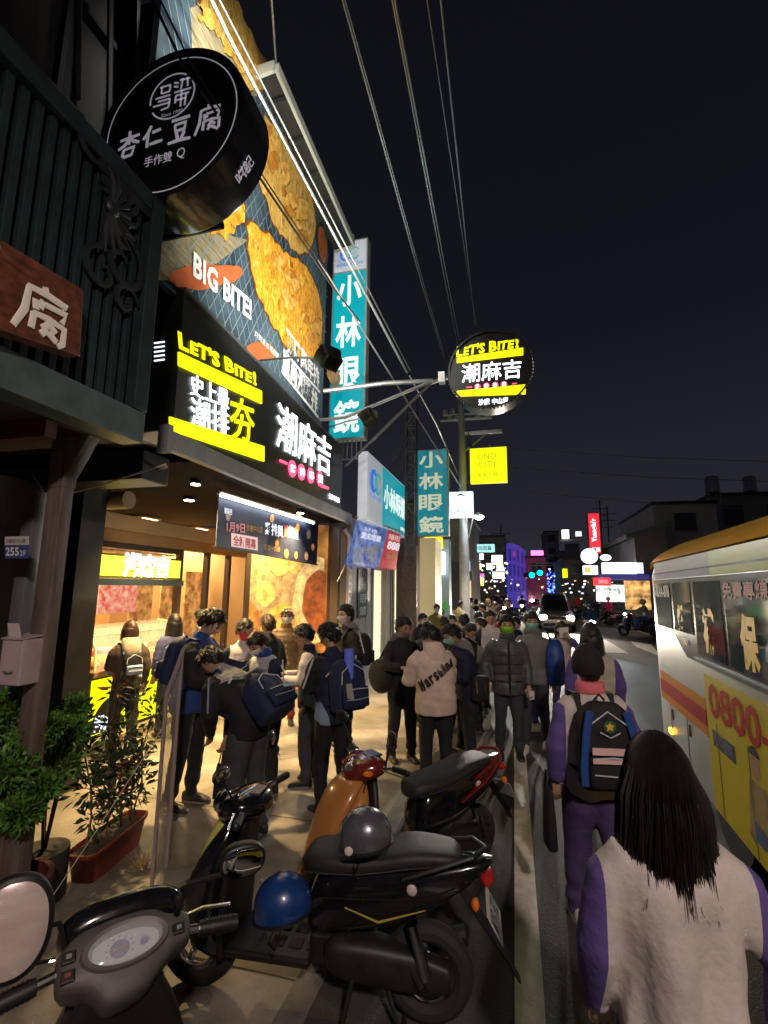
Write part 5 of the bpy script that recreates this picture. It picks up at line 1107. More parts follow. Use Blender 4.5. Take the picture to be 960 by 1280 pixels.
# lettering: u runs toward the viewer (reads left to right from the footway)
def bustext(s, m, x0, z0, x1, z1, **k): return text(s, m, (x0, -SY*.007, z0), (x1-x0, 0, 0), (0, 0, z1-z0), bus, depth=.003, **k)
bustext('0800-', bred, 1.90, 1.02, 3.02, 1.28, bold=.02); bustext('000-', bred, 3.1, 1.02, 4.0, 1.28, bold=.035)
bustext('藝人', mat('route_cream', (.62, .58, .38), .5), .40, 1.93, .95, 2.06, bold=.01) if False else None
bustext('KAA-878', mat('route_cream', (.60, .56, .36), .5), .36, 1.93, .90, 2.06, bold=.02)
yl = mat('letter_ochre', (.80, .50, .03), .5, em=(1, .62, .05), es=.05, sample=False)
for x, z, s in ((1.15, 1.50, '教'), (1.92, 1.50, '補'), (2.70, 1.49, '保'), (3.6, 1.49, '險')): bustext(s, yl, x, z+.01, x+.28, z+.37, bold=.05)
bustext('免費專線', mat('cove_red', (.5, .05, .04), .5), 2.45, 1.95, 3.2, 2.07, bold=.02)
side(1.80+.12, .80, 2.38, .92, 'small_plate', bk, .008); bustext('台中客運', mat('plate_bluegrey', (.3, .32, .45), .5), 1.98, .82, 2.33, .90)
# printed figure on the advert
fg = mat('advert_skin', (.55, .33, .2), .5); b = MB()
b.add([V((2.72+.07*math.cos(a), -SY*.0075, 1.00-.10+.09*math.sin(a))) for a in np.linspace(0, 6.1, 16)], [tuple(range(16))]); b.build('advert_face', fg, bus)
b = MB(); b.add([V((x, -SY*.0075, z)) for x, z in ((2.60, .80), (2.85, .80), (2.95, .40), (2.8, .38), (2.72, .6), (2.62, .38), (2.52, .42))], [tuple(range(7))]); b.build('advert_figure', mat('advert_cloth', (.6, .42, .16), .5, noise=.5, nscale=6), bus)
b = MB(); b.add([V((2.72+.08*math.cos(a), -SY*.0085, .96+.06*math.sin(a))) for a in np.linspace(0, PI, 12)], [tuple(range(12))]); b.build('advert_hair', bk, bus)
b = MB(); b.add([V((x, -SY*.009, z)) for x, z in ((2.62, .55), (2.8, .52), (2.78, .42), (2.64, .42))], [(0, 1, 2, 3)]); b.build('advert_bag', mat('advert_blue', (.1, .15, .35), .5), bus)
for x in (.52, 3.2): side(x-.045, .515, x+.045, .565, 'side_marker', glow('amber', (1, .45, .03), 3.2), .02)
side(.24, 1.18, .9, 1.19, 'reflector_seam', mat('joint_pale', (.7, .7, .7), .3), .003)
# wheels and arches
for x in (2.0, 6.2):
    b = MB(); b.add([V((x+.50*math.cos(a), -SY*.012, .30+.50*math.sin(a)*.6)) for a in np.linspace(0, PI, 20)], [tuple(range(20))])
    w_ = b.build('wheel_arch', bk, bus) if x > 5 else None
    wh = MB(); c0 = V((x, SY*.05, .42)); wh.tube([c0, c0+V((0, SY*.26, 0))], .42, 28); wo = wh.build('wheel', mat('tyre', (.02, .02, .02), .8), bus, smooth=True)
# rear
b = MB(); b.bb((-.005, SY*.35, 1.5), (-.012, SY*(WB-.35), 2.15)); b.build('rear_window', gl, bus)
for y in (.28, WB-.28): b = MB(); b.bb((-.004, SY*(y-.07), .7), (-.02, SY*(y+.07), 1.0)); b.build('tail_lamp', mat('tail_red', (.4, .02, .02), .3), bus)
# ================================================================ SCOOTERS
tyre = mat('tyre', (.011, .011, .011), .85, bump=.3, bscale=80); chrome = mat('chrome', (.6, .6, .6), .15, metal=1.0); blkp = mat('scooter_black_plastic', (.010, .010, .011), .5, noise=.2, nscale=9)
seatm = mat('seat_vinyl', (.020, .021, .021), .5, bump=.25, bscale=220); lens = mat('headlight_lens', (.42, .44, .44), .06, coat=.6, noise=.6, nscale=22, metal=.6)
orr = mat('indicator_amber', (.75, .18, .02), .2, coat=.5); redl = mat('tail_red', (.4, .02, .02), .2, coat=.5); eng = mat('engine_grey', (.035, .035, .035), .5, metal=.5, noise=.4, nscale=12)
mirg = mat('mirror_glass', (.75, .75, .75), .02, metal=1.0)
def xloft(b, rows, n=22, e=.7, m=20, yaw=None):       # rows: x, zc, hz, hy
    R_ = []
    for r in interp(rows, m):
        x, zc, hz, hy = r[:4]; R_.append(sring((x, 0, zc), max(hy, .004), max(hz, .004), e, n, (0, 1, 0), (0, 0, 1)))
    b.loft(R_); return b
def zloft(b, rows, n=22, e=.7, m=16):       # rows: z, xc, hx, hy
    b.loft([sring((r[1], 0, r[0]), max(r[2], .004), max(r[3], .004), e, n) for r in interp(rows, m)]); return b
def wheel(par, x, r=.24, wd=.055):
    b = MB(); n = 36; rings = []
    for j in range(n+1):
        a = 2*PI*j/n; c = V((math.cos(a), 0, math.sin(a))); rings.append([V((x, 0, r))+c*(r-wd+wd*math.cos(t)*.95)+V((0, wd*.95*math.sin(t), 0)) for t in (2*PI*k/10 for k in range(10))])
    b.loft(rings, cap=False); w_ = b.build('wheel', tyre, par, smooth=True)
    b = MB(); b.cyl((x, -.03, r), (x, .03, r), .045, 14)
    for k in range(5):
        a = 2*PI*k/5; b.tube([(x+.03*math.cos(a), 0, r+.03*math.sin(a)), (x+(r-wd*1.6)*math.cos(a+.15), 0, r+(r-wd*1.6)*math.sin(a+.15))], .018, 6)
    b.tube([(x+(r-wd*1.75)*math.cos(a), 0, r+(r-wd*1.75)*math.sin(a)) for a in np.linspace(0, 2*PI, 28)], .016, 6)
    b.build('rim', mat('rim_alloy', (.35, .35, .36), .3, metal=.9), w_, smooth=True)
    b = MB(); b.tube([(x+.11*math.cos(a), .045, r+.11*math.sin(a)) for a in np.linspace(0, 2*PI, 24)], .008, 5); b.build('brake_disc', chrome, w_, smooth=True)
def scooter(label, x, y, deg, body, cowl, seatc=seatm, accent=None, plate='MWA-7253', steer=0, hl='nacelle', lean=0, tail=None, mirrors=True, group='scooters parked side by side at the kerb', name='parked_scooter', rim=None):
    t = thing(name, label, 'scooter', (x, y, .006), math.radians(deg), group); t.rotation_euler = (lean, 0, math.radians(deg))
    wheel(t, -.62)
    b = MB(); xloft(b, [(-.96, .80, .012, .03), (-.86, .755, .055, .085), (-.6, .66, .13, .135), (-.3, .60, .17, .15), (-.08, .56, .17, .14), (.0, .50, .13, .11), (.03, .45, .05, .06)]); b.build('rear_body', body, t, smooth=2)
    b = MB(); xloft(b, [(-.80, .805, .015, .07), (-.74, .815, .035, .115), (-.55, .81, .045, .145), (-.42, .785, .045, .15), (-.25, .755, .05, .155), (-.08, .745, .055, .145), (.03, .73, .055, .11), (.075, .71, .02, .04)], e=.62, m=28); b.build('seat', seatc, t, smooth=2)
    b = MB()
    for s in (-1, 1): b.tube([(-.5, s*.155, .735), (-.68, s*.15, .80), (-.86, s*.10, .845), (-.93, s*.0, .85)], .014, 8)
    b.build('grab_rail', blkp if not tail else tail, t, smooth=True)
    for s in (-1, 1):
        b = MB(); b.tube([(x_, s*(hy+.001), z_) for x_, z_, hy in ((-.74, .80, .112), (-.55, .785, .143), (-.42, .76, .148), (-.25, .73, .152), (-.08, .715, .142), (.02, .70, .11))], .0035, 5); b.build('seat_piping', mat('piping_dark', (.05, .05, .052), .4), t, smooth=True)
        b = MB(); b.tube([(-.78, s*.112, .69), (-.6, s*.137, .645), (-.3, s*.152, .62), (-.08, s*.143, .60)], .003, 5); b.tube([(-.3, s*.152, .62), (-.26, s*.150, .50), (-.2, s*.14, .44)], .003, 5); b.build('panel_seam', mat('seam_black', (.002, .002, .002), .8), t, smooth=True)
        b = MB(); b.tube([(-.52, s*.10, .34), (-.60, s*.13, .24), (-.62, s*.15, .24)], .02, 8); b.build('passenger_peg', blkp, t)
        for k in range(3): b = MB(); b.bb((-.05+.10*k, s*.06-.035, .316), (.02+.10*k, s*.06+.035, .321)); b.build('foot_rubber', tyre, t)
    b = MB(); b.sph((.435, .0, .62), (.012, .05, .05), 14, 7); b.tube([(.41, 0, .70), (.37, 0, .70), (.36, 0, .68)], .008, 6); b.build('bag_hook', chrome, t, smooth=True)
    if tail:
        for s in (-1, 1): b = MB(); b.tube([(-.35, s*.158, .60), (-.6, s*.145, .69), (-.9, s*.07, .79)], [.012, .03, .012], 8, flat=.5); b.build('side_trim', tail, t, smooth=True)
    if accent:
        for s in (-1, 1): b = MB(); b.tube([(-.62, s*.142, .60), (-.38, s*.160, .53), (-.2, s*.154, .575)], [.003, .006, .003], 6); b.build('pinstripe', accent, t, smooth=True)
    b = MB(); b.sph((-.55, .142, .685), (.028, .012, .028), 12, 6); b.build('badge', mat('badge_silver', (.6, .5, .5), .3), t, smooth=True)
    b = MB(); b.bb((-.02, -.17, .27), (.46, .17, .315)); b.bb((-.35, -.10, .25), (.0, .10, .40)); b.build('floorboard', blkp, t, bevel=.015)
    b = MB(); zloft(b, [(.27, .47, .03, .19), (.4, .47, .035, .20), (.6, .46, .035, .20), (.78, .44, .035, .17), (.90, .41, .03, .10)]); b.build('leg_shield', blkp, t, smooth=2)
    b = MB(); zloft(b, [(.22, .56, .05, .10), (.30, .60, .10, .15), (.48, .62, .125, .185), (.66, .585, .105, .19), (.80, .53, .07, .15), (.90, .49, .03, .07)]); fa = b.build('front_apron', cowl, t, smooth=2)
    b = MB(); b.tube([(.46, 0, .9), (.64, 0, .34)], .03, 8); b.build('steering_column', blkp, t)
    # front assembly (steered)
    f = bpy.data.objects.new('steering', None); 
    fr_ = MB(); fr_.tube([(.60, .055, .46), (.68, .055, .24)], .018, 8); fr_.tube([(.60, -.055, .46), (.68, -.055, .24)], .018, 8); fr_.build('fork', chrome, t, smooth=True)
    wheel(t, .68)
    b = MB(); rr = .285
    rings = []
    for a in np.linspace(.25, 2.5, 14):
        c = V((.68+rr*math.cos(a), 0, .24+rr*math.sin(a))); o_ = V((math.cos(a), 0, math.sin(a))); wv = .095*(.55+.45*math.sin((a-.25)/2.25*PI))
        rings.append([c+V((0, -wv, 0))-o_*.03, c+V((0, -wv*.6, 0)), c+V((0, wv*.6, 0)), c+V((0, wv, 0))-o_*.03, c+V((0, wv*.55, 0))-o_*.012, c-V((0, wv*.55, 0))-o_*.012])
    b.loft(rings); b.build('front_fender', cowl, t, smooth=2)
    # handlebar cowl
    st_ = Matrix.Translation((.43, 0, 0)) @ Matrix.Rotation(steer, 4, 'Z') @ Matrix.Translation((-.43, 0, 0))
    def bd(b, name, m, par=t, **k): b.v = [tuple(st_ @ V(p)) for p in b.v]; return b.build(name, m, par, **k)
    b = MB(); xloft(b, [(.30, .965, .02, .06), (.34, .975, .05, .13), (.42, .98, .068, .175), (.50, .965, .07, .15), (.565, .945, .055, .10), (.60, .935, .02, .04)]); nac = bd(b, 'handlebar_cowl', body if hl != 'nacelle' else cowl, smooth=2)
    b = MB()
    for s in (-1, 1): b.tube([(.40, s*.15, .985), (.36, s*.24, 1.0)], .014, 8)
    bd(b, 'handlebar', chrome, smooth=True)
    for s in (-1, 1):
        b = MB(); b.tube([(.36, s*.235, 1.0), (.33, s*.35, 1.0)], [.02, .022], 10); b.sph((.33, s*.352, 1.0), .022, 8, 5); bd(b, 'grip', blkp, smooth=True)
        b = MB(); b.tube([(.42, s*.20, .99), (.40, s*.27, .985), (.37, s*.36, .98)], [.008, .007, .009], 6, flat=.5); bd(b, 'brake_lever', chrome, smooth=True)
        if mirrors:
            b = MB(); b.tube([(.40, s*.20, 1.0), (.42, s*.25, 1.10), (.44, s*.31, 1.2)], .006, 6); ms = bd(b, 'mirror_stem', blkp, smooth=True)
            Rm = Matrix.Rotation(-.25*s, 3, 'Z')
            b = MB(); b.sph((.44, s*.33, 1.23), (.022, .065, .045), 16, 8, M=Rm); bd(b, 'mirror', blkp, smooth=True)
            b = MB(); b.sph((.428, s*.33, 1.23), (.013, .056, .038), 16, 8, M=Rm); bd(b, 'mirror_glass', mirg, smooth=True)
    if hl == 'nacelle':
        b = MB(); b.sph((.545, 0, .955), (.05, .095, .055), 18, 9); bd(b, 'headlight', lens, smooth=True)
        for s in (-1, 1): b = MB(); b.sph((.50, s*.135, .965), (.04, .04, .022), 12, 7); bd(b, 'indicator', orr, smooth=True)
    else:
        for s in (-1, 1):
            b = MB(); b.sph((.655, s*.085, .60), (.045, .065, .06), 16, 8, M=Matrix.Rotation(s*.5, 3, 'Z')); b.build('headlight', lens, t, smooth=True)
        b = MB(); b.tube([(.64, -.15, .52), (.70, 0, .46), (.64, .15, .52)], .005, 6); b.build('chrome_trim', chrome, t, smooth=True)
        b = MB(); b.sph((.56, 0, .95), (.03, .07, .04), 14, 7); bd(b, 'position_lamp', lens, smooth=True)
    b = MB(); b.bb((.33, -.07, 1.03), (.44, .07, 1.045)); bd(b, 'instrument', mat('gauge_dark', (.03, .035, .04), .15), bevel=.01)
    b = MB(); b.tube([(.42, .05, .97), (.52, .12, .86), (.50, .08, .7)], .006, 5); b.tube([(.40, -.07, .97), (.50, -.15, .83), (.49, -.08, .66)], .006, 5); bd(b, 'brake_cable', blkp, smooth=True)
    # engine, exhaust, fender, plate
    b = MB(); xloft(b, [(-.74, .26, .06, .05), (-.6, .27, .09, .06), (-.35, .30, .10, .09), (-.15, .32, .09, .10), (-.08, .33, .04, .05)], e=.6); b.v = [(p[0], p[1]+.06, p[2]) for p in b.v]; b.build('engine', eng, t, smooth=2)
    b = MB(); b.tube([(-.1, -.12, .22), (-.3, -.14, .2), (-.42, -.15, .24), (-.82, -.16, .33)], [.018, .02, .05, .052], 12); b.build('exhaust', eng, t, smooth=True)
    b = MB()
    for s in (1,): b.tube([(-.62, s*.12, .28), (-.55, s*.12, .52)], .03, 10)
    b.build('shock_absorber', chrome, t, smooth=True)
    b = MB(); b.hexa([(-.78, -.06, .66), (-.78, .06, .66), (-1.02, .05, .36), (-1.02, -.05, .36)], (-.02, 0, -.012)); b.hexa([(-1.0, -.035, .38), (-1.0, .035, .38), (-1.08, .03, .26), (-1.08, -.03, .26)], (-.012, 0, -.006)); b.build('mudguard', blkp, t, bevel=.006)
    b = MB(); b.sph((-.93, 0, .72), (.04, .09, .035), 14, 7); b.build('tail_lamp', redl, t, smooth=True)
    for s in (-1, 1): b = MB(); b.sph((-.87, s*.125, .645), (.022, .03, .03), 12, 7); b.build('indicator', orr, t, smooth=True)
    pu, pv = V((0, -.27, 0)), V((.075, 0, .13)); po = V((-1.0, .135, .475))
    b = MB(); b.hexa([po, po+pu, po+pu+pv, po+pv], pu.cross(pv).normalized()*.004); pl_ = b.build('number_plate', mat('plate_white2', (.55, .55, .55), .4), t)
    text(plate, mat('plate_black', (.02, .02, .03), .5), po+pu*.06+pv*.18+pu.cross(pv).normalized()*.005, pu*.88, pv*.62, pl_, depth=.001, bold=.01)
    b = MB(); b.tube([(-.25, .14, .25), (-.2, .2, .03)], .012, 6); b.tube([(-.42, .1, .2), (-.5, .14, .02), (-.5, -.14, .02), (-.42, -.1, .2)], .012, 6); b.build('stand', eng, t, smooth=True)
    return t
pblack = mat('scooter_black', (.008, .008, .010), .18, coat=.8, noise=.3, nscale=30); plime = mat('scooter_lime', (.42, .45, .12), .25, coat=.6); pora = mat('scooter_orange', (.42, .18, .05), .28, coat=.6); pbur = mat('scooter_burgundy', (.13, .018, .016), .2, coat=.8); pgrey = mat('scooter_grey', (.13, .14, .14), .3, coat=.5)
sb = scooter('black scooter with yellow green front, silver helmet on its seat', -1.0, 2.50, 185, pblack, pblack, accent=mat('pin_gold', (.45, .33, .08), .3), hl='apron', plate='MYR-5821'); sb.scale = (.9, .9, .9)
# lime upper shield and headlight panel of that scooter
b = MB(); zloft(b, [(.52, .66, .045, .06), (.66, .645, .05, .105), (.80, .59, .045, .105), (.90, .55, .03, .06)]); b.build('lime_upper_shield', plime, sb, smooth=2)
b = MB(); b.sph((.585, 0, .965), (.05, .085, .06), 18, 9); b.build('headlight', lens, sb, smooth=True)
sd = scooter('orange fronted scooter with burgundy headlight cowl and red tail trim', -.70, 3.45, 230, pblack, pora, hl='nacelle', tail=mat('trim_red', (.16, .01, .015), .2, coat=.7), plate='MKC-3306'); sd.scale = (.9, .9, .9)
for ch in sd.children:
    if ch.name.startswith('handlebar_cowl'): ch.data.materials[0] = pbur
b = MB(); R_ = []
for x_, z_, w_, d_ in interp([(.50, .93, .10, .03), (.60, .86, .15, .05), (.70, .72, .15, .06), (.80, .55, .11, .05), (.88, .40, .05, .03)], 12): R_.append(sring((x_, 0, z_), w_, d_, .8, 20, (0, 1, 0), (.8, 0, .6)))
b.loft(R_); b.build('nose_panel', pora, sd, smooth=2)
se = scooter('grey fronted scooter parked by the kerb beyond the crowd near the utility pole', -1.55, 15.8, 215, pblack, pgrey, hl='nacelle', plate='NDK-1189', mirrors=False)
# helmets
def helmet(name, label, loc, r, m, rz=0, tilt=0, strap=True):
    t = thing(name, label, 'helmet', loc); t.rotation_euler = (tilt, 0, rz)
    b = MB(); rings = []
    for i in range(15):
        ph = PI/2*.98*(1-i/14*1.32)
        rr_ = r*math.cos(ph); z = r*1.0*math.sin(ph); k = 1.0 if z > -.2*r else 1.0+.04
        rings.append([V((rr_*1.1*k*math.cos(a), rr_*.95*k*math.sin(a), z-(.14*r*math.cos(a) if z < .1*r else 0)*min(1, (.1*r-z)/(.3*r)) )) for a in (2*PI*j/32 for j in range(32))])
    b.loft(rings); b.build('shell', m, t, smooth=2)
    b = MB(); b.tube([(r*1.08*math.cos(a), r*.95*math.sin(a), -.36*r-.13*r*math.cos(a)) for a in np.linspace(0, 2*PI, 32)], .007, 6); b.build('edge_trim', blkp, t, smooth=True)
    b = MB(); b.tube([(.0, r*.9, -.3*r), (.03, r*.8, -1.1*r), (.06, 0, -1.25*r), (.03, -r*.8, -1.1*r), (0, -r*.9, -.3*r)], .006, 5, flat=.4); b.build('chin_strap', blkp, t, smooth=True)
    return t
hs = PX(455, 1048, -.80); 
ht = helmet('silver_helmet', 'metallic grey silver helmet resting on the black scooter seat', G(457, 1042, .84), .115, mat('helmet_silver', (.16, .165, .20), .25, metal=.5, coat=1.0, noise=.2, nscale=18), 3.3)
b = MB(); b.sph((.06, .125, -.02), (.02, .006, .02), 10, 6); b.build('sticker', mat('sticker_white', (.7, .6, .55), .5), ht)
helmet('blue_helmet', 'glossy blue helmet hanging from the hook of the black scooter', G(354, 1128, .56), .12, mat('helmet_blue', (.008, .045, .20), .3, coat=.8, noise=.3, nscale=8), 3.6, .1)
# near scooter seen from the saddle: console and mirrors close up
def near_scooter():
    hd = V((-.74, .67, 0)); bar = V((.67, .74, 0)); C0 = G(157, 1183, 1.03)
    t = thing('parked_scooter', 'nearest scooter with taupe handlebar console, oval dial and two mirrors', 'scooter', (C0.x, C0.y, 0), 0, 'scooters parked side by side at the kerb')
    Z0 = V((0, 0, C0.z))
    up = (hd*.78+V((0, 0, .62))).normalized(); nn = bar.cross(up).normalized()
    if nn.z < 0: nn = -nn
    def F(u, v, n=0): return Z0+bar*u*.80+up*v*.80+nn*n
    taupe = mat('console_taupe', (.085, .075, .072), .55, noise=.15, nscale=12, bump=.1, bscale=150)
    out = [(-.195, .035), (-.155, .075), (-.10, .088), (-.04, .10), (.04, .10), (.10, .085), (.15, .055), (.205, .045), (.205, -.03), (.16, -.05), (.11, -.085), (.05, -.13), (-.05, -.14), (-.10, -.09), (-.155, -.07), (-.19, -.05)]
    out = [tuple(v) for v in interp([o+() for o in out+[out[0]]], 65)][:-1]
    b = MB(); R_ = []
    for k, n_ in ((.96, -.09), (1.02, -.05), (1.0, -.012), (.965, .0), (.90, .008), (.6, .014)): R_.append([F(u*k, v*k, n_) for u, v in out])
    b.loft(R_); b.build('handlebar_cowl', taupe, t, smooth=2)
    def oval(a, c, n_, u0=0, v0=0, k=40): return [F(u0+a*math.cos(2*PI*j/k), v0+c*math.sin(2*PI*j/k), n_) for j in range(k)]
    b = MB(); b.loft([oval(.135, .068, .012), oval(.130, .064, .026), oval(.112, .054, .024), oval(.108, .050, .010)], cap=False); b.build('dial_bezel', mat('bezel_grey', (.11, .10, .095), .35), t, smooth=True)
    ga = MB(); ga.add(oval(.112, .054, .016), [tuple(range(40))]); dl = ga.build('dial', mat('dial_green', (.06, .10, .07), .4), t)
    ga = MB(); ga.add([F(.100*math.cos(a), -.012+.036*math.sin(a)+(.012 if math.sin(a) > 0 else 0), .018) for a in np.linspace(0, 2*PI, 40)[:-1]], [tuple(range(39))]); ga.build('dial_plate', mat('dial_white', (.30, .32, .33), .4, em=(.5, .55, .55), es=.04, sample=False), dl)
    for u0, r0, m in ((-.02, .030, mat('dial_purple', (.06, .05, .16), .4)), (.055, .014, mat('dial_purple', (.06, .05, .16), .4))):
        ga = MB(); ga.add(oval(r0, r0*.85, .0195, u0, -.010), [tuple(range(40))]); ga.build('sub_dial', m, dl)
        for k in range(9):
            a = -.4+k*.49; ga = MB(); p = F(u0+r0*1.25*math.cos(a), -.010+r0*1.05*math.sin(a), .0195); q = F(u0+r0*1.45*math.cos(a), -.010+r0*1.22*math.sin(a), .0195); s_ = (q-p).cross(nn).normalized()*.0012
            ga.add([p-s_, q-s_, q+s_, p+s_], [(0, 1, 2, 3)]); ga.build('tick', pblack, dl)
    ga = MB(); ga.hexa([F(-.04, -.014, .020), F(.0, -.006, .020), F(.0, -.004, .020), F(-.04, -.012, .020)], nn*.002); ga.build('needle', mat('needle_red', (.6, .1, .05), .4), dl)
    ga = MB(); ga.loft([oval(.113, .055, .024), oval(.08, .038, .030), oval(.03, .015, .032)]); ga.build('dial_glass', mat('case_glass', (.9, .95, 1), .05, alpha=.16), t, smooth=True)
    for u0, v0 in ((-.165, .015), (-.165, -.035), (.165, -.008)):
        b = MB(); b.hexa([F(u0-.02, v0-.016, .008), F(u0+.02, v0-.016, .008), F(u0+.02, v0+.018, .006), F(u0-.02, v0+.018, .006)], nn*.012); b.build('switch', blkp, t, bevel=.003)
        b = MB(); b.hexa([F(u0-.008, v0-.006, .022), F(u0+.008, v0-.006, .022), F(u0+.008, v0+.006, .022), F(u0-.008, v0+.006, .022)], nn*.004); b.build('rocker', mat('switch_red' if v0 < -.03 else 'switch_grey', (.2, .04, .03) if v0 < -.03 else (.2, .2, .2), .4), t)
    b = MB(); b.cyl(F(.165, .04, .0), F(.165, .04, .015), .009, 12); b.build('key_switch', pblack, t)
    # black front cowl ahead of the console
    b = MB(); xl = []
    for r in interp([(-.01, .10, -.02, .12), (.03, .155, -.01, .14), (.08, .14, -.06, .13), (.14, .08, -.12, .08), (.18, .03, -.2, .03)], 12):
        c = Z0+hd*(r[0]+.06)+V((0, 0, .03+r[2])); xl.append(sring(c, max(r[3], .01)*1.15, max(r[1]*.45, .01), .8, 24, bar, (0, 0, 1)))
    b.loft(xl); b.build('front_cowl', pblack, t, smooth=2)
    # grips and bar
    for s, m in ((-1, 1), (1, 1)):
        b = MB(); b.tube([F(s*.19, .0, -.03), F(s*.25, -.01, -.03)], .012, 10); b.build('handlebar', chrome, t, smooth=True)
        b = MB(); b.tube([F(s*.245, -.01, -.03), F(s*.26, -.012, -.03), F(s*.38, -.03, -.03)], [.019, .02, .021], 12)
        for k in range(9): b.tube([F(s*(.265+.012*k), -.012-.0018*k, -.03), F(s*(.269+.012*k), -.0125-.0018*k, -.03)], .0225, 12)
        b.build('grip', blkp, t, smooth=True)
        b = MB(); b.tube([F(s*.20, .05, -.04), F(s*.27, .06, -.045), F(s*.37, .04, -.04)], [.007, .008, .007], 8, flat=.6); b.build('brake_lever', chrome, t, smooth=True)
    # mirrors
    def mirror(c, rx, ry, tiltv, m_glass, seedless=0):
        c = V(c)-V((C0.x, C0.y, 0)); d = V(tiltv).normalized(); u = d.cross(V((0, 0, 1))).normalized(); v_ = u.cross(d).normalized()
        def el(a, e, o): return [c+u*(a*math.copysign(abs(math.cos(q))**.85, math.cos(q)))+v_*(e*math.copysign(abs(math.sin(q))**.9, math.sin(q)))+d*o for q in (2*PI*j/40 for j in range(40))]
        b = MB(); b.loft([el(rx*1.10, ry*1.10, .004), el(rx*1.16, ry*1.16, -.008), el(rx*1.12, ry*1.12, -.03), el(rx*.7, ry*.7, -.05)]); mm = b.build('mirror', blkp, t, smooth=2)
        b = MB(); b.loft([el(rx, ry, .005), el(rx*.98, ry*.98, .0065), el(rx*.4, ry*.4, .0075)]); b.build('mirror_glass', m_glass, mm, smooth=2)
        return c
    cam_ = V((0, 0, 2.0)); m1 = G(14, 1163, 1.17); m2 = G(304, 1077, 1.19)
    pale_refl = mat('painted_reflection', (.66, .56, .54), .25, col2=(.54, .45, .43), nscale=3, stretch=(2, 2, 6), metal=.25, coat=.5, spec=.8)  # bright reflection painted into the face colour of the left mirror
    cA = mirror(m1, .075, .100, (cam_-m1)*1.0+V((.0, -.1, -.6)), pale_refl)
    cB = mirror(m2, .058, .040, (cam_-m2)+V((.3, .0, -.9)), mirg)
    for c, s in ((cA, -1), (cB, 1)): b = MB(); b.tube([F(s*.17, .05, -.03), F(s*.2, .1, .06), c-V((0, 0, .02))], .007, 8); b.build('mirror_stem', blkp, t, smooth=True)
    # column, shield, floor, seat, front wheel below
    hz = math.degrees(math.atan2(hd.y, hd.x))
    Rz = Matrix.Rotation(math.radians(hz), 3, 'Z')
    def loc(b): b.v = [tuple(Rz @ V((p[0]-.40, p[1], p[2]))) for p in b.v]; return b
    b = MB(); zloft(b, [(.27, .47, .03, .19), (.6, .46, .04, .20), (.80, .43, .035, .16), (.95, .40, .03, .09)]); loc(b).build('leg_shield', blkp, t, smooth=2)
    b = MB(); zloft(b, [(.26, .56, .05, .08), (.5, .61, .10, .155), (.7, .57, .085, .165), (.88, .50, .06, .12)]); loc(b).build('front_apron', pblack, t, smooth=2)
    b = MB(); b.bb((-.3, -.17, .27), (.46, .17, .315)); loc(b).build('floorboard', blkp, t, bevel=.01)
    b = MB(); xloft(b, [(-.80, .805, .015, .07), (-.74, .815, .035, .115), (-.42, .785, .045, .15), (-.08, .745, .055, .145), (.03, .73, .055, .11), (.075, .71, .02, .04)], e=.62); loc(b).build('seat', seatm, t, smooth=2)
    b = MB(); xloft(b, [(-.96, .80, .012, .03), (-.6, .66, .13, .135), (-.3, .60, .17, .15), (.0, .50, .13, .11), (.03, .45, .05, .06)]); loc(b).build('rear_body', pblack, t, smooth=2)
    for x in (.68, -.62):
        b = MB(); b.tube([(x, -.05, .24), (x, .05, .24)], .24, 28); loc(b).build('wheel', tyre, t, smooth=True)
near_scooter()
# ================================================================ PEOPLE
skinm = mat('skin', (.46, .28, .19), .5, noise=.1, nscale=18); skin2 = mat('skin_pale', (.60, .40, .29), .5, noise=.1, nscale=18)
hairm = mat('hair_black', (.012, .010, .010), .42, noise=.5, nscale=60, stretch=(1, 1, .15), bump=.5, bscale=120); hairb = mat('hair_brown', (.05, .024, .014), .42, noise=.5, nscale=60, stretch=(1, 1, .15), bump=.5, bscale=120)
eyem = mat('eye_dark', (.02, .015, .012), .2); lipm = mat('lip', (.42, .18, .14), .5)
def zonemat(a, b_, c):
    if a is b_ and a is c: return a
    k = 'zones_'+a.name+'|'+b_.name+'|'+c.name
    if k in _mats: return _mats[k]
    m = a.copy(); m.name = k; n = m.node_tree; P_ = n.nodes['Principled BSDF']; prev = None
    if P_.inputs['Base Color'].links: prev = P_.inputs['Base Color'].links[0].from_socket
    for nm, mm in (('zone_sleeve', b_), ('zone_panel', c)):
        if mm is a: continue
        at_ = n.nodes.new('ShaderNodeAttribute'); at_.attribute_name = nm; gt = n.nodes.new('ShaderNodeMath'); gt.operation = 'GREATER_THAN'; gt.inputs[1].default_value = .5
        mx = n.nodes.new('ShaderNodeMix'); mx.data_type = 'RGBA'; n.links.new(at_.outputs['Fac'], gt.inputs[0]); n.links.new(gt.outputs[0], mx.inputs[0])
        n.links.new(prev, mx.inputs[6]); mx.inputs[7].default_value = (*list(mm['tint']), 1); prev = mx.outputs[2]
    n.links.new(prev, P_.inputs['Base Color']); _mats[k] = m; return m
_fab = {}
def fab(name, c, rough=.8, shine=0.0, nb=.35): return mat('cloth_'+name, c, rough, noise=.22, nscale=6, bump=nb, bscale=45, coat=shine)
navy = fab('navy', (.008, .013, .042)); blackc = fab('black', (.008, .008, .011)); greyt = fab('grey_trousers', (.05, .055, .07)); darkt = fab('dark_trousers', (.013, .015, .021)); whitec = fab('white', (.60, .55, .53)); purple = fab('purple', (.105, .07, .27)); purplet = fab('purple_trousers', (.075, .05, .16))
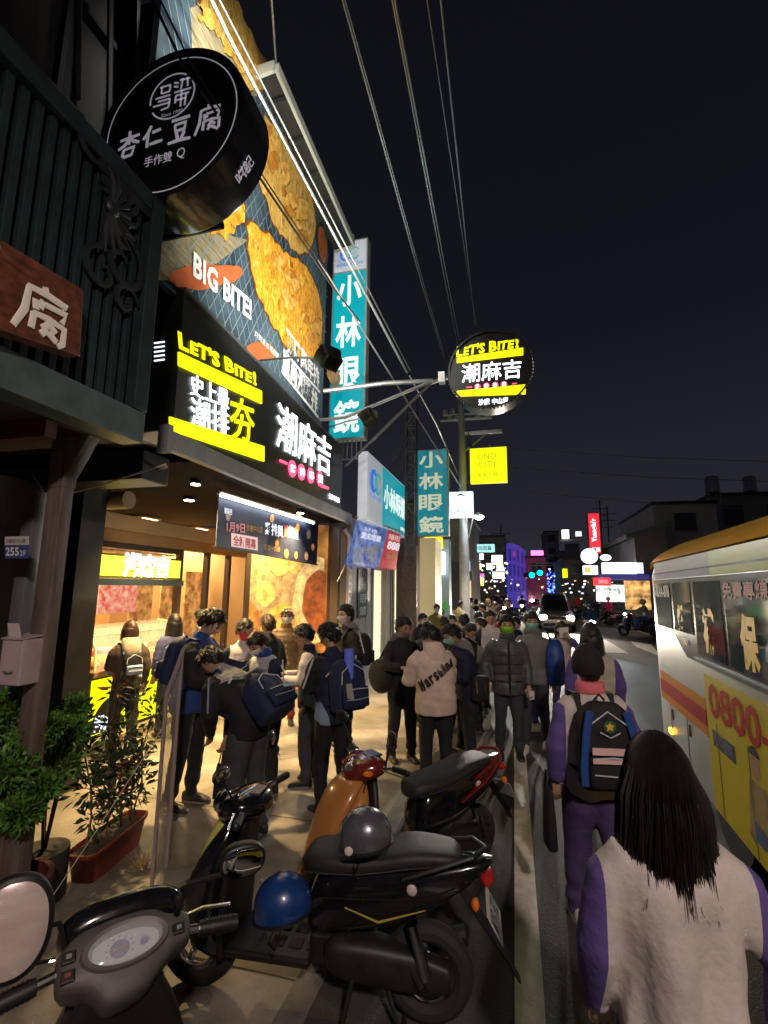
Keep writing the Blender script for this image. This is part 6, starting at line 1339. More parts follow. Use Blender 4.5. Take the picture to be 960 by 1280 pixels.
pinkw = fab('pink_white', (.62, .47, .46)); shoew = mat('shoe_white', (.62, .60, .56), .5, noise=.2, nscale=20); shoeb = mat('shoe_black', (.02, .02, .022), .5)
def sm(a, b, x): t = min(1, max(0, (x-a)/(b-a))); return t*t*(3-2*t)
def rotY(p, a, pz=.95, px=0.0):       # forward lean about the hip line (local y axis)
    x, z = p.x-px, p.z-pz; return V((x*math.cos(a)+z*math.sin(a)+px, p.y, -x*math.sin(a)+z*math.cos(a)+pz))
def head_dir(n, m):
    return [[(math.sin(PI*(i+.01 if i == 0 else i-.01 if i == m else i)/m)*math.cos(2*PI*j/n), math.sin(PI*(i+.01 if i == 0 else i-.01 if i == m else i)/m)*math.sin(2*PI*j/n), math.cos(PI*(i+.01 if i == 0 else i-.01 if i == m else i)/m)) for j in range(n)] for i in range(m+1)]
def head_pt(x, y, z):
    k = 1-.30*max(0, -z)**1.3; X = x*(.098 if x > 0 else .105)*(1-.10*max(0, -z) if x > 0 else 1-.35*max(0, -z)); Y = y*.078*k; Z = z*.118
    if x > 0:
        X += .022*math.exp(-((y/.16)**2+((z+.16)/.20)**2)); X += .006*math.exp(-((y/.3)**2+((z+.72)/.18)**2)); X -= .010*math.exp(-(((abs(y)-.38)/.16)**2+((z-.06)/.13)**2)); X += .005*math.exp(-(((z-.26)/.1)**2+(y/.6)**2))
        X += .004*math.exp(-((y/.22)**2+((z+.47)/.07)**2))
    return V((X, Y, Z))
def person(label, x, y, deg, Ht=1.68, lean=0, nod=15, turn=0, armL=None, armR=None, step=.04, top=None, sleeve=None, pants=darkt, shoes=shoeb, skin=skinm, hair=hairm, hairlen=0, mask=None, hood=None, hem=.80, bulk=0, puff=False, band=None, hoodup=False, group='students and passers-by waiting outside the shops', vox=.022, glasses=False, tuft=1, pants_wide=1.0, collar=None, trim=None, z0=.0, sit=False, feet=True, slim=1.0, name='person', fold=1.5, cuff=None, yoke=None, side=None, slv=.2, drape=0.0, lt=.155):
    s = Ht/1.70; L = math.radians(lean)
    t = thing(name, label, 'person', (x, y, z0), math.radians(deg), group)
    def T(p): p = V(p); a = L*sm(.86, 1.12, p.z); return rotY(p, a)*s
    top = top or navy; sleeve = sleeve or top
    # ------- arms
    arms = []
    for sd, tg in ((1, armL), (-1, armR)):
        S = V((-.005, sd*.165*slim, 1.375)); Sw = T(S)/s
        if tg is None: tg = (.03+math.sin(L)*.25, sd*.235, .86-.05*sm(0, 60, lean))
        W = V(tg); d = W-Sw; D = min(d.length, .525); d.normalize(); W = Sw+d*D
        a, c = .285, .25; h_ = math.sqrt(max(0, a*a-((a*a-c*c+D*D)/(2*D))**2)); m_ = Sw+d*((a*a-c*c+D*D)/(2*D))
        out = V((-.55, sd*.55, -.6)); out = (out-d*out.dot(d)).normalized(); E = m_+out*h_
        arms.append((Sw, E, W, sd))
    # ------- head frame
    N = T((-.015, 0, 1.455))/s
    Rh = Matrix.Rotation(math.radians(turn), 3, 'Z') @ Matrix.Rotation(math.radians(nod), 3, 'Y')
    HC = N+(Matrix.Rotation((L+math.radians(nod))*.5, 3, 'Y') @ V((.03, 0, .135)))
    def HP(v): return (HC+Rh @ v)*s
    near = vox < .02
    # ------- body: one continuous surface, with fingers and face
    b = MB(); nr = 12
    rows = [(.86, 0, .09, .145), (1.0, 0, .085, .125), (1.2, 0, .095, .145), (1.34, -.005, .09, .15), (1.40, -.01, .06, .09), (1.44, -.015, .05, .052), (1.52, 0, .05, .05)]
    b.loft([[T(p) for p in sring((r[1], 0, r[0]), r[2], r[3]*slim, .9, nr)] for r in interp(rows[:-1], 12)])
    b.tube([N*s-V((0, 0, .04*s)), (N+(HC-N)*.35)*s, (N+(HC-N)*.75)*s], [.052*s, .050*s, .05*s], 12)
    hips = []
    legs = []
    for sd in (1, -1):
        st = step*sd
        hp = V((0, sd*.085, .90)); 
        if sit: kn = V((.42, sd*.16, .86)); an = V((.40, sd*.16, .42))
        else: kn = V((st*.5+.02, sd*.10, .49)); an = V((st-.03, sd*.115, .085))
        legs.append((hp*s, kn*s, an*s, sd)); b.tube([hp*s, kn*s, an*s], [.075*s, .05*s, .035*s], 10)
    for S, E, W, sd in arms: b.tube([S*s, E*s, W*s], [.045*s, .036*s, .026*s], 10)
    me, co, no = remesh(b, .028*s, 2)
    body = MB(); body.v = [tuple(p) for p in co]; body.f = [tuple(p.vertices) for p in me.polygons]; body.m = [0]*len(body.f); bpy.data.meshes.remove(me)
    nh, mh = (40, 28) if near else (20, 14)
    body.loft([[HP(head_pt(*d)) for d in r] for r in head_dir(nh, mh)], cap=False, k=0)
    for sd in (1, -1):
        body.sph(HP(V((-.008, sd*.078, -.012))), (.018*s, .010*s, .032*s), 10, 6, k=0, M=Rh)
        body.sph(HP(V((.083, sd*.031, .010))), (.010*s, .014*s, .0075*s), 10, 6, k=1, M=Rh)
        body.tube([HP(V((.088, sd*.014, .032))), HP(V((.093, sd*.03, .037))), HP(V((.082, sd*.048, .033)))], [.002*s, .0035*s, .002*s], 5, k=1)
    if not mask: body.tube([HP(V((.094, -.02, -.054))), HP(V((.102, 0, -.055))), HP(V((.094, .02, -.054)))], [.002*s, .0055*s, .002*s], 6, k=2)
    for S, E, W, sd in arms:          # hands
        d = (W-E).normalized(); sdv = V((0, 1, 0)) if abs(d.y) < .8 else V((1, 0, 0)); sdv = (sdv-d*sdv.dot(d)).normalized(); dn = d.cross(sdv).normalized()
        if dn.z > 0 and d.z > -.5: dn = -dn
        P = W*s; k_ = s
        body.loft([sring(P+d*q*k_, a*k_, c*k_, .8, 10, sdv, dn) for q, a, c in ((-.01, .026, .022), (.02, .032, .018), (.05, .040, .016), (.085, .038, .014), (.092, .03, .01))], k=0)
        for i in range(4):
            o = (-.028+.0187*i)*k_; Lf = (.062, .072, .068, .055)[i]*k_; p0 = P+d*.08*k_+sdv*o
            body.tube([p0, p0+d*Lf*.45+dn*.004*k_, p0+d*Lf*.75+dn*.02*k_, p0+d*Lf*.85+dn*.038*k_], [.0095*k_, .009*k_, .0085*k_, .006*k_], 6, k=0)
        p0 = P+d*.03*k_-sdv*.03*k_; body.tube([p0, p0+d*.025*k_-sdv*.02*k_+dn*.008*k_, p0+d*.055*k_-sdv*.024*k_+dn*.018*k_], [.012*k_, .010*k_, .007*k_], 6, k=0)
    body.build('body', [skin, eyem, lipm], t, smooth=2)
    if glasses:
        b = MB()
        for sd in (1, -1): b.tube([HP(V((.104, sd*.032+.022*math.cos(a), .010+.016*math.sin(a)))) for a in np.linspace(0, 2*PI, 14)], .0018*s, 5); b.tube([HP(V((.10, sd*.055, .014))), HP(V((.0, sd*.08, .01)))], .0018*s, 4)
        b.build('glasses', blkp, t)
    # ------- top garment
    B_ = bulk; b = MB()
    rows = [(hem, 0, .128+B_, .172+B_), (hem+.015, 0, .132+B_, .176+B_), (hem+.10, 0, .135+B_, .18+B_), (1.04, 0, .125+B_, .168+B_), (1.18, .0, .128+B_, .18+B_), (1.30, -.005, .125+B_*.8, .190+B_), (1.375, -.01, .098+B_*.6, .158+B_*.6), (1.42, -.015, .075+B_*.3, .10+B_*.3), (1.455, -.015, .064, .068), (1.485, -.01, .060, .062)]
    b.loft([[T(p) for p in sring((r[1], 0, r[0]), r[2], r[3]*slim, .88, 20)] for r in interp(rows, 26)])
    aw_ = .062+B_*.6
    for S, E, W, sd in arms:
        Wc = W-(W-E).normalized()*.012
        b.tube([p*s for p in (S+V((0, -sd*.05, -.01)), S+(E-S)*.3, S+(E-S)*.7, E, E+(Wc-E)*.3, E+(Wc-E)*.75, Wc)], [q*s for q in (.072+B_*.6, .074+B_*.6, aw_+.002, aw_*.98, aw_*.92, .050+B_*.5, .042+B_*.35)], 14)
    if hood and not hoodup:
        pts = [T((-.02+.085*math.cos(a)-.045*(1-math.cos(a))*.5, .088*math.sin(a), 1.455+.02*math.cos(a+PI))) for a in np.linspace(-2.5, 2.5, 14)]
        b2 = MB(); 
        b2.loft([[T(p) for p in sring((x_, 0, z_), rx_, ry_, .9, 18)] for x_, z_, rx_, ry_ in ((-.10, 1.25, .03, .06), (-.115, 1.28, .055, .105), (-.10, 1.36, .075, .125), (-.06, 1.43, .10, .125), (-.03, 1.475, .098, .11), (-.02, 1.505, .085, .095))])
        mh_, ch_, nh_ = remesh(b2, vox*1.0*s, 4); ch_ = ch_+nh_*(nz(ch_/s, 22, 5)*.006*s)[:, None]; finish(mh_, ch_, 'hood', hood, t)
    if hoodup:
        b.loft([[HP(head_pt(*d)*1.22+V((-.012, 0, 0))) for d in r] for r in head_dir(20, 14)], cap=False)
    me, co, no = remesh(b, vox*s, 3)
    sd_ = int(abs(x*31+y*17)*10) % 9999
    amp = (.010 if near else .008)*fold
    disp = amp*nz(co/s*np.array([1, 1, .75]), 16, sd_, 3)
    disp += .004*fold*np.sin(co[:, 2]/s*60+6*nz(co/s, 5, sd_+1))*np.clip(nz(co/s, 6, sd_+3)+.3, 0, 1)
    if drape: disp += drape*np.sin(co[:, 1]/s*34+2.5*nz(co/s*np.array([1, 1, .35]), 7, 3))*np.clip((1.36-co[:, 2]/s)/.25, 0, 1)
    if puff:
        q = np.abs(np.sin(co[:, 2]/s*PI/.085+.5*nz(co/s, 4, 9))); disp += (.013*(q**.6)-.006)
    co2 = co+no*(disp*s)[:, None]
    o = finish(me, co2, 'jacket', [top], t)
    # smooth colour zones of the garment, stored per vertex
    fc = co2/s; nf = len(fc); da = np.full(nf, 9.0)
    for S, E, W, sd in arms:
        for a0, a1 in ((S+(E-S)*slv, E), (E, W)):
            a0 = np.array(a0); a1 = np.array(a1); dv = a1-a0; u = np.clip(((fc-a0) @ dv)/(dv @ dv), 0, 1); da = np.minimum(da, np.linalg.norm(fc-(a0+u[:, None]*dv), axis=1))
    lat = np.abs(fc[:, 1]); fz = fc[:, 0]*math.sin(L)+(fc[:, 2]-.95)*math.cos(L)+.95; fx = fc[:, 0]*math.cos(L)-(fc[:, 2]-.95)*math.sin(L)
    zs = np.minimum(.096+B_*.6-da, np.maximum(lat-(lt*slim+B_*.7), fx-(.15+B_)))
    zo = np.full(nf, -1.0); oth = top
    if band is not None: zo = (hem+.055)-fz; oth = band
    if yoke is not None: zo = fz-(1.235+.25*lat); oth = yoke
    if side is not None: zo = np.minimum(np.minimum(1.06-fz, lat-(.115+.30*(fz-.80))), .06-fx); oth = side
    for nm_, vv_ in (('zone_sleeve', zs), ('zone_panel', np.where(zs > 0, -1, zo))):
        at_ = o.data.attributes.new(nm_, 'FLOAT', 'POINT'); at_.data.foreach_set('value', (vv_*40+.5).astype(np.float32))
    o.data.materials.clear(); o.data.materials.append(zonemat(top, sleeve, oth))
    if trim is not None:               # pale stripes over the shoulders and sleeves
        for S, E, W, sd in arms:
            b = MB(); u1 = (E-S).normalized(); dvv = V((-.5, sd*.8, .3)); dvv = (dvv-u1*dvv.dot(u1)).normalized()
            b.tube([(S+u1*q+dvv*(.085+B_*.6+.004))*s for q in (-.01, .06, .14, .22, .27)], .010*s, 6, flat=.5); b.build('sleeve_stripe', trim, t, smooth=True)
            b = MB(); b.tube([T((-.125-B_, sd*.17, 1.22)), T((-.137-B_, sd*.10, 1.28)), T((-.142-B_, sd*.03, 1.255))], .011*s, 6, flat=.5); b.build('back_stripe', trim, t, smooth=True)
    if cuff is not None:
        for S, E, W, sd in arms:
            b = MB(); d = (W-E).normalized(); b.tube([(W-d*.045)*s, (W+d*.004)*s], [.043*s, .036*s], 12); b.build('cuff', cuff, t, smooth=True)
    if collar is not None:
        b = MB(); b.loft([[T(p) for p in sring((x_, 0, z_), rx_, ry_, .95, 18)] for x_, z_, rx_, ry_ in ((-.015, 1.42, .082, .10), (-.01, 1.46, .088, .095), (-.0, 1.50, .085, .088), (0, 1.505, .07, .072))]); mc_, cc_, nc_ = remesh(b, min(vox, .018)*s, 3); cc_ = cc_+nc_*(nz(cc_/s*np.array([1, 1, 2.5]), 26, 3)*.009*s)[:, None]; finish(mc_, cc_, 'scarf' if 'scarf' in label else 'collar', collar, t)
    # ------- trousers and shoes
    b = MB(); b.loft([[p*s for p in sring((0, 0, z_), rx_, ry_, .9, 16)] for z_, rx_, ry_ in ((.80, .09, .14), (.86, .115, .155), (.95, .115, .155), (1.0, .10, .14))])
    pw_ = pants_wide
    for hp, kn, an, sd in legs:
        b.tube([hp-V((0, 0, .0)), hp+(kn-hp)*.3, kn, kn+(an-kn)*.5, an+V((0, 0, .02)), an+V((0, 0, -.02*s))], [q*s for q in (.095, .098*pw_, .074*pw_, .066*pw_, .058*pw_, .06*pw_)], 14)
    me, co, no = remesh(b, vox*s, 3)
    dz = .009*fold*nz(co/s*np.array([1, 1, 1.4]), 15, sd_+7, 3)+.006*fold*np.sin(co[:, 2]/s*48+5*nz(co/s, 6, sd_+8))*np.exp(-((co[:, 2]/s-.12)/.12)**2)
    finish(me, co+no*(dz*s)[:, None], 'trousers', pants, t)
    if feet:
        for hp, kn, an, sd in legs:
            b = MB(); c = V((an.x, an.y, 0))
            b.loft([sring(c+V((x_*s, 0, z_*s)), hz_*s, hy_*s, .75, 14, (0, 0, 1), (0, 1, 0)) for x_, z_, hz_, hy_ in ((-.075, .05, .03, .02), (-.065, .052, .045, .034), (-.02, .055, .052, .040), (.05, .045, .04, .043), (.12, .034, .028, .045), (.17, .028, .018, .036), (.185, .025, .008, .02))])
            sh = b.build('shoe', shoes, t, smooth=2)
            if sit: sh.location = (0, 0, an.z-.08)
            b = MB(); b.loft([sring(c+V((.055*s, 0, z_*s)), .132*s*k_, .047*s*k_, .8, 20) for z_, k_ in ((.004, .96), (.012, 1.0), (.024, .98))]); b.build('sole', shoew if shoes is not shoeb else mat('sole_grey', (.25, .22, .2), .6), sh, smooth=True)
    # ------- hair
    if not hoodup:
        rs = random.Random(sd_); n1, m1 = (72, 44) if near else (30, 20); R_ = []
        D = head_dir(n1, m1); flat = np.array([d for r in D for d in r]); ns = nz(flat*np.array([1, 1, .5]), 9, sd_+2, 3); ns2 = nz(flat*np.array([1, 1, .3]), 26, sd_+5, 2); i_ = 0
        for r in D:
            row = []
            for d in r:
                xx, yy, zz = d; fr_ = (xx+1)/2
                hl = -.72+.62*sm(.15, .52, fr_)+(.62 if not hairlen else .45)*sm(.55, .86, fr_)-.10*tuft*ns2[i_]
                k_ = sm(hl-.10, hl+.10, zz); th = (.019+.008*ns[i_]*tuft+.005*ns2[i_])*k_-.012*(1-k_)
                p = head_pt(*d); q = p*(1+th/.10); row.append(HP(q)); i_ += 1
            R_.append(row)
        b = MB(); b.loft(R_, cap=False)
        if tuft and vox < .028 and not hairlen:
            for q in range(420 if near else 200):
                a = rs.uniform(0, 2*PI); zz = rs.uniform(-.45, 1.0); xx = math.cos(a)*math.sqrt(1-zz*zz); yy = math.sin(a)*math.sqrt(1-zz*zz); fr_ = (xx+1)/2
                hl = -.66+.62*sm(.15, .52, fr_)+(.60 if not hairlen else .45)*sm(.55, .86, fr_)
                if zz < hl+.04: continue
                p = head_pt(xx, yy, zz); o_ = p.normalized(); dn = (V((o_.x*.5, o_.y*.5, -1))-o_*o_.dot(V((o_.x*.5, o_.y*.5, -1)))).normalized()
                if zz > .6: dn = (dn+V((rs.gauss(0, .6), rs.gauss(0, .6), 0))).normalized()
                dn = (dn+V((rs.gauss(0, .25), rs.gauss(0, .25), 0))).normalized(); l_ = rs.uniform(.022, .045)*(.6+.5*tuft)
                b.tube([HP(p+o_*.012), HP(p+o_*.024+dn*l_*.45), HP(p+o_*.026+dn*l_+V((0, 0, -.004)))], [.0052*s, .0048*s, .0006], 4, flat=.5)
        b.build('hair', hair, t, smooth=2)
        if hairlen:
            n1, m1 = (110, 34) if near else (30, 12); R_ = []; th0 = 1.95
            outr = []; 
            for i in range(m1+1):
                v = i/m1; z = .055-v*(hairlen+.055); ro = []
                for j in range(n1+1):
                    a = PI-th0+2*th0*j/n1; ph = j*.9
                    kk_ = 1 if near else .25; strand = kk_*(.0045*math.sin(j*1.7+2*math.sin(v*3+j*.13))+.004*math.sin(j*.43+v*4)+.003*math.sin(j*5.1+v))
                    rr_ = .097+.020*sm(0, .35, v)+.012*v+strand; ry_ = .088+.018*sm(0, .3, v)+.030*v*min(1, hairlen/.3)+strand
                    zz = z-(.016*math.sin(j*.11)+.008*math.sin(j*1.3)+.006*math.sin(j*2.9))*v**3*(1 if near else .5)
                    hx = HP(V((rr_*math.cos(a)-.004, ry_*math.sin(a), min(zz, .06)))) if v < .12 else None
                    base = HP(V((rr_*math.cos(a)-.004, ry_*math.sin(a), 0)))
                    down = HP(V((0, 0, 0)))-HP(V((0, 0, 1))); dd = (down.normalized()*(1-sm(.1, .6, v))+V((0, 0, -1))*sm(.1, .6, v))
                    back = max(0, math.sin(L))*0
                    ro.append(base+dd*(-zz)*s)
                outr.append(ro)
            b = MB(); vs = [p for r in outr for p in r]; k = n1+1; c0 = HP(V((0, 0, 0)))
            inn = [p+(V((c0.x, c0.y, p.z))-p).normalized()*.03*s for p in vs]; nV_ = len(vs)
            fs = [(i*k+j, i*k+j+1, (i+1)*k+j+1, (i+1)*k+j) for i in range(m1-(4 if near and hairlen > .3 else 0)) for j in range(n1)]; fs += [(nV_+a, nV_+d_, nV_+c_, nV_+b_) for a, b_, c_, d_ in fs]
            fs += [] if near and hairlen > .3 else [(m1*k+j, m1*k+j+1, nV_+m1*k+j+1, nV_+m1*k+j) for j in range(n1)]+[(i*k, (i+1)*k, nV_+(i+1)*k, nV_+i*k) for i in range(m1)]+[(i*k+n1, nV_+i*k+n1, nV_+(i+1)*k+n1, (i+1)*k+n1) for i in range(m1)]
            b.add(vs+inn, fs); b.build('long_hair', hair, t, smooth=2)
            if near and hairlen > .3:
                b = MB(); rs = random.Random(5)
                for q in range(4200):
                    u = rs.random(); a = PI-th0*1.02+2*th0*1.02*u; j = min(n1, int(u*n1)); off = rs.uniform(.001, .012)*s; pts = []
                    w1, w2 = rs.uniform(-.02, .02), rs.uniform(-.012, .012); tip = rs.uniform(-.012, .004)
                    part_ = V((0, rs.uniform(-.15, .15), 0)); e0 = rs.uniform(.5, 1.52)
                    if rs.random() < .9:
                        for e_ in (e0, e0*.72, e0*.45, e0*.22):
                            d = (math.cos(a)*math.cos(e_), math.sin(a)*math.cos(e_), math.sin(e_)); p = head_pt(*d); pts.append(HP(p*(1.262+off*3)))
                    iend = m1+1-rs.choice((0, 0, 0, 1, 2, 3, 5))
                    for i in list(range(8, iend-1, 4))+[iend-1]:
                        p = outr[i][min(n1, max(0, j+int(w1*i*8)))]; dv = V((p.x-c0.x, p.y-c0.y, 0)).normalized(); v = i/m1
                        pts.append(p+dv*(off+.003*v*math.sin(q))+V((w2*v*v, w1*v*v, 0)))
                    pts = [p for p in pts if c0.z-p.z < .325*s]
                    pts.append(pts[-1]+V((w2*.3, w1*.3, -max(.004, .012+tip)*s))); b.tube(pts, [.0010*s]*(len(pts)-1)+[.0003], 3)
                tag(b.build('hair_strand', hair, t, smooth=True), kind='stuff')
    if mask is not None:
        b = MB(); R_ = []
        for i in range(11):
            z = -.115+.118*i/10; row = []
            for j in range(17):
                a = -1.15+2.3*j/16; zz = z/.118; c_ = math.sqrt(max(.02, 1-min(.98, zz*zz))) ; p = head_pt(c_*math.cos(a), c_*math.sin(a), zz)
                lift = .010+.016*math.exp(-(a/.45)**2)*math.exp(-((z+.045)/.04)**2); dv = V((math.cos(a), math.sin(a), -.1 if i < 3 else 0)); row.append(HP(p+dv*lift+V((0, 0, .002*math.sin(i*2.2)))))
            R_.append(row)
        b.loft(R_, cap=False, close=False); o = b.build('mask', mask, t, smooth=True); so = o.modifiers.new('thick', 'SOLIDIFY'); so.thickness = .002
        b = MB()
        for sd in (1, -1):
            for z_ in (-.02, -.08): b.tube([HP(V((.06, sd*.075, z_))), HP(V((-.005, sd*.088, -.01))), ], .0016*s, 4)
        b.build('ear_loop', mask, t)
    M0 = Matrix.Translation((x, y, z0)) @ Matrix.Rotation(math.radians(deg), 4, 'Z')
    return dict(t=t, T=T, M=M0, s=s, L=L, HP=HP, arms=arms, HC=HC)
def item(P, name, label, cat, local, rx=0, ry=0, rz=0, world=False):
    """a thing carried by the person: its base is given in the person's frame"""
    t = thing(name, label, cat, P['M'] @ V(local)); R_ = (P['M'].to_3x3() @ Euler((rx, ry, rz)).to_matrix()); t.rotation_euler = R_.to_euler(); return t
def backpack(P, label, m1, m2, piping, w=.155, h=.22, d=.085, zc=1.17, off=.135, strap=True, emblem=None, extra=None):
    s, T = P['s'], P['T']; c = T((-off-d, 0, zc)); t = item(P, 'backpack', label, 'backpack', c, 0, P['L'], 0)
    b = MB(); b.loft([sring((k*0, 0, z), d*s*a, w*s*b_, .55, 26) for z, a, b_ in [(v*s, aa, bb_) for v, aa, bb_ in ((-h, .75, .85), (-h*.94, .97, .98), (-h*.3, 1.05, 1.02), (h*.45, .98, .98), (h*.8, .8, .82), (h*.97, .5, .5), (h, .2, .2))] for k in (0,)])
    me, co, no = remesh(b, .014*s, 2); co = co+no*(nz(co, 18, 4, 2)*.006)[:, None]; finish(me, co, 'bag_body', m1, t)
    b = MB(); b.loft([sring((-d*s*1.0-.02*s, 0, z*s), .035*s*a, w*.82*s*b_, .5, 20) for z, a, b_ in ((-h*.85, .7, .9), (-h*.8, 1, 1), (-h*.15, 1, 1), (-h*.08, .6, .92))]); b.build('front_pocket', m2, t, smooth=2)
    b = MB(); b.tube([(-d*s-.056*s, -w*.72*s, -h*.18*s), (-d*s-.058*s, 0, -h*.14*s), (-d*s-.056*s, w*.72*s, -h*.18*s)], .005*s, 6); b.tube([(-d*s*1.06, -w*.8*s, h*.05*s), (-d*s*1.02, -w*.72*s, h*.5*s), (-d*s*.85, 0, h*.82*s), (-d*s*1.02, w*.72*s, h*.5*s), (-d*s*1.06, w*.8*s, h*.05*s)], .005*s, 6)
    b.tube([(-d*s-.058*s, -w*.7*s, -h*.52*s), (-d*s-.06*s, 0, -h*.54*s), (-d*s-.058*s, w*.7*s, -h*.52*s)], .009*s, 6, flat=.4); b.build('piping', piping, t, smooth=True)
    b = MB(); b.tube([(d*s*.6, -.03*s, h*s*.98), (d*s*.6, 0, h*s*1.12), (d*s*.6, .03*s, h*s*.98)], .008*s, 6); b.build('handle', m2, t, smooth=True)
    if strap:
        Mi = t.matrix_basis
        inv = (Matrix.Translation(P['M'] @ c) @ (P['M'].to_3x3() @ Euler((0, P['L'], 0)).to_matrix()).to_4x4()).inverted() @ P['M']
        for sd in (1, -1):
            b = MB(); pts = [inv @ T(p) for p in ((-off+.0, sd*.09, 1.30), (-.06, sd*.105, 1.43), (.04, sd*.115, 1.425), (.135, sd*.125, 1.30), (.145, sd*.14, 1.15), (.06, sd*.19, 1.02), (-off, sd*.13, .98))]
            b.tube(pts, .022*s, 8, flat=.35); b.build('strap', m2, t, smooth=True)
    return t, s
def handbag(P, label, local, m, w=.03, h=.15, l=.09, name='hand_bag', cat='bag'):
    t = item(P, name, label, cat, local); s = P['s']
    b = MB(); b.loft([sring((0, 0, z), l*a, w*b_, .6, 18) for z, a, b_ in ((-h*2, .9, .9), (-h*1.95, 1.05, 1.1), (-h, 1, 1.0), (-.02, .8, .6), (0, .75, .3))]); b.build('bag_body', m, t, smooth=2)
    b = MB(); [b.tube([(-l*.4, sd*w*.5, -.01), (-l*.15, sd*.01, .1), (l*.15, sd*.01, .1), (l*.4, sd*w*.5, -.01)], .006, 6) for sd in (1, -1)]; b.build('handle', m, t, smooth=True); return t
def phone(P, label, local, rx=0, ry=-.6, m=None, name='mobile_phone', cat='phone'):
    t = item(P, name, label, cat, local, rx, ry, 0); b = MB(); b.bb((-.07, -.035, -.005), (.07, .035, .004)); b.build('case', m or blkp, t, bevel=.003)
    b = MB(); b.bb((-.065, -.032, .0045), (.065, .032, .0055)); b.build('screen', mat('screen', (.1, .1, .12), .2, em=(.7, .8, 1), es=.5, sample=False), t); return t
mwhite = mat('mask_white', (.68, .68, .70), .8, bump=.1); mgreen = mat('mask_lime', (.30, .62, .03), .8, bump=.1); mteal = mat('mask_teal', (.28, .60, .55), .8, bump=.1); mred = mat('mask_red', (.62, .04, .05), .8); mpink = mat('mask_pink', (.70, .45, .50), .8); mblue = mat('mask_pale_blue', (.4, .5, .65), .8)
pipew = mat('piping_white', (.55, .58, .64), .5); navyb = fab('bag_navy', (.010, .022, .075)); blackb = fab('bag_black', (.012, .012, .014)); blueb = fab('bag_blue', (.015, .07, .30)); greyh = fab('hood_grey', (.20, .19, .19)); creamh = fab('hood_cream', (.52, .42, .30)); lightblue = fab('light_blue', (.25, .36, .50))
# ---- the close pair and the girl ahead
P = person('girl with long dark hair, white jacket and purple sleeves, nearest and seen from behind', .405, 1.68, 98, 1.545, nod=8, top=whitec, sleeve=purple, pants=purplet, hair=mat('hair_near', (.017, .010, .008), .55, noise=.5, nscale=60, stretch=(1, 1, .1)), hairlen=.34, vox=.012, slim=.95, bulk=.006, hem=.84, armL=(.13, .19, .845), armR=(.02, -.31, .88), slv=.34, lt=.218, drape=.020, skin=skin2, shoes=shoew, fold=.8)
P = person('student in black cap with pink scarf, white jacket and purple sleeves, walking away', .45, 3.42, 100, 1.62, nod=6, top=whitec, sleeve=purple, pants=purplet, vox=.017, step=.14, bulk=.004, collar=fab('pink_scarf', (.75, .18, .22)), shoes=shoew, armR=(.05, -.235, .88), armL=(.03, .24, .84), pants_wide=1.2, hair=hairm, tuft=0, slv=.40, lt=.185, drape=.006)
s = P['s']; cp_ = thing('knit_cap', 'plain black cap on the student with the pink scarf', 'cap', P['M'] @ P['HP'](V((0, 0, 0)))); b = MB()
R_ = P['M'].to_3x3()
b.loft([[R_ @ (P['HP'](head_pt(*d)*1.31+V((0, 0, .0)))-P['HP'](V((0, 0, 0)))) for d in r] for r in head_dir(28, 20)[:13]], cap=False); b.build('crown', mat('cap_black', (.012, .011, .012), .85, bump=.5, bscale=150), cp_, smooth=2)
bt_, s = backpack(P, 'black and blue school backpack with round gold emblem and pink reflective bands', blackb, blackb, pipew, w=.165, h=.25, d=.09, zc=1.17)
pkr = mat('reflective_pink', (.75, .50, .52), .4)
b = MB(); b.hexa([(-.152, .12, -.015), (-.152, -.12, -.015), (-.152, -.12, .022), (-.152, .12, .022)], (-.005, 0, 0)); b.build('reflective_band', pkr, bt_); b = MB(); b.hexa([(-.152, .12, -.06), (-.152, -.12, -.06), (-.152, -.12, -.038), (-.152, .12, -.038)], (-.006, 0, 0)); b.build('reflective_band', pkr, bt_)
em_ = V((-.098, 0, .12)); b = MB(); b.add([em_+V((0, .034*math.cos(2*PI*j/24), .034*math.sin(2*PI*j/24))) for j in range(24)], [tuple(range(24))[::-1]]); b.build('emblem', mat('emblem_green', (.03, .12, .05), .5), bt_)
b = MB(); b.add([em_+V((-.003, (.027 if j % 2 == 0 else .014)*math.sin(2*PI*j/10), (.027 if j % 2 == 0 else .014)*math.cos(2*PI*j/10))) for j in range(10)], [tuple(range(10))]); b.build('emblem_star', mat('emblem_gold', (.75, .45, .05), .4), bt_)
for sd in (1, -1): b = MB(); b.tube([(-.085, sd*.10, .20), (-.10, sd*.13, .08), (-.10, sd*.15, -.1), (-.095, sd*.145, -.2)], .022, 8, flat=.35); b.build('blue_side_panel', blueb, bt_, smooth=True)
b = MB(); b.tube([(-.103, .055, .09), (-.105, 0, .062), (-.103, -.055, .09)], .0035, 5); b.build('badge_underline', pipew, bt_)
b = MB(); b.tube([(-.05, -.165, -.02), (-.05, -.175, -.1), (-.04, -.17, -.16)], [.02, .03, .02], 8); b.build('bottle_pocket', fab('orange_cloth', (.6, .2, .04)), bt_, smooth=True)
handbag(P, 'plain black cloth bag hanging from the left hand of the capped student', (.03, .275, .78), blackb, w=.03, h=.17, l=.08)
person('long haired girl in cream jacket with purple sleeves walking ahead of the capped student', .74, 5.3, 98, 1.66, nod=6, top=fab('cream', (.55, .50, .42)), sleeve=purple, pants=purplet, hairlen=.26, lt=.18, slv=.35, step=.1, shoes=shoew, vox=.02)
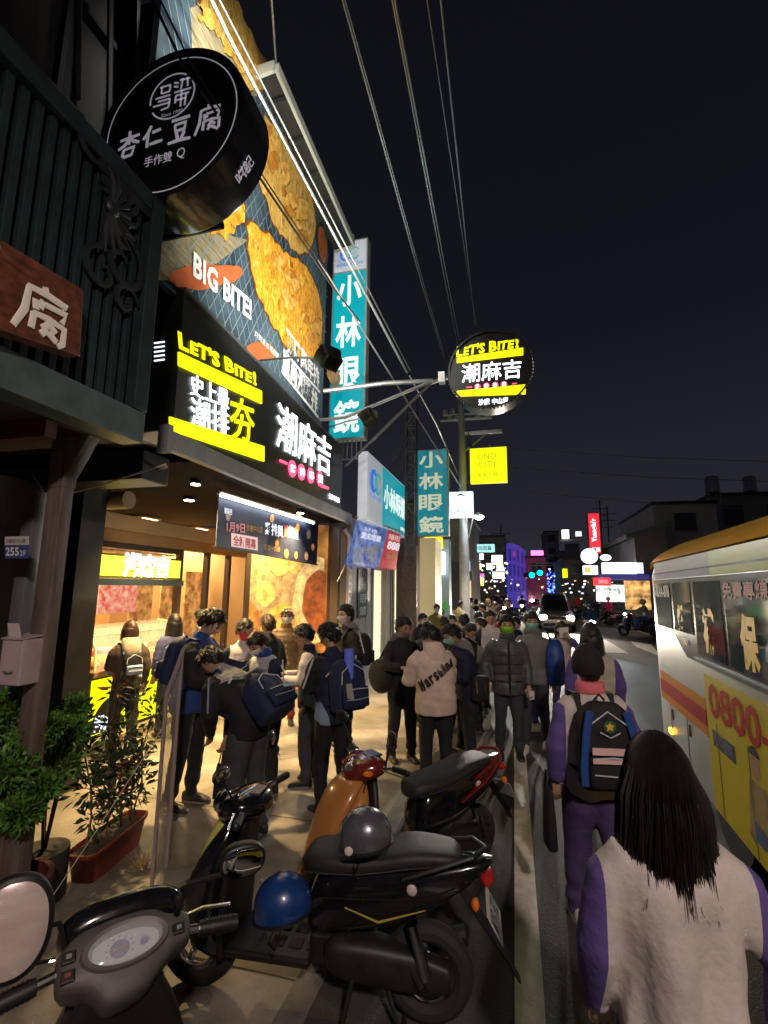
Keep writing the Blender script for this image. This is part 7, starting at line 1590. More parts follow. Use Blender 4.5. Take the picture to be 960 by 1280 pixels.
P = person('girl in pink white top and purple trousers coming towards the viewer, face covered by paper', .72, 8.5, 277, 1.50, nod=28, top=pinkw, sleeve=purple, pants=purplet, hair=hairb, hairlen=.22, mask=mwhite, step=.12, shoes=shoew, slv=.3, armL=(.26, .10, 1.42), skin=skin2)
t = item(P, 'paper_sheet', 'white sheet of paper held up before the face of the girl in pink', 'paper', P['HP'](V((.15, .02, -.01)))); b = MB(); b.hexa([(0, -.07, -.08), (0, .07, -.06), (.01, .07, .09), (.01, -.07, .08)], (.002, 0, 0)); b.build('sheet', mat('paper2', (.72, .68, .66), .7), t)
# ---- middle group
P = person('person in grey padded jacket with lime green mask, hands low, facing the viewer', -.10, 6.35, 279, 1.66, nod=4, top=fab('slate_grey', (.075, .082, .09), .5, .1), pants=greyt, mask=mgreen, bulk=.022, puff=False, shoes=shoeb, vox=.016, armR=(.10, -.26, .90), armL=(.10, .24, .84), hem=.76, collar=fab('slate_grey', (.075, .082, .09), .5, .1))
b = MB(); b.tube([P['T']((.175, .0, z)) for z in (.78, .95, 1.1, 1.25)]+[P['T']((.14, 0, 1.40))], .013, 6, flat=.4, up=(1, 0, 0)); b.build('zip_placket', blackc, P['t'])
for z in (.92, 1.02, 1.13, 1.24):
    b = MB(); b.tube([P['T']((.158*math.cos(a), .212*math.sin(a), z)) for a in np.linspace(-1.1, 1.1, 12)], .0035, 5); b.build('quilt_seam', mat('seam_dark', (.03, .033, .036), .7), P['t'])
for sd in (1, -1): b = MB(); b.tube([P['T']((.155, sd*.07, .93)), P['T']((.12, sd*.16, .93))], .006, 5); b.build('pocket_flap', blackc, P['t'])
t = item(P, 'paper_slip', 'crumpled white paper slip in the hand of the person in grey jacket', 'paper', (.14, .25, .76)); b = MB(); b.hexa([(0, -.03, -.06), (.0, .035, -.05), (.02, .03, .05), (.01, -.03, .04)], (.006, 0, 0)); b.build('sheet', mat('paper2', (.72, .68, .66), .7), t)
P = person('person in grey hoodie with teal mask carrying a big royal blue bag on the shoulder', .22, 6.75, 262, 1.69, nod=6, turn=12, top=greyh, pants=greyt, mask=mteal, hood=greyh, shoes=shoew, vox=.017, step=-.12, armL=(.05, .26, .84))
t = item(P, 'shoulder_bag', 'big royal blue soft bag hung on the shoulder of the person with teal mask', 'bag', P['T']((-.02, .27, 1.08)), 0, .05, .1); b = MB(); b.loft([sring((0, 0, z), a, c_, .7, 20) for z, a, c_ in ((-.27, .10, .08), (-.24, .16, .11), (0, .19, .12), (.22, .15, .10), (.30, .08, .05))]); me, co, no = remesh(b, .016, 3); finish(me, co+no*(nz(co, 13, 3, 3)*.014)[:, None], 'bag_body', fab('royal_blue', (.012, .06, .30), .5), t)
b = MB(); b.tube([(.10, -.03, .24), (.03, -.08, .38), (-.10, -.03, .24)], .014, 6); b.build('strap', blackb, t, smooth=True)
person('brown haired student in dark jacket behind the one with the blue bag, looking aside', .22, 7.7, 350, 1.66, nod=5, top=blackc, pants=purplet, hair=hairb, shoes=shoew)
P = person('student in cream hoodie with black gothic letters across the back, head bent', -.80, 5.12, 118, 1.63, lean=14, nod=38, turn=38, top=fab('cream_hoodie', (.74, .60, .50)), pants=darkt, mask=mwhite, hood=fab('cream_hoodie', (.74, .60, .50)), bulk=.045, hem=.78, vox=.015, armL=(.36, .14, 1.10), armR=(.40, -.10, 1.12), fold=1.1)
ink = mat('gothic_black', (.02, .015, .015), .7)
def wraptext(P, s_, y0, y1, z0, z1, hgt, m, off, slope=0):
    n = len(s_); 
    for i, ch in enumerate(s_):
        if ch == ' ': continue
        u = (i+.5)/n; yy = y0+(y1-y0)*u; zz = z0+(z1-z0)*u; a = math.asin(max(-.97, min(.97, yy/(.235))))
        p = P['T']((-(off)*math.cos(a)-.002, yy, zz)); nrm = V((-math.cos(a)*.9, math.sin(a)*1.0, 0)).normalized(); tu = V((0, 0, 1)).cross(nrm).normalized()
        if (y1-y0)*tu.y < 0: tu = -tu
        vv = V((0, 0, 1)); sl_ = math.atan2(z1-z0, abs(y1-y0)); uu = (tu*math.cos(sl_)+vv*math.sin(sl_)); v2 = (vv*math.cos(sl_)-tu*math.sin(sl_))
        wd = abs(y1-y0)/n*1.0/max(.55, math.cos(a)); text(ch, m, p-uu*wd*.45*P['s']-v2*hgt*.5+nrm*.012, uu*wd*.9*P['s'], v2*hgt*(1.15 if ch.isupper() else .9), P['t'], bold=.03, depth=.006, name='back_letter', shear=.1)
wraptext(P, 'MarshAnd', .20, -.145, 1.04, 1.29, .095, ink, .205)
P = person('dark haired student in black jacket holding a white cup, facing the cream hoodie', -1.32, 5.85, 305, 1.66, nod=24, turn=18, top=blackc, pants=darkt, hood=greyh, armL=(.34, .08, 1.14), armR=(.30, -.12, 1.13), vox=.018)
t = item(P, 'shoulder_bag', 'black round shoulder bag behind the student with the white cup', 'bag', P['T']((-.10, -.24, .98)), 0, 0, .3); b = MB(); b.sph((0, 0, 0), (.20, .12, .20), 20, 12); b.build('bag_body', blackb, t, smooth=True); b = MB(); b.tube([(.1, .03, .17), (.12, .1, .38), (0, .12, .40), (-.12, .05, .15)], .014, 6); b.build('strap', blackb, t, smooth=True)
t = item(P, 'paper_cup', 'white paper cup held by the student in black jacket', 'cup', (.42, -.02, 1.13), 0, 1.1, 0); b = MB(); b.loft([sring((0, 0, z), r_, r_, 1, 18) for z, r_ in ((-.06, .026), (.05, .036), (.055, .038))]); b.build('cup_wall', mat('paper2', (.72, .68, .66), .7), t, smooth=2); b = MB(); b.cyl((0, 0, .055), (0, 0, .062), .038, 18); b.build('lid', mwhite, t)
P = person('student in navy jacket and grey hood bending to the left, teal mask', -.52, 5.75, 205, 1.62, lean=16, nod=30, top=navy, pants=darkt, hood=greyh, mask=mteal, shoes=shoew, vox=.018, armL=(.34, .1, 1.08), armR=(.34, -.08, 1.08), bulk=.012)
t = item(P, 'waist_bag', 'black hanging bag with chrome clips at the hip of the grey hooded student', 'bag', P['T']((-.05, .24, .98))); b = MB(); b.loft([sring((0, 0, z), .1*a, .05*a, .6, 16) for z, a in ((-.14, .8), (-.12, 1), (.1, 1), (.12, .8))]); b.build('bag_body', blackb, t, smooth=2); b = MB(); b.tube([(.05, .052, -.05), (.06, .056, .08)], .008, 6); b.tube([(-.05, .052, -.08), (-.03, .056, .05)], .006, 6); b.build('clip', chrome, t)
# people further along the queue
qz = [('student with profile turned right and white mask, navy jacket with pale stripes', 568, 784, 1.58, 330, dict(top=navy, mask=mpink, hair=hairm, trim=lightblue, nod=12)), ('student in white jacket and dark hair looking down in the queue', 597, 764, 1.66, 300, dict(top=fab('white', (.60, .55, .53)), nod=30)),
      ('student in white and navy jacket with messy dark hair behind the grey padded jacket', 613, 763, 1.68, 272, dict(top=fab('white', (.60, .55, .53)), sleeve=navy, nod=14, tuft=1.5)), ('person in maroon coat with white mask near the lit pillar', 565, 769, 1.55, 285, dict(top=fab('maroon', (.22, .03, .04)), mask=mpink)),
      ('person in olive brown coat with pale mask by the cream wall', 546, 755, 1.60, 290, dict(top=fab('olive', (.20, .15, .04)), mask=mblue)), ('person in black jacket looking up, taller than the queue around', 634, 743, 1.74, 285, dict(top=blackc, nod=-8)),
      ('dark haired person seen from behind between the olive and maroon coats', 556, 771, 1.55, 110, dict(top=blackc, nod=10)), ('person in bright red jacket half hidden behind the queue', 629, 762, 1.60, 250, dict(top=fab('red', (.50, .03, .03)), nod=15)),
      ('person with brown hair and dark coat further down the queue', 605, 752, 1.62, 200, dict(top=navy, hair=hairb, nod=20)), ('person in beige jacket far down the queue by the motorbikes', 618, 750, 1.64, 280, dict(top=fab('beige', (.45, .38, .25)), hair=hairb)),
      ('person in yellow cap and grey jacket far down the queue', 610, 744, 1.70, 270, dict(top=greyh, hair=mat('cap_yellow', (.55, .45, .08), .7))), ('small figure in dark clothes beyond the queue near the shop signs', 595, 746, 1.62, 90, dict(top=blackc)),
      ('small figure in white shirt beyond the queue at the parked motorbikes', 587, 750, 1.58, 240, dict(top=fab('white', (.60, .55, .53)))), ('student with black hair right behind the lime mask person, facing left', 603, 772, 1.62, 190, dict(top=navy, mask=mwhite)),
      ('student in dark jacket just left of the teal mask, looking at the ground', 585, 778, 1.55, 320, dict(top=blackc, nod=35))]
qz += [('student in navy jacket squeezed behind the black jacket with the cup', 533, 778, 1.62, 300, dict(top=navy, nod=25)), ('student in black jacket facing away in the middle of the queue', 580, 768, 1.64, 100, dict(top=blackc)),
       ('short student in grey hooded top between navy jackets in the queue', 590, 790, 1.52, 250, dict(top=greyh, nod=20, mask=mwhite)), ('student in dark jacket with hands at the chest behind the lime mask', 645, 770, 1.62, 240, dict(top=navy, nod=12)),
       ('person in khaki jacket at the back of the queue by the pole', 574, 750, 1.66, 60, dict(top=fab('khaki', (.22, .17, .08)))), ('student in black down jacket near the granite pillar', 527, 768, 1.6, 330, dict(top=blackc, nod=20, mask=mwhite))]
yq = [8.6, 9.8, 8.4, 11.2, 12.8, 13.2, 9.4, 11.8, 13.0, 14.2, 16.0, 18.0, 17.2, 10.6, 9.2, 7.6, 8.0, 7.4, 8.8, 14.8, 9.9]
for (lab, px, py, h_, dg, kw), Y in zip(qz, yq):
    # stand where a head of this height shows at this direction
    Y = min(Y, 300/(py-737)) if Y > 7.5 else Y; h_ = max(1.42, min(h_, 2-(py-737)*Y/600)); d = ray(px, py); x_ = d.x/d.y*Y; kw.setdefault('pants', darkt); far = Y > 9.9
    person(lab, x_, Y, dg, h_, vox=.030 if far else .024, tuft=kw.pop('tuft', 1), **kw)
# ---- left crowd in front of the counter
P = person('tall student in black jacket with royal blue back panel, looking down at a phone', -2.98, 4.12, 8, 1.80, lean=10, nod=38, top=fab('blue_back', (.015, .055, .22)), sleeve=blackc, pants=blackc, vox=.016, armL=(.36, .06, 1.12), armR=(.34, -.07, 1.10), bulk=.016, hem=.80, shoes=shoeb, hair=mat('hair_dark_brown', (.022, .014, .011), .42, noise=.5, nscale=60), skin=skin2)
backpack(P, 'flat navy backpack with white piping on the tall student with the phone', navyb, navyb, pipew, w=.15, h=.20, d=.065, zc=1.2)
phone(P, 'mobile phone in the hands of the tall student', (.46*1.05, 0, 1.22))
P = person('student bent far forward with a big navy backpack, grey yoke and trousers', -2.16, 3.80, 170, 1.66, lean=46, nod=48, top=blackc, yoke=fab('grey_white_yoke', (.32, .31, .31)), side=None, pants=greyt, vox=.015, armR=(.30, -.05, .60), armL=(.34, .10, .78), bulk=.014, pants_wide=1.2, trim=lightblue)
bt_, s = backpack(P, 'big boxy navy school backpack with white edged front pocket on the bent student', navyb, navyb, pipew, w=.18, h=.20, d=.12, zc=1.02, off=.11)
b = MB(); b.hexa([(-.262, .10, -.10), (-.262, -.05, -.11), (-.262, -.05, -.085), (-.262, .10, -.075)], (-.004, 0, 0)); b.build('reflective_band', mat('band_ice', (.45, .62, .75), .4), bt_)
b = MB(); b.tube([(-.03, -.12, .215), (-.06, 0, .235), (-.03, .12, .215)], .03, 8, flat=.4); b.build('top_flap', mat('flap_grey', (.35, .35, .40), .6), bt_, smooth=True)
handbag(P, 'small dark tote bag dangling from the hand of the bent student', (.30, -.04, .50), blackb, w=.035, h=.14, l=.07)
P = person('student with red mask standing behind the tall one', -2.95, 4.98, 300, 1.63, nod=22, turn=25, top=navy, sleeve=navy, mask=mred, hair=hairm, vox=.02, armL=(.3, .1, 1.1), trim=pipew, yoke=whitec)
P = person('student with white mask looking down, navy and white jacket with blue straps', -2.42, 4.62, 250, 1.58, lean=14, nod=42, top=navy, yoke=fab('yoke_pale', (.40, .42, .48)), mask=mwhite, trim=pipew, collar=fab('royal_blue', (.012, .06, .30)), hair=mat('hair_dark_brown', (.022, .014, .011), .42), vox=.018, armL=(.33, .1, 1.05), armR=(.33, -.1, 1.05))
person('brown haired person half hidden behind the red mask', -2.98, 5.6, 160, 1.64, nod=10, top=blackc, hair=hairb)
P = person('person in gold and black striped padded jacket with white mask by the food mural', -3.35, 6.85, 300, 1.66, nod=2, top=fab('gold_stripe', (.26, .17, .07), .35, .2), pants=fab('wine', (.20, .03, .03)), mask=mwhite, bulk=.02, puff=True, vox=.016, armL=(.08, .24, .86), armR=(.2, -.16, 1.1), collar=fab('gold_stripe', (.26, .17, .07), .35, .2), hair=hairb)
P = person('slim student in navy vest and pale sleeves facing left by the mural', -2.12, 4.95, 200, 1.60, lean=4, nod=26, top=navy, sleeve=whitec, pants=greyt, vox=.018, armL=(.30, .10, 1.12), armR=(.31, -.08, 1.14), trim=pipew, shoes=shoeb, side=lightblue)
phone(P, 'mobile phone held by the slim student with pale sleeves', (.38, 0, 1.16))
P = person('student with navy backpack and blue paper tube seen from behind', -1.64, 4.40, 145, 1.66, lean=7, nod=26, turn=28, top=navy, sleeve=blackc, pants=blackc, vox=.016, armL=(.33, .1, 1.08), armR=(.31, -.05, 1.05), bulk=.012, trim=pipew, side=lightblue)
bt_, s = backpack(P, 'navy school backpack with white piping on the student with blue tube', navyb, navyb, pipew, w=.17, h=.23, d=.10, zc=1.14)
b = MB(); b.hexa([(-.16, .12, -.10), (-.16, .05, -.12), (-.16, .07, .02), (-.16, .13, .02)], (-.004, 0, 0)); b.build('silver_patch', mat('silver_patch', (.5, .52, .55), .3, metal=.4), bt_)
t = item(P, 'paper_tube', 'bright blue rolled paper tube sticking up from the navy backpack', 'tube', P['T']((-.30, .02, 1.28)), 0, .06, 0); b = MB(); b.cyl((0, 0, -.16), (0, 0, .17), .042, 24); b.build('roll', mat('tube_blue', (.10, .16, .62), .5, em=(.1, .18, .8), es=.05), t, smooth=True); b = MB(); b.cyl((0, 0, .1705), (0, 0, .172), .034, 20); b.build('roll_end', mat('tube_inner', (.05, .08, .35), .6), t)
P = person('tall man with white mask and glasses in grey hood with black backpack, facing left', -2.12, 6.1, 225, 1.76, nod=4, turn=8, top=blackc, hood=greyh, mask=mwhite, glasses=True, vox=.017, armL=(.1, .24, .9), skin=skin2, hair=hairm, tuft=.5, trim=pipew)
backpack(P, 'plain black backpack on the tall man with glasses', blackb, blackb, blackb, w=.15, h=.2, d=.08)
P = person('woman in brown jacket with cream hood at the serving counter, seen from behind', -4.62, 5.12, 150, 1.55, nod=12, top=fab('brown', (.065, .045, .035)), hood=creamh, pants=darkt, hair=hairb, hairlen=.12, vox=.02, armL=(.3, .1, 1.05))
backpack(P, 'dark backpack with pale blue patch on the woman in brown jacket', blackb, lightblue, pipew, w=.12, h=.15, d=.06)
person('woman with long black hair in blue jacket at the serving counter', -4.55, 5.85, 150, 1.60, nod=10, top=fab('dusk_blue', (.05, .06, .16)), hairlen=.20, pants=darkt)
person('person with white hood beside the long haired woman at the counter', -4.55, 6.45, 190, 1.63, nod=10, top=navy, hood=fab('hood_white', (.6, .58, .55)), pants=darkt)
person('shop worker in cap behind the food case', -6.5, 6.0, 350, 1.66, nod=20, top=blackc, mask=mwhite, armL=(.3, .1, 1.1), z0=.11, group=None)
person('shop worker in pale shirt deep inside the shop', -7.0, 5.5, 20, 1.6, nod=15, top=creamh, z0=.11, group=None)
# ================================================================ VEHICLES AND RIDERS IN THE STREET
def car(label, x, y, deg, paint_m, hl=(1, .9, .75), hs=60, van=False):
    t = thing('car', label, 'car', (x, y, .005), math.radians(deg))
    Lc, Wc, Hc = (4.4, .88, 1.55 if not van else 1.8)
    b = MB(); rows = [(-2.2, .50, .12, .60), (-2.15, .58, .28, .78), (-1.7, .62, .36, .86), (-.6, .62, .38, .88), (.7, .62, .38, .88), (1.6, .58, .34, .86), (2.08, .52, .26, .78), (2.2, .46, .12, .62)]
    R_ = []
    for r in interp(rows, 24): R_.append(sring((r[0], 0, r[1]), r[3], r[2], .45, 24, (0, 1, 0), (0, 0, 1)))
    b.loft(R_); b.build('body', paint_m, t, smooth=2)
    k = Hc-.95
    b = MB(); R_ = []
    for z, x0, x1, w_ in ((.90, -1.75, 1.25, .80), (.95+k*.5, -1.5, .75, .72), (.95+k*.85, -1.25, .35, .62), (.95+k, -1.05, .15, .54)):
        R_.append(sring(((x0+x1)/2, 0, z), (x1-x0)/2, w_, .5, 28))
    b.loft(R_); b.build('cabin', mat('car_glass', (.02, .022, .025), .08, coat=.5), t, smooth=2)
    b = MB(); b.loft([sring((-.45, 0, z), a, w_, .5, 28) for z, a, w_ in ((.95+k*.9, .80, .60), (.95+k+.01, .68, .56), (.95+k+.03, .5, .45))]); b.build('roof', paint_m, t, smooth=2)
    for sd in (1, -1):
        for x_ in (1.35, -1.35):
            b = MB(); b.tube([(x_, sd*.70, .32), (x_, sd*.885, .32)], .32, 22); wh = b.build('wheel', tyre, t, smooth=True); b = MB(); b.cyl((x_, sd*.886, .32), (x_, sd*.893, .32), .2, 16); b.build('rim', chrome, wh)
        b = MB(); b.sph((2.10, sd*.60, .66), (.12, .20, .13), 14, 8); b.build('headlight', glow('car_lamp', hl, hs, False), t, smooth=True)
        b = MB(); b.sph((-2.12, sd*.62, .75), (.08, .16, .09), 12, 7); b.build('tail_lamp', redl, t, smooth=True)
        b = MB(); b.sph((.95, sd*.93, 1.0), (.07, .10, .07), 10, 6); b.build('wing_mirror', paint_m, t, smooth=True)
        b = MB(); b.tube([(1.22, sd*.72, .95), (.50, sd*.60, .95+k*.85)], .025, 6); b.build('pillar', paint_m, t)
    b = MB(); b.bb((2.165, -.42, .58), (2.20, .42, .72)); b.build('grille', blkp, t, bevel=.01); b = MB(); b.bb((2.18, -.6, .28), (2.21, .6, .42)); b.build('bumper_intake', blkp, t, bevel=.01)
    b = MB(); b.bb((2.21, -.17, .44), (2.222, .17, .54)); b.build('number_plate', mat('plate_white2', (.55, .55, .55), .4), t); b = MB(); b.sph((2.19, 0, .75), (.02, .06, .04), 10, 6); b.build('badge', chrome, t)
    return t
def at_dir(px, Y): d = ray(px, 735); return d.x/d.y*Y
cx_ = at_dir(696, 25); c1 = car('silver grey car with bright headlights driving towards the viewer', cx_, 27, 268, mat('car_silver', (.50, .46, .40), .3, metal=.5, coat=.5), van=True)
for sd in (1, -1):
    l = lamp('SPOT', 'headlight_beam', (0, 0, 0), 1500, (1, .88, .7), spot_size=1.3, spot_blend=.8, shadow_soft_size=.08); l.parent = c1; l.location = (2.35, sd*.6, .66); l.rotation_euler = Euler((0, math.radians(-96+12), 0)).to_matrix().to_euler()
    l.rotation_euler = V((1, 0, -.09)).to_track_quat('-Z', 'Y').to_euler()
car('maroon car parked along the left side behind the queue', at_dir(623, 36), 38, 266, mat('car_maroon', (.14, .02, .03), .25, coat=.6), hs=0.2)
car('dark car following far behind the silver one', at_dir(672, 62), 64, 268, mat('car_dark', (.05, .05, .055), .3, coat=.5), (1, .95, .9), 10)
car('white van far down the street with its headlights on', at_dir(688, 80), 82, 268, mat('car_white', (.5, .5, .5), .3, coat=.5), (1, .97, .95), 12, True)
def rider(label, x, y, deg, body, top, hel, hlabel, lit=None, facing_view=True, slabel='scooter'):
    s_ = scooter(slabel, x, y, deg, body, body, mirrors=True, group=None, name='ridden_scooter')
    if lit:
        b = MB(); b.sph((.60, 0, .955), (.04, .10, .06), 16, 8); b.build('lit_headlight', glow('moto_lamp_%d' % int(lit[2]*100), lit, 22, False), s_, smooth=True)
        l = lamp('SPOT', 'headlight_beam', (0, 0, 0), 170, lit, spot_size=1.2, spot_blend=.8, shadow_soft_size=.06); l.parent = s_; l.location = (.72, 0, .95); l.rotation_euler = V((1, 0, -.12)).to_track_quat('-Z', 'Y').to_euler()
    a = math.radians(deg); P = person(label, x-.30*math.cos(a), y-.30*math.sin(a), deg, 1.66, lean=8, nod=2, top=top, pants=darkt if 'jeans' not in label else fab('jeans', (.06, .12, .32)), sit=True, armL=(.55, .22, 1.12), armR=(.55, -.22, 1.12), vox=.03, z0=-.07, group='scooter riders on the road')
    helmet('worn_helmet', hlabel, P['M'] @ P['HP'](V((-.005, 0, .03))), .135, hel, a)
rider('rider in dark blue jacket coming straight towards the viewer', at_dir(736, 18), 18, 266, mat('scooter_blue', (.02, .08, .30), .2, coat=.7), fab('rider_blue', (.02, .05, .14)), mat('helmet_blue2', (.02, .05, .15), .3, coat=.5), 'dark blue helmet worn by the oncoming rider', (.75, .92, 1), slabel='blue scooter with a bright bluish headlight heading to the viewer')
rider('rider in bright pink jacket seen from behind at the right', at_dir(758, 31), 31, 96, mat('scooter_black', (.014, .014, .016), .16), fab('hot_pink', (.60, .03, .18)), mat('helmet_white', (.5, .5, .5), .3, coat=.5), 'white helmet worn by the rider in pink', slabel='dark scooter ridden away by the pink jacket rider')
rider('rider in grey hooded top and blue jeans crossing to the left', at_dir(796, 24), 24, 190, mat('scooter_purple', (.05, .035, .10), .25, coat=.5), fab('rider_grey', (.28, .29, .26)), mat('helmet_silver2', (.45, .46, .46), .3, coat=.5), 'silver helmet worn by the grey hooded rider', (1, .8, .55), slabel='dark purple scooter turning left at the crossing')
rider('rider in dark clothes behind a warm headlight near the maroon car', at_dir(652, 34), 34, 268, pblack, blackc, mat('helmet_black', (.02, .02, .02), .3, coat=.5), 'black helmet worn by the rider near the maroon car', (1, .85, .65), slabel='black scooter with a warm headlight near the maroon car')
# parked motorbike rows: copies of one scooter with its parts
def copy_tree(o, parent=None):
    c = o.copy(); COL.objects.link(c); c.parent = parent
    for ch in list(o.children): copy_tree(ch, c)
    return c
bits = [(602, 24, 200, 'parked scooter at the near end of the row before the yellow lit shop'), (596, 27, 195, 'second parked scooter of the row before the yellow lit shop'), (605, 30, 205, 'third parked scooter of the row, right of the yellow lit shop'), (600, 34, 198, 'farthest parked scooter of the left row near the maroon car'),
        (722, 38, 340, 'parked scooter under the yellow lantern sign on the far side'), (729, 35, 335, 'parked scooter beside the white lit shop front on the far side'), (736, 37, 345, 'parked scooter left of the pink rider on the far side'), (775, 30.5, 350, 'dark parked scooter before the orange lit shop front'), (715, 41, 338, 'farthest parked scooter on the far side')]
for i, (px, Y, dg, lab) in enumerate(bits):
    o = copy_tree(se); o.scale = (1, 1, 1); o.location = (at_dir(px, Y), Y, .006); o.rotation_euler = (0, 0, math.radians(dg)); o['label'] = lab; o['group'] = 'scooters parked further down the street'
for i, (px, Y, tp_, lab) in enumerate(((720, 39, fab('red', (.50, .03, .03)), 'pedestrian in red top at the far pavement by parked scooters'), (744, 34, blackc, 'pedestrian in black by the white lit shop front'), (733, 42, greyh, 'pedestrian in grey on the far pavement'), (588, 20.5, fab('beige', (.45, .38, .25)), 'pedestrian in beige before the yellow lit shop'))):
    person(lab, at_dir(px, Y), Y, 250+i*30, 1.62, top=tp_, vox=.035)

# ================================================================ PLANTS AT LOWER LEFT
def leafy(name, mats, parent, centres, n, size, seed, aspect=.32, up=.3, spread=1.0):
    rs = random.Random(seed); b = MB()
    for i in range(n):
        c, r = centres[rs.randrange(len(centres))]
        d = V((rs.gauss(0, 1), rs.gauss(0, 1), rs.gauss(0, 1))).normalized(); p = V(c)+V((d.x*r[0], d.y*r[1], d.z*r[2]))*(rs.random()**.4)
        g_ = (d*spread+V((0, 0, up))+V((rs.gauss(0, .4), rs.gauss(0, .4), rs.gauss(0, .4)))).normalized(); s = size*rs.uniform(.6, 1.3)
        w_ = g_.cross(V((rs.gauss(0, 1), rs.gauss(0, 1), rs.gauss(0, 1)))).normalized()*s*aspect; dn = V((0, 0, -.12*s))
        b.add([p, p+g_*s*.45+w_, p+g_*s+dn, p+g_*s*.45-w_], [(0, 1, 2, 3)], rs.choices(range(len(mats)), [6]+[1]*(len(mats)-1))[0])
    return tag(b.build(name, mats, parent), kind='stuff')
lf1 = mat('leaf_green', (.10, .26, .035), .5, noise=.4, nscale=5); lf2 = mat('leaf_light', (.16, .30, .05), .5); lf3 = mat('leaf_dark', (.03, .06, .02), .45); lfr = mat('leaf_red', (.30, .03, .02), .45); lfb = mat('leaf_brown', (.14, .06, .03), .6); bark = mat('bark', (.12, .08, .05), .8, noise=.4, nscale=20)
def spot(px, py, Y): return PY(px, py, Y)
c = spot(30, 960, 2.35); t = thing('potted_conifer', 'soft bright green feathery conifer in a pot at the left edge', 'plant', (c.x, 2.35, 0)); B = V((c.x, 2.35, 0))
cs = [(spot(px, py, 2.35+dy)-B, (.13*k, .12*k, .10*k)) for px, py, dy, k in ((20, 880, .1, 1.0), (-15, 905, 0, 1.2), (42, 920, .05, .9), (10, 960, -.1, 1.1), (50, 985, 0, .75), (-20, 1010, 0, 1.1), (25, 1015, -.1, .8), (65, 905, .1, .5))]
leafy('foliage', [lf1, lf2, lf3], t, cs, 8000, .042, 11, .22, .5)
b = MB(); b.tube([(-.1, 0, .2), (-.05, 0, .7), (-.12, 0, 1.1)], [.04, .03, .015], 8)
for cc, r in cs: b.tube([(-.05, 0, .65), V(cc)], [.018, .006], 6)
b.build('trunk', bark, t, smooth=True); b = MB(); b.loft([sring((-.05, 0, z), r_, r_, 1, 24) for z, r_ in ((0, .16), (.30, .22), (.31, .24), (.35, .24), (.35, .21), (.28, .20))]); b.build('pot', mat('pot_darkred', (.12, .03, .025), .5, noise=.3, nscale=6), t, smooth=2)
c = spot(72, 905, 2.75); t = thing('potted_bush', 'darker fern like bush between the conifer and the yellow panel', 'plant', (c.x, 2.75, 0)); B = V((c.x, 2.75, 0))
cs = [(spot(px, py, 2.75+dy)-B, (.12*k, .12*k, .12*k)) for px, py, dy, k in ((62, 930, .1, 1.0), (92, 915, 0, .7), (78, 955, 0, .9), (95, 885, .1, .6), (55, 900, 0, .8))]
leafy('foliage', [lf1, lf3, lf2], t, cs, 2200, .06, 12, .16, .6); b = MB(); [b.tube([(0, 0, .25), V(cc)], [.012, .005], 5) for cc, r in cs]; b.build('stem', bark, t); b = MB(); b.cyl((0, 0, 0), (0, 0, .3), .15, 20); b.build('pot', mat('pot_black', (.03, .03, .03), .5), t, smooth=True)
pA = G(92, 1118, 0); pB = G(158, 1062, 0)
pl0 = (pA+pB)/2; ax = (pB-pA).normalized(); ang = math.atan2(ax.y, ax.x); Lp = (pB-pA).length*.5+.06
t = thing('long_planter', 'long red brown plastic planter with leafy stems beside the metal board', 'planter', (pl0.x-.05, pl0.y+.1, .006), ang)
b = MB(); b.loft([sring((0, 0, z), Lp*k, .11*k, .35, 32) for z, k in ((0, .84), (.17, .98), (.172, 1.04), (.20, 1.05), (.20, .98), (.16, .94))]); b.build('trough', mat('planter_red', (.26, .045, .025), .4, noise=.25, nscale=6), t, smooth=2)
b = MB(); b.box((0, 0, .165), (Lp*1.8, .19, .01)); b.build('soil', mat('soil', (.05, .035, .025), .9, bump=.6), t)
for i, (x_, lean_, hh, m_) in enumerate(((-.16, -.10, .85, [lf3, lfb, lf1]), (-.05, .02, 1.05, [lf3, lfb, lfr]), (.05, .05, .95, [lf3, lfb, lf2]), (.15, .10, .80, [lf3, lf1, lfb]), (.0, -.12, .6, [lf3, lfb, lf1]), (.18, .02, .45, [lf3, lf1, lfb]))):
    q = thing('potted_shrub', ['bronze leaved shoot at the near end of the red brown planter', 'tallest shoot with red tips in the red brown planter', 'thin upright shoot in the middle of the red brown planter', 'shoot at the far end of the red brown planter next to the board', 'low bushy shoot leaning left in the red brown planter', 'lowest leafy shoot at the rim of the red brown planter'][i], 'plant', t.matrix_basis @ V((x_*Lp/.2, 0, .17)), group='shoots in the long planter')
    st = [V((lean_*k*k, .04*math.sin(k*5+i), hh*k)) for k in (0, .25, .5, .75, 1)]
    b = MB(); b.tube(st, [.008, .007, .006, .005, .003], 6); b.build('stem', bark, q, smooth=True)
    leafy('foliage', m_, q, [(st[k], (.07, .07, .10)) for k in (1, 2, 3, 4)]+[(st[2], (.12, .12, .12))], int(330*hh), .075, 20+i, .16, .4, 1.3)
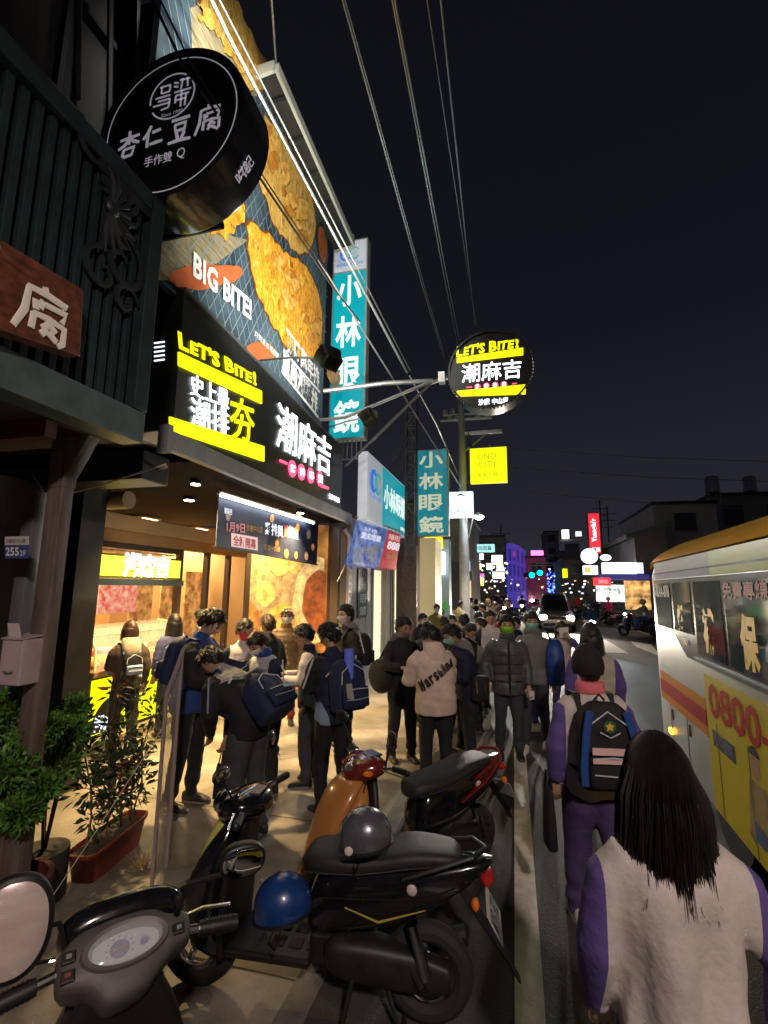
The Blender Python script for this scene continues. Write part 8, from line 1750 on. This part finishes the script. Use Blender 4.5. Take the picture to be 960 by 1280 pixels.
b = MB(); rs = random.Random(9); c0 = G(175, 1085)
for i in range(60): a = rs.random()*6.28; p = V((rs.gauss(0, .03), rs.gauss(0, .03), 0)); q_ = V((.10*math.cos(a)*rs.random(), .10*math.sin(a)*rs.random(), .12*rs.random()+.02)); w_ = V((.002, .002, 0)); b.add([p-w_, p+w_, p+q_], [(0, 1, 2)])
o = tag(b.build('dry_grass_tuft', mat('dry_grass', (.35, .24, .08), .7)), 'dry straw coloured grass tuft at the foot of the metal board', 'grass tuft'); o.location = (c0.x, c0.y, .006)
# ================================================================ FREESTANDING METAL BOARD
A0, A1 = G(186, 1117), G(174, 1090); ht = 1.50; dv = (A1-A0); dv = dv.normalized()*.30; dv = V((-.10, .28, 0))
t = thing('standing_board', 'tall narrow clear board in a pinkish metal frame standing on the forecourt', 'board', (A0.x, A0.y, .006)); fm = mat('frame_pinkgrey', (.40, .33, .33), .35, metal=.4)
b = MB(); b.hexa([(0, 0, 0), dv*.07, dv*.07+V((0, 0, 1.24)), (0, 0, 1.20)], (.022, .008, 0)); b.build('near_stile', fm, t, bevel=.003)
b = MB(); b.hexa([dv*.93, dv, dv+V((0, 0, ht)), dv*.93+V((0, 0, ht-.02))], (.022, .008, 0)); b.build('far_stile', fm, t, bevel=.003)
b = MB(); b.hexa([V((0, 0, 1.20)), V((0, 0, 1.24)), dv+V((0, 0, ht+.02)), dv+V((0, 0, ht-.02))], (.022, .008, 0)); b.build('top_rail', fm, t)
b = MB(); b.hexa([dv*.07+V((0, 0, .02)), dv*.93+V((0, 0, .02)), dv*.93+V((0, 0, ht-.03)), dv*.07+V((0, 0, 1.2))], (.006, .002, 0)); b.build('clear_sheet', mat('acrylic', (.75, .7, .62), .12, alpha=.35), t)
tubeobj('thin_cord', 'thin pale cord tied to the board and slanting down across the planter', 'cord', [A0+dv*.3+V((0, 0, 1.05)), A0+V((-.20, -.25, .5)), A0+V((-.35, -.6, .0))], .003, mat('pale_conduit', (.5, .48, .44), .5), None, 5)
